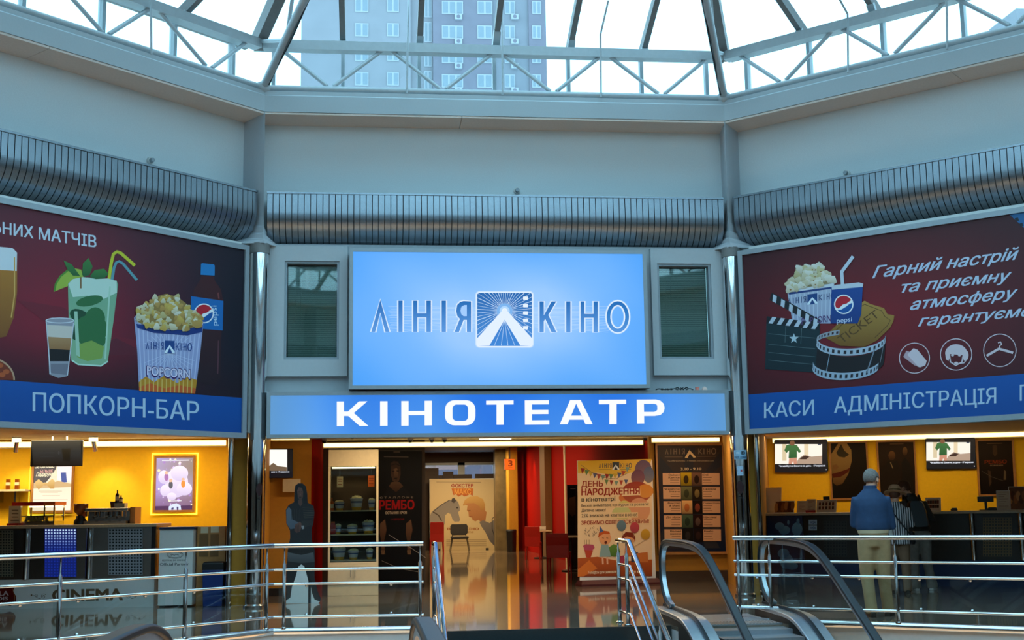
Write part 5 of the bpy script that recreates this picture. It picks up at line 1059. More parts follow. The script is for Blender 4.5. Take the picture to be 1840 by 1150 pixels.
A.poly([(180, 696), (240, 650), (300, 610), (350, 588), (396, 586), (420, 620), (432, 660), (430, 690), (416, 700), (434, 770), (425, 786), (385, 788), (366, 770), (350, 720), (325, 706), (300, 730), (296, 800), (270, 880), (262, 1046), (166, 1046), (164, 730)], (128, 122, 116), (150, 140, 126))
A.poly([(360, 580), (382, 572), (396, 600), (378, 620), (356, 608)], (60, 56, 56)); A.line([(190, 698), (240, 730), (268, 780)], 10, (66, 56, 46)); A.line([(200, 690), (260, 640), (340, 592)], 8, (84, 80, 78)); A.poly(ell(408, 662, 9, 7, 10), (40, 36, 34))
A.poly([(458, 636), (480, 590), (520, 566), (580, 560), (630, 580), (656, 630), (660, 690), (672, 700), (660, 790), (620, 790), (600, 770), (570, 784), (545, 770), (540, 752), (512, 742), (508, 700), (494, 686), (500, 640)], (186, 132, 82), (160, 104, 60))
A.poly([(458, 638), (476, 592), (520, 562), (585, 556), (640, 585), (660, 640), (640, 690), (616, 680), (610, 650), (560, 620), (500, 622), (466, 645)], (206, 166, 96), (166, 118, 58)); A.line([(500, 690), (528, 686)], 4, (70, 44, 30)); A.line([(516, 738), (548, 742)], 4, (120, 60, 46))
A.poly([(606, 790), (640, 774), (700, 800), (750, 760), (752, 1010), (736, 1000), (700, 960), (660, 880), (625, 830)], (120, 112, 106), (84, 80, 80)); A.line([(748, 736), (722, 760), (722, 850), (744, 930)], 7, (50, 44, 44))
A.text('ВЖЕ В КІНО', (320, 862), (600, 862), (320, 842), (150, 90, 40), .04); A.text('З 3 ЖОВТНЯ', (440, 890), (552, 890), (440, 874), (150, 110, 60), .02)
for y in (950, 968, 986, 1004): A.line([(310, y), (670, y)], 4, (140, 120, 90))
A.build('banner_print', 'print', o)
f = FY(43.7)
for i, (x0, y0, x1, lab) in enumerate(((760, 841, 788, 'biggest brown box on the ledge before the hall window, farthest from the red wall'), (796, 847.5, 814.5, 'upright brown box in the middle of the hall window ledge'), (815, 852.5, 848, 'low wide brown box on the hall window ledge'), (854, 851.5, 889, 'long brown box on the hall window ledge nearest the red wall'), (788.6, 854, 795.4, 'narrow brown box between the bigger ones on the hall window ledge'))):
    a0, a1, z0, z1 = pr(f, x0, y0, x1, 862); o = thing('storage_box', lab, 'box', f.pt((a0+a1)/2, -.1, 2.34), group='boxes on the hall window ledge'); MB().box(f, a0, a1, -.22, 0, 2.36, z1-.03).build('box_body', 'brown', o); MB().box(f, a0, a1, -.22, 0, z1-.03, z1).build('box_lid', 'brown', o)
o = MB().wbox(.95, 4.7, 43.66, 43.98, 0, 2.36).build('ledge_cabinet', 'brown'); tag(o, 'dark brown cabinet row behind the pale hall banner', 'cabinet')
def P3(px, Y): return FY(Y).ax(px, 930)
def chair(name, label, px0, px1, pyseat, pytop, Y, m, style, rz=0., group=None):
    x0, x1 = P3(px0, Y), P3(px1, Y); w = (x1-x0); cx = (x0+x1)/2; h = FY(Y).zx((px0+px1)/2, pytop)
    o = thing(name, label, 'chair', (cx, Y, 0), rz, group); inv = Matrix.Translation((cx, Y, 0)) @ Matrix.Rotation(rz, 4, 'Z'); hw = w/2; sh_ = .45; dp = .42
    def T(mb): mb.v = [inv @ p for p in mb.v]; return mb
    if style == 'office':
        T(MB().loft([[V((sx*hw*.95*s, sy*dp/2*s, z)) for sx, sy in ((-1, -1), (1, -1), (1, 1), (-1, 1))] for s, z in ((.9, sh_-.05), (1, sh_-.02), (1, sh_), (.94, sh_+.02))], False)).build('seat', m, o)
        T(MB().loft([[V((sx*hw*s, dp/2+.02+sy*.02, z)) for sx, sy in ((-1, -1), (1, -1), (1, 1), (-1, 1))] for s, z in ((.75, sh_+.06), (.95, sh_+.14), (.95, h-.06), (.8, h))], False)).build('backrest', m, o, .01)
        for sx in (-1, 1):
            T(MB().path([V((sx*hw*.8, -dp/2+.03, sh_-.03)), V((sx*hw*1.02, -dp/2-.03, 0))], .012, 8)).build('leg', 'black', o); T(MB().path([V((sx*hw*.7, dp/2+.02, sh_+.1)), V((sx*hw*.8, dp/2, sh_-.03)), V((sx*hw*1.02, dp/2+.06, 0))], .012, 8)).build('leg', 'black', o)
    else:
        T(MB().loft([[V((sx*hw*s, sy*dp/2*s, z)) for sx, sy in ((-1, -1), (1, -1), (1, 1), (-1, 1))] for s, z in ((.92, sh_-.06), (1, sh_-.03), (1, sh_), (.95, sh_+.012))], False)).build('seat', m, o, .01)
        T(MB().loft([[V((sx*hw*s, -dp/2+.02-b_+sy*.018, z)) for sx, sy in ((-1, -1), (1, -1), (1, 1), (-1, 1))] for s, z, b_ in ((1, sh_-.1, 0), (1.0, sh_+.15, .01), (1.0, h-.08, .05), (.94, h, .06))], False)).build('backrest', m, o, .008)
        for sx in (-1, 1):
            for sy in (-1, 1): T(MB().path([V((sx*hw*.88, sy*dp*.42, sh_-.05)), V((sx*hw*.95, sy*dp*.5, 0))], [.022, .015], 8)).build('leg', m, o)
    return o
chair('meeting_chair', 'black padded chair in front of the pale hall banner', 809, 842, 962, 942, 41.9, 'darkchair', 'office')
chair('plastic_chair', 'red plastic chair in front of the animal head on the hall banner', 772, 797, 970, 938, 40.2, 'red_plastic', 'shell', 0, 'red plastic hall chairs')
chair('plastic_chair', 'red plastic chair at the farther small table by the red wall', 944, 971, 975, 946, 33.8, 'red_plastic', 'shell', R(-14), 'red plastic hall chairs')
chair('plastic_chair', 'red plastic chair at the nearer small table by the red wall', 983, 1023, 990, 958, 25.8, 'red_plastic', 'shell', R(-16), 'red plastic hall chairs')
def table(label, px0, px1, Y, h=.75):
    x0, x1 = P3(px0, Y), P3(px1, Y); cx = (x0+x1)/2; o = thing('cafe_table', label, 'table', (cx, Y, 0), group='small hall tables')
    MB().wbox(x0, x1, Y-.32, Y+.32, h-.035, h).build('table_top', 'cream', o, .006); MB().lathe((cx, Y, 0), [(.035, .03), (.035, h-.035)], 14).build('column', 'black', o); MB().lathe((cx, Y, 0), [(.22, 0), (.22, .02), (.05, .04)], 20).build('base', 'black', o)
table('small square cafe table farther along the red wall', 957, 988, 34.6); table('small square cafe table behind the birthday banner', 1008, 1042, 27.2)
o = thing('napkin_holder', 'small pale napkin holder on the farther cafe table', 'holder', (P3(975, 34.6), 34.6, .75)); x = P3(975, 34.6); MB().wbox(x-.09, x+.09, 34.55, 34.65, .75, .77).build('tray', 'steel', o); MB().wbox(x-.08, x+.08, 34.57, 34.63, .77, .86).build('napkins', 'white', o)
# number sign, pillars, bin, tall poster at the red wall
f = FY(39.5); a0, a1, z0, z1 = pr(f, 907, 824.5, 925.5, 844); o = thing('number_sign', 'orange hanging sign with the number 3 in the hall', 'sign', f.pt((a0+a1)/2, 0, z0)); MB().box(f, a0, a1, -.08, 0, z0, z1).build('sign_box', 'orange', o)
A = Art(f, .003, t8); A.rect(838, 225, 926, 318, (236, 96, 20)); A.text('3', (868, 288), (902, 288), (868, 238), (120, 40, 10), .03); A.line([(866, 300), (904, 300)], 4, (150, 60, 20)); A.build('sign_face', 'litdim', o); MB().box(f, (a0+a1)/2-.02, (a0+a1)/2+.02, -.06, -.02, z1, 3.32).build('hanger', 'steel', o)
x0, x1 = P3(891, 41.5), P3(914, 41.5); struct('trim_61', MB().wbox(x0, x1, 41.5, 42.1, 0, 3.32), M.setdefault('stonepil', mat('grey_brown_stone', (96, 84, 58), .35, noise=.25, nscale=4)), 'stone clad pillar beside the pale hall banner', 'trim')
x0, x1 = P3(915, 40.5), P3(931, 40.5); struct('trim_62', MB().wbox(x0, x1, 40.5, 41.3, 0, 3.32), M.setdefault('pily', mat('ochre_pillar', (190, 142, 30), .6, noise=.05)), 'ochre pillar under the number sign', 'trim')
x0 = P3(980, 34.9); struct('trim_63', MB().slab([(x0, 34.9), (5.04, 34.9), (5.04, 36.2), (x0+.04, 36.2)], [], 0, 3.32), 'brownlt', 'brown pillar at the red hall wall', 'trim'); x0 = P3(1003, 32.5); o = struct('trim_64', MB().wbox(5.02, 5.05, 32.3, 32.5, 0, 3.3), 'cream', 'pale corner strip on the red hall wall', 'trim')
f = FY(40.3); a0, a1, z0, z1 = pr(f, 908.5, 951, 927, 991); o = thing('waste_bin', 'tall black waste bin in front of the ochre pillar', 'bin', f.pt((a0+a1)/2, .1, 0)); c = f.pt((a0+a1)/2, .2, 0); MB().lathe(c, [((a1-a0)/2*.88, 0), ((a1-a0)/2, z1-z0-.05)], 20).build('bin_body', 'black', o); MB().lathe(c+V((0, 0, z1-z0-.05)), [((a1-a0)/2*1.04, 0), ((a1-a0)/2*.9, .05)], 20).build('bin_rim', 'rubber', o)
f = FY(28.2); a0, a1, z0, z1 = pr(f, 1020, 871, 1037, 980); o = thing('tall_poster_stand', 'tall narrow dark poster stand against the red wall behind the birthday banner', 'poster', f.pt((a0+a1)/2, 0, 0)); MB().box(f, a0, a1+.3, -.06, 0, .05, z1).build('stand_panel', 'black', o); MB().box(f, a0, a1+.3, -.2, .15, 0, .05).build('stand_foot', 'black', o)
A = Art(f, .003, t8); A.poly([(1405, 470), (1470, 470), (1470, 900), (1402, 900)], (20, 14, 12)); A.line([(1424, 490), (1470, 490)], 8, (170, 170, 170)); A.poly([(1402, 600), (1420, 570), (1470, 560), (1472, 720), (1440, 740), (1402, 700)], (120, 96, 60), (70, 50, 30)); A.build('stand_print', 'gloss', o)
# birthday banner
f = FR((3.55, 21.86), math.atan2(.28, 1.42)); tB = lambda x, y: (1000+x/4.106, 780+y/4.106)
q0 = f.px(*tB(153, 196)); q1 = f.px(*tB(705, 182)); zt_ = q0[1]; o = thing('birthday_banner', 'bright birthday party banner with bunting, children and balloons in front of the red wall', 'banner', f.pt(.72, 0, 0))
MB().box(f, q0[0], q1[0], -.02, 0, .05, zt_).build('banner_sheet', 'white', o); MB().loft([[f.pt(a, d, z) for a, d in ((q0[0]-.03, -.16), (q1[0]+.03, -.16), (q1[0]+.03, .16), (q0[0]-.03, .16))] if z < .05 else [f.pt(a, d, z) for a, d in ((q0[0], -.1), (q1[0], -.1), (q1[0], .1), (q0[0], .1))] for z in (0, .035, .10)], False).build('banner_foot', M.setdefault('maroon', mat('maroon_foot', (70, 18, 22), .5, noise=.1)), o); MB().box(f, q0[0], q1[0], -.1, -.02, .1, .34).build('foot_panel', 'maroon', o)
A = Art(f, .002, tB); A.poly([(156, 198), (702, 184), (704, 1048), (156, 1052)], (232, 206, 170), (226, 196, 160)); A.poly([(156, 198), (702, 184), (690, 215), (640, 250), (560, 282), (480, 300), (380, 298), (300, 284), (220, 286), (158, 288)], (226, 176, 40), (222, 184, 70))
linea_logo(A, (312, 250), (556, 248), (312, 216), (62, 70, 84), sqc=(52, 60, 70)); A.line([(312, 262), (400, 262)], 4, (120, 110, 80)); A.line([(470, 262), (550, 260)], 4, (120, 110, 80))
for cx, cy, rx, ry, c in ((640, 260, 62, 70, (84, 62, 96)), (680, 300, 40, 60, (70, 84, 120)), (600, 320, 50, 60, (96, 52, 84)), (520, 470, 60, 40, (200, 110, 60)), (590, 430, 110, 80, (150, 52, 40)), (655, 420, 60, 50, (206, 130, 50)), (500, 560, 60, 70, (206, 196, 120)), (610, 560, 80, 90, (212, 150, 120)), (480, 580, 70, 50, (190, 200, 140))): A.poly(ell(cx, cy, rx, ry, 22), c, lerp3(c, (220, 170, 110), .3))
FL_ = [(150, 46, 40), (96, 132, 84), (204, 170, 60), (80, 90, 130), (176, 70, 50), (120, 150, 140)]
for i in range(12):
    u = i/11; x = 195+u*330; y = 245+72*math.sin(u*math.pi)**.7*(.4+.6*u) + (10 if u < .5 else 0); A.poly([(x-18, y-4), (x+16, y), (x-6, y+38)], FL_[i % 6])
for i in range(5): x = 370+i*36; A.poly([(x-16, 345+abs(i-2)*-5), (x+14, 347+abs(i-2)*-5), (x-2, 384+abs(i-2)*-5)], FL_[(i*5+1) % 6])
A.line([(180, 228), (260, 282), (350, 322), (440, 330), (530, 285)], 3, (110, 90, 70)); RD = (150, 36, 24)
A.poly([(480, 405), (615, 398), (618, 450), (480, 458)], (232, 204, 168)); A.poly([(400, 512), (690, 505), (690, 538), (400, 544)], (228, 200, 160)); A.poly([(400, 580), (600, 576), (600, 616), (400, 622)], (228, 202, 160)); A.poly([(470, 634), (690, 628), (690, 664), (470, 672)], (230, 202, 162)); A.text('ДЕНЬ', (184, 390), (342, 386), (184, 350), RD, .02); A.text('НАРОДЖЕННЯ', (184, 452), (612, 442), (184, 406), RD, .03); A.text('в кінотеатрі', (184, 498), (432, 492), (184, 470), (70, 70, 66), .02); A.text('Веселі аніматори, конкурси та розваги!', (180, 538), (678, 526), (180, 518), (84, 76, 70), .01); A.text('Дитяче меню!', (184, 574), (362, 570), (184, 552), (84, 76, 70), .01); A.text('25% знижка на квитки в кіно!', (184, 614), (592, 606), (184, 590), (84, 76, 70), .012); A.text('ЗРОБИМО СВЯТО ЯСКРАВИМ!', (182, 668), (680, 656), (182, 642), RD, .02)
A.poly([(156, 916), (300, 905), (480, 940), (704, 925), (704, 1048), (156, 1052)], (176, 84, 30), (140, 60, 24)); A.poly([(156, 1000), (240, 930), (300, 990), (200, 1050), (156, 1052)], (206, 110, 40))
A.poly([(195, 824), (215, 812), (270, 816), (280, 838), (262, 860), (205, 855)], (170, 70, 100)); A.poly([(205, 855), (268, 858), (250, 912), (218, 910)], (176, 62, 40)); [A.line([(x, 815), (x, 780)], 3, (120, 90, 60)) for x in (205, 222, 240)]
A.poly([(330, 815), (380, 815), (402, 905), (315, 905)], (130, 160, 164)); A.poly(ell(358, 770, 44, 46, 20), (224, 156, 110)); A.poly([(305, 765), (312, 725), (345, 712), (385, 718), (404, 752), (395, 738), (350, 735), (322, 748)], (190, 84, 30)); A.poly([(318, 676), (346, 716), (316, 730)], (70, 96, 150)); A.poly(ell(362, 800, 10, 12, 10), (90, 30, 24)); [A.line([(x, 766), (x+14, 768)], 3, (80, 40, 30)) for x in (335, 366)]
[A.line([(x, 905), (x+3, 960)], 12, (224, 170, 140)) for x in (338, 372)]; A.poly([(385, 835), (420, 812), (455, 825), (470, 870), (440, 905), (400, 900)], (96, 140, 60), (70, 110, 44)); A.poly([(440, 905), (520, 890), (525, 950), (440, 950)], (160, 50, 80))
A.poly(ell(532, 770, 46, 44, 20), (224, 156, 110)); A.poly([(484, 790), (484, 750), (510, 722), (560, 726), (580, 760), (578, 790), (566, 768), (520, 756), (500, 762)], (120, 40, 20)); A.poly([(505, 815), (565, 815), (585, 900), (500, 900)], (196, 100, 40)); A.poly([(550, 880), (600, 870), (600, 945), (550, 945)], (50, 50, 84)); A.poly([(590, 880), (670, 870), (675, 945), (600, 945)], (196, 110, 50))
for cx, cy, c in ((478, 676, (96, 130, 150)), (575, 690, (190, 70, 84)), (655, 740, (206, 160, 50))): A.poly(ell(cx, cy, 34, 40, 18), c, lerp3(c, (60, 40, 40), .25)); A.line([(cx, cy+40), (540, 850)], 2, (150, 130, 110))
rnd = random.Random(6)
for i in range(22): x, y = rnd.uniform(205, 300), rnd.uniform(680, 750); A.line([(x, y), (x+rnd.uniform(-10, 10), y+rnd.uniform(8, 16))], 3, (90, 80, 76))
A.text('Телефон для замовлень', (228, 1032), (462, 1024), (228, 1012), (240, 220, 190), .012, .1); A.text('0 800 4011', (528, 1030), (634, 1024), (528, 1010), (240, 220, 190), .012, .1); A.build('banner_print', 'print', o)
# programme board
f = FY(22.3); tS = lambda x, y: (1160+x/5.227, 790+y/5.227); a0, z1 = f.px(*tS(92, 36)); a1, z0 = f.px(*tS(776, 1072)); o = thing('programme_board', 'dark framed cinema programme board with ten small film pictures on the ochre wall', 'board', f.pt((a0+a1)/2, 0, z0))
frame4(MB().box(f, a0, a1, -.1, -.02, z0, z1), f, a0, a1, z0, z1, .035, -.1, 0).build('frame', 'wood', o)
A = Art(f, -.015, tS); A.poly([(108, 54), (718, 54), (758, 1050), (128, 1052)], (62, 52, 46), (14, 30, 56))
for an in range(0, 360, 24):
    x, y = 420, 480; A.poly([(x, y)]+[(x+max(-285, min(285, 900*math.cos(R(an+k_)))), y+max(-410, min(540, 900*math.sin(R(an+k_))))) for k_ in (0, 9)], (44, 46, 54))
linea_logo(A, (182, 138), (664, 136), (182, 84), (120, 102, 84), sq=False); A.poly([(412, 96), (474, 166), (450, 170), (416, 130), (394, 172), (368, 170)], (220, 190, 140)); A.line([(180, 162), (350, 162)], 6, (110, 92, 74)); A.line([(480, 158), (660, 156)], 6, (110, 92, 74))
A.text('ТЦ «Метрополіс» - 4 поверх, www.liniakino.com', (206, 206), (640, 204), (206, 194), (190, 170, 140)); A.text('3.10 - 9.10', (330, 288), (522, 286), (330, 264), (200, 176, 140), .03)
PC = [((196, 160, 30), (60, 44, 20)), ((120, 84, 66), (40, 24, 20)), ((106, 106, 70), (60, 64, 44)), ((40, 30, 22), (130, 110, 66)), ((220, 170, 110), (190, 110, 60)), ((24, 16, 16), (130, 60, 44)), ((70, 90, 70), (40, 56, 44)), ((36, 16, 18), (90, 70, 64)), ((20, 18, 20), (44, 40, 40)), ((22, 14, 18), (50, 30, 30))]
NM = [('Смішні\nКвитки', 'Еті'), ('Чи майбутнє\nближче', 'Джерела'), ('Фокстер\n& Макс', 'Очима птаха'), ('До зірок', 'Щасливі'), ('Великі\nмалюки', 'Рембо')]
for r in range(5):
    y0 = 314+r*132; xo = r*3.6
    for s_, (x0, x1) in enumerate(((160+xo, 326+xo), (528+xo*.8, 694+xo*.8))):
        A.poly([(x0, y0), (x1, y0), (x1+2, y0+110), (x0+2, y0+110)], (206, 160, 124))
        tt = NM[r][s_].split('\n')
        for i, w_ in enumerate(tt):
            wd = min(150, 17*len(w_)); xs = (x1-8-wd) if s_ == 0 else x0+8; A.text(w_, (xs, y0+26+24*i), (xs+wd, y0+26+24*i), (xs, y0+10+24*i), (52, 36, 30), .02)
        for i in range(len(tt), 4): A.line([(x0+70, y0+18+24*i), (x1-10, y0+18+24*i)] if s_ == 0 else [(x0+8, y0+18+24*i), (x0+80+12*(i % 2), y0+18+24*i)], 6, (120, 88, 70))
    for s_, (x0, x1) in enumerate(((330+xo, 430+xo), (434+xo, 524+xo))):
        c1, c2 = PC[r*2+s_]; A.poly([(x0, y0-6), (x1, y0-6), (x1+2, y0+118), (x0+2, y0+118)], c1, lerp3(c1, (10, 10, 10), .4)); A.poly(ell((x0+x1)/2, y0+60, 24, 40, 14), c2, lerp3(c2, (10, 10, 10), .3))
A.build('board_print', 'gloss', o)
# fittings under the foyer ceiling
a = V((FY(21.9).ax(890, 792), 21.9, 2.62)); o = thing('ceiling_light', 'slim fluorescent light on the foyer ceiling over the hall entrance', 'lamp', a); MB().wbox(a.x-.30, a.x+.30, a.y-.05, a.y+.05, 2.58, 2.62).build('housing', 'white', o); MB().wbox(a.x-.28, a.x+.28, a.y-.04, a.y+.04, 2.565, 2.58).build('diffuser', 'tube', o)
DM = [(583, 'first dome camera on the foyer ceiling above the cardboard figure'), (633, 'dome camera on the foyer ceiling above the display case'), (737, 'dome camera on the foyer ceiling above the black banner'), (776, 'dome camera on the foyer ceiling, fourth from the popcorn bar'), (799, 'dome camera on the foyer ceiling, fifth from the popcorn bar'), (1160, 'dome camera on the foyer ceiling beside the programme board')]
for px, lab in DM:
    Y = 22.2 if px != 633 else 20.65; r_ = .05 if px != 633 else .065; c = V((FY(Y).ax(px, 798), Y, 2.62)); o = thing('dome_camera', lab, 'camera', c, group='foyer dome cameras'); MB().lathe(c+V((0, 0, -.04)), [(r_, 0), (r_*1.05, .04)], 18).build('mount', 'white', o); MB().ball(c+V((0, 0, -.045)), r_*.85, 14, 8).build('dome', 'black', o)
# ================================================================ ticket office
FTC = FR((7.15, 21.1), R(-32)); a0, a1 = FTC.ax(1376, 1000), 5.2; tc_ = thing('ticket_counter', 'ticket office counter with a dark perforated front and a blue base', 'counter', FTC.pt(1.5, 0, 0))
MB().box(FTC, a0, a1, -.7, .06, 1.165, 1.21).build('worktop', 'counter', tc_, .006); MB().box(FTC, a0, a1, -.6, 0, .42, 1.165).build('dark_front', M.setdefault('darkfront', mat('dark_counter_front', (44, 38, 32), .3, .3, noise=.1)), tc_); MB().box(FTC, a0, a1, -.6, .02, 0, .42).build('blue_base', 'blue', tc_)
q = pr(FTC, 1380, 926, 1444, 1032, .03); MB().box(FTC, q[0], q[1], 0, .03, q[2], q[3]).build('blue_panel', 'blue', tc_); A = Art(FTC, .033, lambda x, y: (1340+x/5.75, 770+y/5.75))
for cx, cy, rx, ry in ((400, 1050, 60, 46), (350, 1010, 50, 40), (530, 1040, 55, 70), (540, 960, 16, 34), (440, 970, 12, 26)): A.poly(ell(cx, cy, rx, ry, 18), (116, 156, 176), (84, 130, 160))
A.build('panel_print', 'print', tc_); A = Art(FTC, .033, A.t)
for cx, cy, rx, ry in ((420, 1370, 70, 80), (390, 1290, 60, 50), (480, 1420, 60, 40)): A.poly(ell(cx, cy, rx, ry, 18), (110, 150, 172), (78, 120, 152))
A.build('panel_print', 'print', tc_)
perforated(1480, 1522, 936, 1000, 8, 12, False, FTC, tc_, (52, 50, 46)); perforated(1766, 1818, 930, 1000, 10, 13, False, FTC, tc_, (112, 86, 48))
for px in (1748, 1836): a = FTC.ax(px, 960); MB().lathe(FTC.pt(a, .0, .42), [(.045, 0), (.045, .74)], 18).build('chrome_pillar', 'chrome', tc_)
for y0, y1 in ((934, 943), (944, 953), (955, 963)):
    A = Art(FTC, .004); A.rect(1453, y0, 1468, y1, (176, 196, 210) if y0 < 950 else (40, 40, 50)); y0 < 950 and A.text('VISA', (1456, y1-2.2), (1466, y1-2.2), (1456, y0+2.6), (40, 60, 130), .02); A.build('card_sticker', 'print', tc_)
def d_show(x0, y0, s):
    def d(A):
        A.t = lambda x, y: (x0+x*s, y0+y*s)
        A.rect(0, 0, 100, 62, (8, 10, 20)); A.poly([(0, 8), (90, 8), (90, 46), (0, 46)], (244, 238, 224)); A.poly([(14, 8), (22, 8), (22, 40), (14, 40)], (214, 196, 160)); A.poly([(56, 8), (64, 8), (64, 34), (56, 34)], (226, 206, 170)); A.poly([(45, 36), (56, 28), (70, 32), (90, 30), (90, 46), (40, 46)], (176, 150, 130)); A.poly([(48, 34), (58, 30), (66, 32), (60, 37), (48, 37)], (60, 40, 36))
        A.poly([(18, 20), (22, 10), (32, 7), (42, 10), (50, 22), (46, 25), (42, 20), (42, 34), (26, 35), (27, 20), (22, 25)], (58, 112, 62), (40, 88, 48)); A.poly(ell(33, 6, 5, 5, 10), (120, 80, 56)); A.poly([(27, 35), (42, 34), (42, 46), (36, 46), (35, 40), (32, 46), (26, 46)], (200, 140, 116)); A.text('Чи майбутнє ближче за день - 17 вересня', (8, 51.5), (96, 50.5), (8, 48.5), (226, 232, 244), .03); A.poly(ell(98, 57, 1, 1, 6), (230, 230, 240)); A.rect(82, 8, 88, 10, (70, 80, 100))
    return d
tv('wall_screen', 'lit wall screen with a green shirted person, nearest the chrome column', FRB, 1392, 790, 1487, 847, d_show(1392.5, 790.5, .94)); tv('wall_screen', 'lit wall screen with a green shirted person, between the two film posters', FRB, 1664, 787, 1753, 843, d_show(1664.5, 787.5, .88))
def poster(label, x0, y0, x1, y1, draw):
    f = FRB; q = pr(f, x0, y0, x1, y1, .04); o = thing('framed_poster', label, 'poster', f.pt((q[0]+q[1])/2, 0, q[2])); frame4(MB().box(f, q[0], q[1], 0, .02, q[2], q[3]), f, q[0], q[1], q[2], q[3], .03, 0, .04).build('frame', 'wood', o); A = Art(f, .022); draw(A); A.build('picture', 'gloss', o)
def d_face(A):
    A.t = lambda x, y: (1340+x/5.75, 770+y/5.75); A.poly([(880, 145), (1255, 140), (1265, 728), (896, 732)], (34, 24, 16), (24, 18, 12)); A.poly([(880, 270), (960, 145), (1040, 145), (1090, 220), (1096, 330), (1060, 470), (1000, 570), (940, 590), (900, 560), (884, 400)], (176, 140, 84), (90, 62, 34)); A.poly([(935, 250), (985, 160), (1020, 230), (1070, 270), (1020, 300), (960, 290)], (58, 50, 36)); A.poly([(890, 470), (960, 450), (1050, 420), (1080, 400), (1060, 450), (980, 500), (900, 510)], (84, 30, 20)); A.poly([(900, 380), (940, 370), (960, 400), (930, 430), (895, 420)], (130, 92, 56))
def d_duo(A):
    A.t = lambda x, y: (1580+x/5.75, 770+y/5.75); A.poly([(-12, 140), (362, 140), (372, 700), (0, 720)], (52, 34, 22), (16, 12, 10)); A.line([(110, 160), (250, 158)], 8, (120, 84, 50)); A.poly(ell(130, 280, 36, 50, 16), (120, 80, 44), (60, 38, 24)); A.poly([(20, 420), (90, 330), (130, 350), (180, 330), (220, 420), (230, 700), (0, 700)], (36, 26, 20)); A.poly(ell(265, 235, 26, 46, 16), (130, 92, 54), (64, 42, 26)); A.poly([(230, 350), (265, 300), (310, 350), (340, 430), (350, 690), (240, 690)], (30, 24, 20)); A.line([(115, 350), (140, 410)], 10, (130, 110, 80))
def d_red(A):
    A.t = lambda x, y: (1580+x/5.75, 770+y/5.75); A.poly([(1020, 130), (1366, 125), (1395, 688), (1046, 696)], (44, 28, 18), (20, 14, 12)); A.line([(1110, 155), (1270, 152)], 7, (120, 90, 60)); A.text('РЕМБО', (1090, 365), (1315, 360), (1090, 330), (130, 50, 20), .05); A.text('ОСТАННЯ КРОВ', (1145, 388), (1278, 386), (1145, 376), (150, 120, 90), .02); A.poly([(1170, 180), (1195, 165), (1215, 180), (1220, 260), (1195, 290), (1172, 260)], (74, 52, 34)); A.poly([(1120, 430), (1150, 440), (1160, 560), (1140, 600)], (70, 52, 40)); A.poly([(1290, 430), (1310, 440), (1310, 530), (1285, 530)], (100, 84, 64)); A.line([(1060, 440), (1160, 500), (1280, 540)], 4, (90, 80, 70))
poster('framed poster of a large pale painted face on the ticket office wall', 1491, 793, 1561, 898, d_face); poster('framed poster of two men in suits behind the queue', 1577, 791, 1647, 893, d_duo); poster('framed dark film poster with reddish lettering beyond the second wall screen', 1755.5, 789, 1825, 891, d_red)
dpt = lambda d: FR(FTC.pt(0, d, 0)[:2], FTC.ang)
def stand(name, label, x0, y0, x1, y1, d, draw, lean=.1, m='white', cat='card'):
    f = dpt(d); q = pr(f, x0, y0, x1, y1); o = thing(name, label, cat, f.pt((q[0]+q[1])/2, 0, 1.21)); mb = MB(); z1 = q[3]
    mb.add([f.pt(a, dd, z) for z, off in ((1.21, 0), (z1, -lean)) for dd in (off-.006, off) for a in (q[0], q[1])], [(0, 1, 3, 2), (4, 6, 7, 5), (0, 4, 5, 1), (2, 3, 7, 6), (0, 2, 6, 4), (1, 5, 7, 3)]).build('board', m, o); MB().bar(f.pt((q[0]+q[1])/2, -.01-lean*.6, 1.21+(z1-1.21)*.6), f.pt((q[0]+q[1])/2, -.16, 1.215), .04, .006).build('back_leg', 'black', o)
    if draw:
        A = Art(f, .002); A.plane = True; draw(A, q[0], q[1], 1.21, z1)
        A.v = [p + f.n*(-lean*(p.z-1.21)/(z1-1.21)) for p in A.v]; A.build('sheet_print', 'print', o)
    return o
def d_lines(A, a0, a1, z0, z1):
    A.rect(a0+.01, z0+.01, a1-.01, z1-.01, (214, 200, 178))
    for i in range(7): z = z1-.03-(z1-z0-.06)*i/7; A.line([(a0+.03, z), (a1-.03-.03*(i % 3), z)], .006, (150, 110, 90))
def d_grid(A, a0, a1, z0, z1):
    A.rect(a0+.008, z0+.008, a1-.008, z1-.008, (220, 204, 180)); A.line([(a0+.04, z1-.03), (a1-.04, z1-.03)], .007, (120, 90, 70))
    for i in range(5):
        for j in range(2): x = a0+.03+(a1-a0-.06)*(i+.5)/5; z = z0+.05+(z1-z0-.08)*j/2; A.rect(x-.018, z, x+.018, z+.055, (110, 60, 40) if (i+j) % 2 else (70, 50, 44))
def d_photo(A, a0, a1, z0, z1):
    A.rect(a0+.01, z0+.01, a1-.01, z1-.01, (110, 70, 44))
    for i in range(6): x = a0+(a1-a0)*(i+.5)/6; A.poly(ell(x, z0+(z1-z0)*(.45+.15*(i % 2)), .035, .08, 12), [(190, 140, 90), (84, 44, 26), (150, 96, 56)][i % 3])
stand('menu_board', 'tilted white board at the end of the ticket counter by the chrome edge', 1374, 876, 1402, 921, -.45, None, .14); stand('photo_leaflet', 'brown photo leaflet propped against the tilted white board', 1391, 900, 1426, 923, -.2, d_photo); stand('price_sheet', 'pale price sheet on the ticket counter next to the photo leaflet', 1431, 900, 1449, 924, -.2, d_lines)
o = stand('price_sheet', 'taller pale sheet with a red foot on the ticket counter', 1448, 897, 1465, 924, -.18, d_lines); f = dpt(-.16); q = pr(f, 1448, 920, 1466, 925); MB().box(f, q[0], q[1], 0, .02, 1.21, 1.25).build('red_foot', 'red_plastic', o)
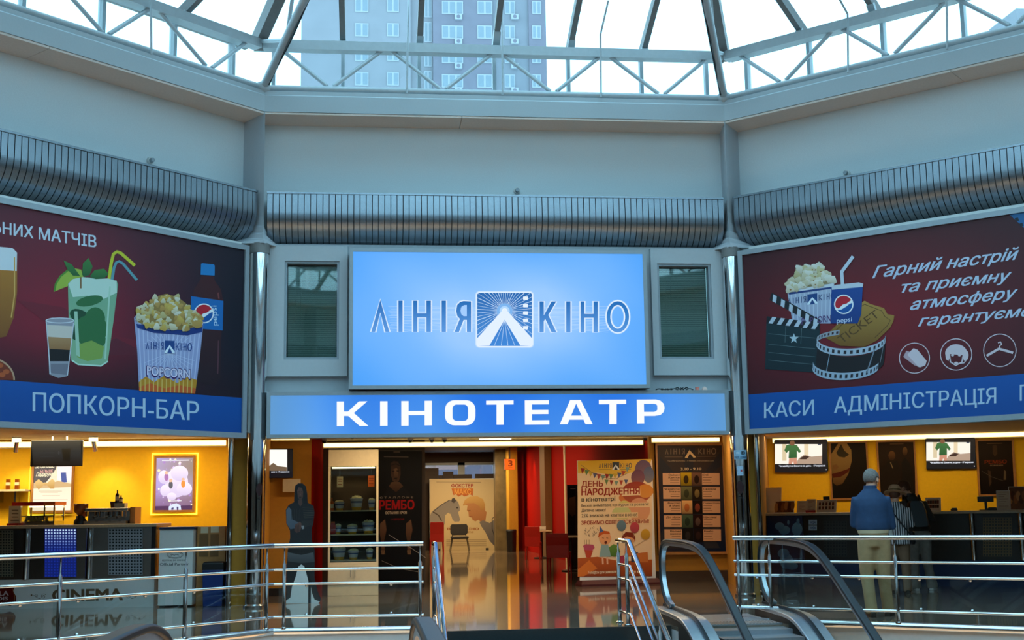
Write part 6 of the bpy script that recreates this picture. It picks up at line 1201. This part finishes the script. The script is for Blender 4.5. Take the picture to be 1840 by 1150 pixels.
stand('programme_sheet', 'sheet with two rows of small pictures on the ticket counter, before the man in blue', 1466, 898, 1502, 924, -.2, d_grid); stand('programme_sheet', 'sheet with small pictures on the ticket counter, beyond the queue', 1662, 894, 1690, 918, -.2, d_grid); stand('price_sheet', 'white framed price card standing near the far end of the ticket counter', 1790, 881, 1815, 915, -.2, d_lines); stand('photo_leaflet', 'dark brown picture card behind the white framed price card', 1812, 874, 1842, 912, -.4, d_photo)
f = dpt(-.35); q = pr(f, 1479, 892, 1490, 899); o = thing('payment_terminal', 'small dark payment terminal behind the picture sheet', 'terminal', f.pt(q[0], 0, 1.21)); MB().box(f, q[0], q[1], -.06, 0, 1.25, q[3]).build('terminal_body', 'black', o); MB().box(f, (q[0]+q[1])/2-.02, (q[0]+q[1])/2+.02, -.05, -.02, 1.21, 1.25).build('terminal_stand', 'black', o)
q = pr(f, 1756, 892, 1785, 902); o = thing('cash_monitor', 'small black monitor on the ticket counter below the reddish poster', 'monitor', f.pt(q[0], 0, 1.21)); MB().box(f, q[0], q[1], -.05, 0, q[2], q[3]).build('monitor_case', 'black', o, .005); MB().box(f, (q[0]+q[1])/2-.02, (q[0]+q[1])/2+.02, -.04, -.02, 1.21, q[2]).build('monitor_neck', 'black', o); MB().box(f, (q[0]+q[1])/2-.1, (q[0]+q[1])/2+.1, -.1, .05, 1.21, 1.225).build('monitor_foot', 'black', o)
for x0, x1, y0, lab in ((1708, 1720, 914, 'small flat black device on the ticket counter beyond the queue'), (1774, 1791, 909, 'black card reader on the ticket counter below the small monitor')):
    f = dpt(-.15); q = pr(f, x0, y0, x1, 917); o = MB().box(f, q[0], q[1], -.1, 0, 1.21, 1.21+.035).box(f, q[0]+.01, q[1]-.01, -.1, -.04, 1.245, 1.26).build('card_reader', 'black', None, .004); tag(o, lab, 'device')
# stickers on the columns
def column_sticker(cx, px, py, w, h, name, label, cat, draw):
    o = thing(name, label, cat, (cx, PY, 0)); r0 = .1385; mid = FY(PY-r0).px(px, py); th = math.asin(max(-1, min(1, (mid[0]-cx)/r0))); A = Art(FR((cx, PY), 0), 0); A.plane = True; A.step = .0004; draw(A, w, h)
    for i, p in enumerate(A.v):
        k_ = (-p.y+PY); a = p.x-cx; t_ = th+a/r0; A.v[i] = V((cx+(r0+k_)*math.sin(t_), PY-(r0+k_)*math.cos(t_), mid[1]+p.z))
    A.build(name+'_print', 'print', o); o.location.z = 0
def d_wifi(A, w, h):
    A.grid([(-w/2, h/2), (w/2, h/2), (w/2, -h/2), (-w/2, -h/2)], lambda u, v: (150, 190, 216), 8, 2); A.poly([(-w*.4, h*.05), (-w*.34, h*.36), (w*.05, h*.36), (w*.05, h*.02), (-w*.34, -.02*h)], (18, 30, 40)); A.ring(w*.2, h*.19, w*.16, h*.17, .008, (18, 30, 40), 16); A.text('Wi', (-w*.32, h*.08), (-w*.08, h*.08), (-w*.32, h*.3), (220, 232, 240), .03); A.text('Fi', (w*.1, h*.08), (w*.28, h*.08), (w*.1, h*.3), (18, 30, 40), .03); A.text('FREE ZONE', (-w*.42, -h*.4), (w*.42, -h*.4), (-w*.42, -h*.18), (60, 90, 120), .02)
def d_card(A, w, h):
    A.grid([(-w/2, h/2), (w/2, h/2), (w/2, -h/2), (-w/2, -h/2)], lambda u, v: (170, 196, 220), 6, 2); A.rect(-w*.35, -h*.1, w*.1, h*.15, (60, 90, 160)); A.rect(w*.1, -h*.1, w*.35, h*.15, (190, 70, 70)); A.line([(-w*.3, h*.35), (w*.3, h*.35)], .006, (110, 140, 170)); A.line([(-w*.3, -h*.3), (w*.3, -h*.3)], .006, (110, 140, 170))
def d_ball(A, w, h):
    X = [-math.cos(math.pi*i/12)*w/2 for i in range(13)]
    for x0, x1 in zip(X, X[1:]):
        y0, y1 = (h*.36*math.sqrt(max(0, 1-(2*x/w)**2)) for x in (x0, x1)); A.k = 0; A.poly([(x0, h*.14-y0-1e-4), (x1, h*.14-y1-1e-4), (x1, h*.14+y1+1e-4), (x0, h*.14+y0+1e-4)], (48, 14, 14))
    A.poly([(0, -h*.18), (w*.12, -h*.26), (-w*.12, -h*.26)], (48, 14, 14)); A.poly([(-w*.3, -h*.38), (0, -h*.33), (w*.3, -h*.5), (-w*.05, -h*.46)], (24, 16, 16))
column_sticker(CX, 1330.5, 817, .205, .14, 'wifi_sign', 'pale blue wireless zone sign on the chrome column by the ticket office', 'sign', d_wifi); column_sticker(CX, 1330, 846, .10, .14, 'small_sticker', 'small pale sticker below the wireless sign on the chrome column', 'sticker', d_card)
column_sticker(CX, 1330.5, 880, .115, .26, 'balloon_sticker', 'dark red balloon sticker on the chrome column by the ticket office', 'sticker', d_ball); column_sticker(BX, 466, 884, .10, .25, 'balloon_sticker', 'dark red balloon sticker on the chrome column by the popcorn bar', 'sticker', d_ball)
# ================================================================ railings
RZ = (.68, .515, .135)
def railing(name, label, pts, posts, base=True, glass=True, z_end=None):
    """pts: (x, y, floor z) along the floor edge; posts: distances along it"""
    P = [V(p) for p in pts]; o = thing(name, label, 'railing', P[0]); up = V((0, 0, 1))
    MB().path([p+up*.96 for p in P], .028, 14).build('handrail', 'chrome', o)
    for z in RZ: MB().path([p+up*z for p in P], .016, 10).build('rail', 'chrome', o)
    if base: MB().path([p+up*-.03 for p in P], .045, 14).build('base_tube', 'chrome', o)
    L = [0]
    for a, b in zip(P, P[1:]): L.append(L[-1]+(b-a).length)
    def at(s):
        for i in range(len(P)-1):
            if s <= L[i+1] or i == len(P)-2: return P[i].lerp(P[i+1], (s-L[i])/(L[i+1]-L[i]))
    for s in posts:
        p = at(min(s, L[-1])); mb = MB(); mb.lathe(p, [(.045, .0), (.045, .012), (.023, .02), (.023, .74), (.009, .77), (.009, .945)], 16); mb.build('post', 'chrome', o)
    if glass:
        for i in range(len(P)-1):
            a, b = P[i], P[i+1]; t = (b-a).normalized(); n = up.cross(t)*.03; ln = (b-a).length; m_ = max(1, round(ln/1.3))
            for j in range(m_):
                q0, q1 = a+t*(ln*j/m_+.05)+n, a+t*(ln*(j+1)/m_-.05)+n
                MB().add([q0+up*.16, q1+up*.16, q1+up*.49, q0+up*.49], [(0, 1, 2, 3)]).build('glass_panel', 'rail_glass', o)
                for k in (.2, .8):
                    for z in (.155, .495): q = q0.lerp(q1, k); MB().ball(q+up*z-n*.5, .022, 8, 6).build('glass_clip', 'steel', o)
    return o
def fl(px, py): p = floor_at(px, py, .0); return (p.x, p.y, 0)
cL = V((-1.14, 15.2, 0)); dL = V((-.70, -.714, 0)).normalized()
railing('floor_railing', 'chrome railing along the floor edge in front of the popcorn bar', [cL+dL*5.8, cL], [5.76-s for s in (4.35, 2.76, 1.22)]+[.1, 5.7], True)
railing('floor_railing', 'short chrome railing in front of the cardboard figure, ending at the stairs', [cL+V((.01, 0, 0)), V((.62, 15.02, 0))], [.12, 1.72], True)
rA, rB = V((4.42, 15.12, 0)), V((8.35, 12.1, 0))
railing('floor_railing', 'chrome railing along the floor edge in front of the ticket office queue', [rA, rB], [.05, .45, 1.95, 3.42, 4.9], True)
def stair_rail(label, pts, posts, double):
    P = [V(p) for p in pts]; o = thing('stair_railing', label, 'railing', P[0]); up = V((0, 0, 1))
    MB().path([p+up*.96 for p in P], .028, 14).build('handrail', 'chrome', o)
    for z in RZ: MB().path([p+up*z for p in P], .015, 10).build('rail', 'chrome', o)
    for (x, y, z) in posts: MB().lathe((x, y, z), [(.045, 0), (.045, .012), (.024, .02), (.024, .80), (.01, .83), (.01, .95)], 16).build('post', 'chrome', o)
    return o
stair_rail('chrome stair railing descending beside the short railing near the cardboard figure', [(.74, 14.95, 0), (.745, 14.62, 0), (.75, 11.6, -1.62)], [(.74, 14.92, 0), (.75, 13.2, -.75)], False)
stair_rail('chrome stair railing descending next to the escalator', [(2.94, 14.95, 0), (2.96, 14.35, 0), (3.0, 11.2, -1.72)], [(2.94, 14.92, 0), (2.955, 14.5, 0), (2.98, 13.0, -.74)], True)
st = MB()
for i in range(13): st.wbox(.78, 2.93, 14.42-.29*(i+1), 14.42-.29*i, -.5-.16*(i+1), -.16*(i+1))
st.wbox(.72, 3.44, 14.405, 14.415, -.6, -.002)
o = st.build('staircase', 'stair'); tag(o, 'dark stone staircase descending between the two chrome stair railings', 'stairs')
# ================================================================ escalators
def escalator(label, x0, x1, hand, deck, y_c0, y_c1, y_s0, n_steps, sgn):
    o = thing('escalator', label, 'escalator', ((x0+x1)/2, y_c0, 0))
    def smooth(pts, it=2):
        P = [V((0, y, z)) for y, z in pts]
        for _ in range(it):
            Q = [P[0]]
            for a, b in zip(P, P[1:]): Q += [a.lerp(b, .25), a.lerp(b, .75)]
            P = Q+[P[-1]]
        return P
    H = smooth(hand); D = smooth(deck)
    def sweep_rect(P, x, w, h0, h1):
        rings = []
        for i, p in enumerate(P):
            t = (P[min(i+1, len(P)-1)]-P[max(i-1, 0)]).normalized(); n = V((0, -t.z, t.y)); n = n if sgn < 0 else -n
            rings.append([V((x+sx*w/2, p.y, p.z))+n*h for sx, h in ((-1, h0), (1, h0), (1, h1), (-1, h1))])
        return MB().loft(rings, True)
    for s_, x in ((-1, x0), (1, x1)):
        hb = sweep_rect(H, x, .085, -.012, .028).build('handrail', 'rubber', o, .012)
        sweep_rect(H, x, .05, -.055, -.012).build('handrail_guide', 'alu', hb)
        top = [p for p in H]; g = MB(); k = []
        for p in top:
            zz = None
            for a, b in zip(D, D[1:]):
                if (a.y-p.y)*(b.y-p.y) <= 0 and abs(a.y-b.y) > 1e-6: zz = a.z+(b.z-a.z)*(p.y-a.y)/(b.y-a.y)
            if zz is not None: k.append((p, zz))
        n = len(H); ref = [(p, z) for p, z in k if p.z > z+.03]
        seen = []; last = None
        for p, z in ref:
            if last is None or (p.y-last)*(-sgn) > .01 or len(seen) == 0: pass
            seen.append((p, z)); last = p.y
        vs = []
        for p, z in seen: vs += [V((x, p.y, z)), V((x, p.y, max(z, p.z-.05)))]
        g.add(vs, [(2*i, 2*i+2, 2*i+3, 2*i+1) for i in range(len(seen)-1)]); g.build('glass_balustrade', 'case_glass', o, recalc=False)
        sweep_rect(D, x, .30, -.05, .0).build('deck', 'alu', o, .01)
        sweep_rect(D, x-s_*.10, .03, -.40, -.05).build('skirt_panel', 'skirt', o); sweep_rect(D, x+s_*.13, .03, -.46, -.05).build('outer_panel', 'skirt', o)
        sweep_rect(D, x, .035, .0, .03).build('glass_gasket', 'rubber', o)
    a, b = x0+.17, x1-.17
    cp = MB().wbox(a, b, min(y_c0, y_c1), max(y_c0, y_c1), -.03, .012).build('landing_plate', 'alu', o)
    gr = MB()
    for i in range(24): xx = a+(b-a)*(i+.5)/24; gr.wbox(xx-.006, xx+.006, min(y_c0, y_c1)+.02, min(y_c0, y_c1)+.35, .012, .016)
    gr.build('comb_ridges', 'steel', cp)
    y, z = y_s0, -.02
    for i in range(n_steps):
        dz = min(.2, .05*i); z -= dz; yy = y-sgn*.38
        s = MB().wbox(a+.01, b-.01, min(y, yy), max(y, yy), z-.3, z); s.build('step', 'alu', o); y = yy
    return o
escalator('escalator with black handrails descending beside the stair railing, in front of the ticket office', 3.60, 4.86,
          [(14.98, .14), (15.22, .2), (15.42, .40), (15.46, .64), (15.40, .84), (15.22, .93), (14.9, .94), (13.9, .93), (13.45, .86), (13.0, .66), (12.2, .22), (9.6, -1.25)],
          [(15.42, .14), (14.4, .13), (13.9, .10), (13.4, -.10), (12.9, -.38), (9.6, -2.25)], 15.55, 14.2, 14.2, 9, 1)
escalator('nearer escalator whose handrail ends just show at the bottom edge of the view', -1.0, .235,
          [(4.05, .14), (3.82, .2), (3.62, .40), (3.58, .62), (3.64, .76), (3.82, .85), (4.1, .86), (5.55, .86), (6.0, .83), (6.45, .72), (7.2, .34), (9.6, -1.0)],
          [(3.6, .14), (5.4, .13), (5.9, .10), (6.4, -.10), (7.0, -.4), (9.6, -1.9)], 3.4, 4.7, 4.75, 8, -1)
# ================================================================ people
def figure(name, label, pos, face, H, J, cloth, hair, extras=None, lean=0.):
    """J: joints in a frame x right, y forward, z up for a 1.75 m figure"""
    k = H/1.75; o = thing(name, label, 'person', pos, face)
    W_ = Matrix.Translation(V(pos)) @ Matrix.Rotation(face, 4, 'Z') @ Matrix.Scale(k, 4)
    def lea(p): p = V(p); q = max(0, p.z-.92); return V((p.x + J.get('shift', 0)*q, p.y + lean*q, p.z - .15*lean*q))
    def fin(mb): mb.v = [W_ @ lea(p) for p in mb.v]; return mb
    def rem(ob, vox, sm=4):
        r = ob.modifiers.new('skin', 'REMESH'); r.mode = 'VOXEL'; r.voxel_size = vox; r.use_smooth_shade = True
        s_ = ob.modifiers.new('soft', 'SMOOTH'); s_.iterations = sm; s_.factor = .5; return ob
    def ringz(z, rx, ry, cx=0, cy=0, n=18): return [V((cx+rx*math.cos(2*math.pi*i/n), cy+ry*math.sin(2*math.pi*i/n), z)) for i in range(n)]
    sh = J['shoulder']; el = J['elbow']; wr = J['wrist']; hip = J['hip']; kn = J['knee']; an = J['ankle']; hc = V(J['head']); hz = J.get('turn', 0.); tilt = J.get('tilt', 0.)
    b = MB()
    b.loft([ringz(z, rx, ry) for z, rx, ry in ((.84, .13, .095), (.95, .15, .105), (1.12, .13, .095), (1.3, .155, .105), (1.40, .165, .095), (1.46, .10, .07), (1.50, .058, .058))])
    b.path([V((0, -.005, 1.44)), V((hc.x*.6, hc.y*.6, 1.53)), hc+V((0, 0, -.04))], [.066, .062, .056], 14)
    Rm = Matrix.Rotation(hz, 4, 'Z') @ Matrix.Rotation(tilt, 4, 'X')
    def hp(p): return hc + (Rm @ V(p))
    def hball(c, r, sc): 
        q = MB().ball((0, 0, 0), r, 18, 12, sc); b.add([hp(V(c)+p) for p in q.v], q.f, True)
    hball((0, -.01, .03), .095, (.82, 1.05, 1.0)); hball((0, .035, -.045), .07, (.80, .9, 1.0)); hball((0, .105, -.02), .018, (.8, 1, 1.3)); hball((0, .09, .02), .012, (1, 1, 1.4)); hball((0, .085, -.10), .022, (1, .8, .8)); hball((0, .092, -.062), .014, (1.9, .7, .5))
    for s in (-1, 1): hball((s*.084, .0, .0), .028, (.4, .8, 1.2)); hball((s*.032, .082, .012), .012, (1.3, .6, .8))
    for s in (0, 1):
        b.path([sh[s], el[s], wr[s]], [.046, .038, .027], 12); b.path([hip[s], kn[s], an[s]], [.085, .052, .036], 14)
        b.path([V(an[s]), V(an[s])+V((0, .12, -.05)), V(an[s])+V((0, .18, -.06))], [.034, .03, .02], 10)
        w = V(wr[s]); d = (w-V(el[s])).normalized(); side = V((1, 0, 0)) - d*d.x; side.normalize(); nrm = d.cross(side)
        pc = w+d*.05; rr = []
        for t, wd, th in ((0, .026, .018), (.03, .036, .016), (.07, .04, .014), (.095, .038, .012)): rr.append([w+d*t+side*(wd*math.cos(a))+nrm*(th*math.sin(a)) for a in [2*math.pi*i/10 for i in range(10)]])
        b.loft(rr)
        for fi, (off, ln) in enumerate(((-.028, .062), (-.009, .075), (.010, .07), (.028, .055))):
            q = w+d*.085+side*off; b.path([q, q+d*ln*.45+nrm*.006, q+d*ln*.75+nrm*.02, q+d*ln*.85+nrm*.036], [.0088, .0082, .0075, .0065], 8)
        th_s = side*(-1 if s == 1 else 1)*-1; q = w+d*.03+th_s*.03; b.path([q, q+th_s*.02+d*.025+nrm*.01, q+th_s*.026+d*.05+nrm*.02], [.0105, .0095, .008], 8)
    body = rem(fin(b).build('body', J.get('skin', 'skin'), o), .0075*k, 3)
    for s in (-1, 1):
        q = MB().ball((0, 0, 0), .0075, 8, 6); e = MB(); e.add([hp(V((s*.031, .0895, .012))+p) for p in q.v], q.f, True); fin(e).build('eye', 'black', o)
    # trousers
    t = MB(); t.loft([ringz(z, rx, ry) for z, rx, ry in ((.80, .15, .115), (.9, .172, .13), (1.0, .165, .122), (1.06, .158, .118))])
    for s in (0, 1): t.path([V(hip[s])+V((0, 0, .0)), V(hip[s]).lerp(V(kn[s]), .5), kn[s], V(kn[s]).lerp(V(an[s]), .5), V(an[s])+V((0, 0, .0)), V(an[s])+V((0, .01, -.035))], [.108, .098, .078, .070, .070*J.get('flare', 1), .074*J.get('flare', 1)], 16)
    rem(fin(t).build('trousers', cloth['trousers'], o), .013*k)
    # top
    j = MB(); hem = J.get('hem', .96); sz = J.get('bulk', 1.)
    j.loft([ringz(z, rx*sz, ry*sz) for z, rx, ry in ((hem, .188*J.get('hemw', 1), .145*J.get('hemw', 1)), (hem+.1, .186, .142), (1.15, .178, .138), (1.3, .188, .138), (1.37, .178, .125), (1.42, .145, .105), (1.46, .108, .085), (1.495, .075, .07), (1.51, .064, .066))])
    for s in (0, 1): j.path([V(sh[s])+V((.04*(1 if s == 0 else -1), 0, .0)), sh[s], V(sh[s]).lerp(V(el[s]), .5), el[s], V(el[s]).lerp(V(wr[s]), .6), V(el[s]).lerp(V(wr[s]), .93)], [.05, .060*sz, .062*sz, .058*sz, .052, .047], 14)
    rem(fin(j).build(cloth.get('top_name', 'jacket'), cloth['top'], o), .013*k, 14)
    if cloth.get('collar'):
        c = MB().loft([ringz(1.47, .088, .08), ringz(1.50, .078, .074), ringz(1.535, .072, .07), ringz(1.53, .06, .058), ringz(1.48, .062, .06)]); fin(c).build('collar', cloth['top'], o)
    if cloth.get('belt'):
        c = MB().loft([ringz(hem-.025, .176, .134), ringz(hem+.015, .186, .144), ringz(hem+.015, .170, .13), ringz(hem-.025, .165, .125)]); fin(c).build('hem_band', cloth['belt'], o)
    for s in (0, 1):
        a_ = V(an[s]); q = MB(); ft = J.get('toe', [(.0, 1, 0), (.0, 1, 0)])[s]; f_ = V(ft).normalized(); sd = V((f_.y, -f_.x, 0))
        z0 = -a_.z; rings = []
        for t_, w_, h_ in ((-.075, .03, .05), (-.05, .040, .075), (.0, .043, .10), (.06, .046, .075), (.12, .05, .055), (.165, .044, .042), (.19, .02, .028)):
            c_ = a_+f_*t_; rings.append([V((c_.x, c_.y, 0))+sd*(w_*x_)+V((0, 0, h_*z_+.002)) for x_, z_ in ((-1, 0), (1, 0), (1.02, .4), (.7, .9), (0, 1), (-.7, .9), (-1.02, .4))])
        q.loft(rings); fin(q).build('shoe', cloth['shoe'], o)
    if hair:
        h = MB(); q = MB().ball((0, 0, 0), .1, 26, 18, (.86, 1.10, 1.02)); vs = [hp(V((0, -.017, .037))+p*(1+.02*math.sin(40*p.x+30*p.z))) for p in q.v]; keep = []
        loc = [V((0, -.017, .037))+p for p in q.v]
        for f in q.f:
            c = sum((loc[i] for i in f), V())/len(f)
            if c.z > (-.045 if c.y < -.045 else .03 if c.y < .05 else .085)+J.get('hairline', .0): keep.append(f)
        h.add(vs, keep, True); ob = fin(h).build('hair', hair, o); s_ = ob.modifiers.new('thickness', 'SOLIDIFY'); s_.thickness = .007*k; s_.offset = 0
    if extras: extras(o, fin, hp, ringz)
    return o
M['skin'] = mat('skin', (206, 150, 120), .5, noise=.05, nscale=30); M['bluejacket'] = mat('blue_cotton', (30, 58, 92), .8, noise=.12, nscale=18, bump=.3); M['khaki'] = mat('khaki_cotton', (176, 144, 102), .85, noise=.08, nscale=18, bump=.2); M['greyhair'] = mat('grey_hair', (122, 114, 108), .9, noise=.35, nscale=60, bump=.4); M['brownshoe'] = mat('dark_brown_leather', (48, 38, 30), .4, noise=.1)
M['browntrousers'] = mat('brown_linen', (112, 84, 62), .85, noise=.1, nscale=16); M['straw'] = mat('woven_straw', (196, 150, 112), .8, noise=.15, nscale=80, bump=.4); M['jeans'] = mat('faded_denim', (120, 112, 104), .85, noise=.14, nscale=14); M['darkjacket'] = mat('dark_jacket', (44, 38, 34), .7, noise=.12, nscale=16, bump=.2); M['darkhair'] = mat('reddish_brown_hair', (92, 52, 30), .7, noise=.2, nscale=50); M['whiteshoe'] = mat('pale_canvas', (176, 170, 164), .7, noise=.06)
m = M['striped'] = bpy.data.materials.new('striped_tunic'); m.use_nodes = True; nt = m.node_tree; b_ = nt.nodes['Principled BSDF']; b_.inputs['Roughness'].default_value = .85
tc = nt.nodes.new('ShaderNodeTexCoord'); wv = nt.nodes.new('ShaderNodeTexWave'); wv.wave_type = 'BANDS'; wv.bands_direction = 'X'; wv.inputs['Scale'].default_value = 9; wv.inputs['Distortion'].default_value = 1.5; cr = nt.nodes.new('ShaderNodeValToRGB'); cr.color_ramp.elements[0].position = .42; cr.color_ramp.elements[1].position = .56
cr.color_ramp.elements[0].color = (*lin((40, 38, 42)), 1); cr.color_ramp.elements[1].color = (*lin((186, 180, 182)), 1); nt.links.new(tc.outputs['Object'], wv.inputs['Vector']); nt.links.new(wv.outputs['Fac'], cr.inputs['Fac']); nt.links.new(cr.outputs['Color'], b_.inputs['Base Color'])
base = dict(shoulder=[(-.175, 0, 1.355), (.175, 0, 1.355)], hip=[(-.085, 0, .90), (.085, 0, .90)], knee=[(-.095, .01, .49), (.10, .01, .49)], ankle=[(-.10, -.02, .085), (.11, -.02, .085)])
p = floor_at(1578, 1108)
figure('person', 'person with grey hair in a blue jacket and khaki trousers standing nearest the railing', (p.x, p.y, 0), R(-14), 1.80,
       dict(base, shoulder=[(-.17, 0, 1.345), (.17, 0, 1.345)], elbow=[(-.195, .07, 1.09), (.215, .05, 1.06)], wrist=[(-.09, .27, 1.12), (.12, .27, 1.06)], head=(.03, .045, 1.595), turn=R(-38), tilt=R(-16), knee=[(-.10, .02, .49), (.09, .01, .49)], ankle=[(-.075, -.03, .085), (.135, .10, .085)], hem=.99, bulk=1.08, hemw=.94, toe=[(-.1, 1, 0), (.35, 1, 0)], hairline=.01),
       dict(top='bluejacket', trousers='khaki', shoe='brownshoe', collar=True, belt='cream'), 'greyhair', lean=.10)
def hat(o, fin, hp, rz):
    q = MB(); n = 28
    prof = [(.175, .035), (.17, .045), (.13, .060), (.105, .072), (.100, .11), (.09, .15), (.06, .175), (.0005, .18)]
    for i, (r, z) in enumerate(prof): pass
    rings = [[hp(V((r*math.cos(2*math.pi*j/n), r*1.08*math.sin(2*math.pi*j/n)-.01, z+(.008*math.sin(4*math.pi*j/n) if r > .12 else 0)))) for j in range(n)] for r, z in [(.10, .03)]+prof]
    q.loft(rings); h = fin(q).build('straw_hat', 'straw', o)
    q = MB().loft([[hp(V((r*math.cos(2*math.pi*j/n), r*1.08*math.sin(2*math.pi*j/n)-.01, z))) for j in range(n)] for r, z in ((.107, .072), (.1045, .095))]); fin(q).build('hat_band', 'brownlt', h)
    q = MB().path([V((-.15, -.02, 1.46)), V((-.08, -.15, 1.36)), V((.06, -.165, 1.15)), V((.19, -.05, .98))], .012, 8); fin(q).build('bag_strap', 'black', o)
    q = MB().loft([rz(.80, .03, .10, .24, .0, 12), rz(.84, .05, .13, .24, .0, 12), rz(1.0, .05, .13, .23, .0, 12), rz(1.02, .03, .1, .23, .0, 12)]); fin(q).build('shoulder_bag', 'black', o)
    q = MB().path([V((-.12, -.11, 1.44)), V((-.13, -.165, 1.25)), V((-.12, -.17, 1.05)), V((-.11, -.165, .92))], .035, 10, flat=(1.0, .45)); fin(q).build('pale_scarf', 'whiteshoe', o)
p = floor_at(1619, 1067)
figure('person', 'person in a brimmed straw hat and striped tunic standing in the middle of the queue', (p.x, p.y, 0), R(-20), 1.60,
       dict(base, elbow=[(-.23, .03, 1.13), (.23, .04, 1.13)], wrist=[(-.09, .25, 1.13), (.10, .25, 1.12)], head=(0, .03, 1.61), turn=R(-10), tilt=R(-14), hem=.80, hemw=1.08, bulk=1.04, hairline=-.06),
       dict(top='striped', top_name='tunic', trousers='browntrousers', shoe='brownshoe'), 'darkhair', hat, lean=.06)
def pack(o, fin, hp, rz):
    q = MB().loft([[V((sx*w, -.13-d, z)) for sx, d in ((-1, -.02), (1, -.02), (1, .06), (.8, .11), (-.8, .11), (-1, .06))] for w, z in ((.11, 1.0), (.14, 1.03), (.145, 1.25), (.12, 1.38), (.08, 1.41))], True); fin(q).build('backpack', 'black', o)
    for s in (-1, 1): q = MB().path([V((s*.10, -.12, 1.40)), V((s*.12, .0, 1.50)), V((s*.12, .125, 1.38)), V((s*.14, .10, 1.15)), V((s*.15, -.10, 1.05))], .017, 8, flat=(1.2, .6)); fin(q).build('backpack_strap', 'black', o)
p = floor_at(1657, 1061)
figure('person', 'person with short reddish brown hair in a dark jacket leaning towards the straw hat', (p.x, p.y, 0), R(-10), 1.72,
       dict(base, elbow=[(-.24, .06, 1.13), (.25, .03, 1.13)], wrist=[(-.10, .26, 1.12), (.10, .27, 1.12)], head=(-.075, .05, 1.60), turn=R(62), tilt=R(-18), shift=-.12, hem=.93, bulk=1.06, flare=1.25, ankle=[(-.10, -.02, .085), (.17, .03, .085)], toe=[(-.2, 1, 0), (.5, 1, 0)], skin='skin', hairline=.0),
       dict(top='darkjacket', trousers='jeans', shoe='whiteshoe', collar=True), 'darkhair', pack, lean=.10)
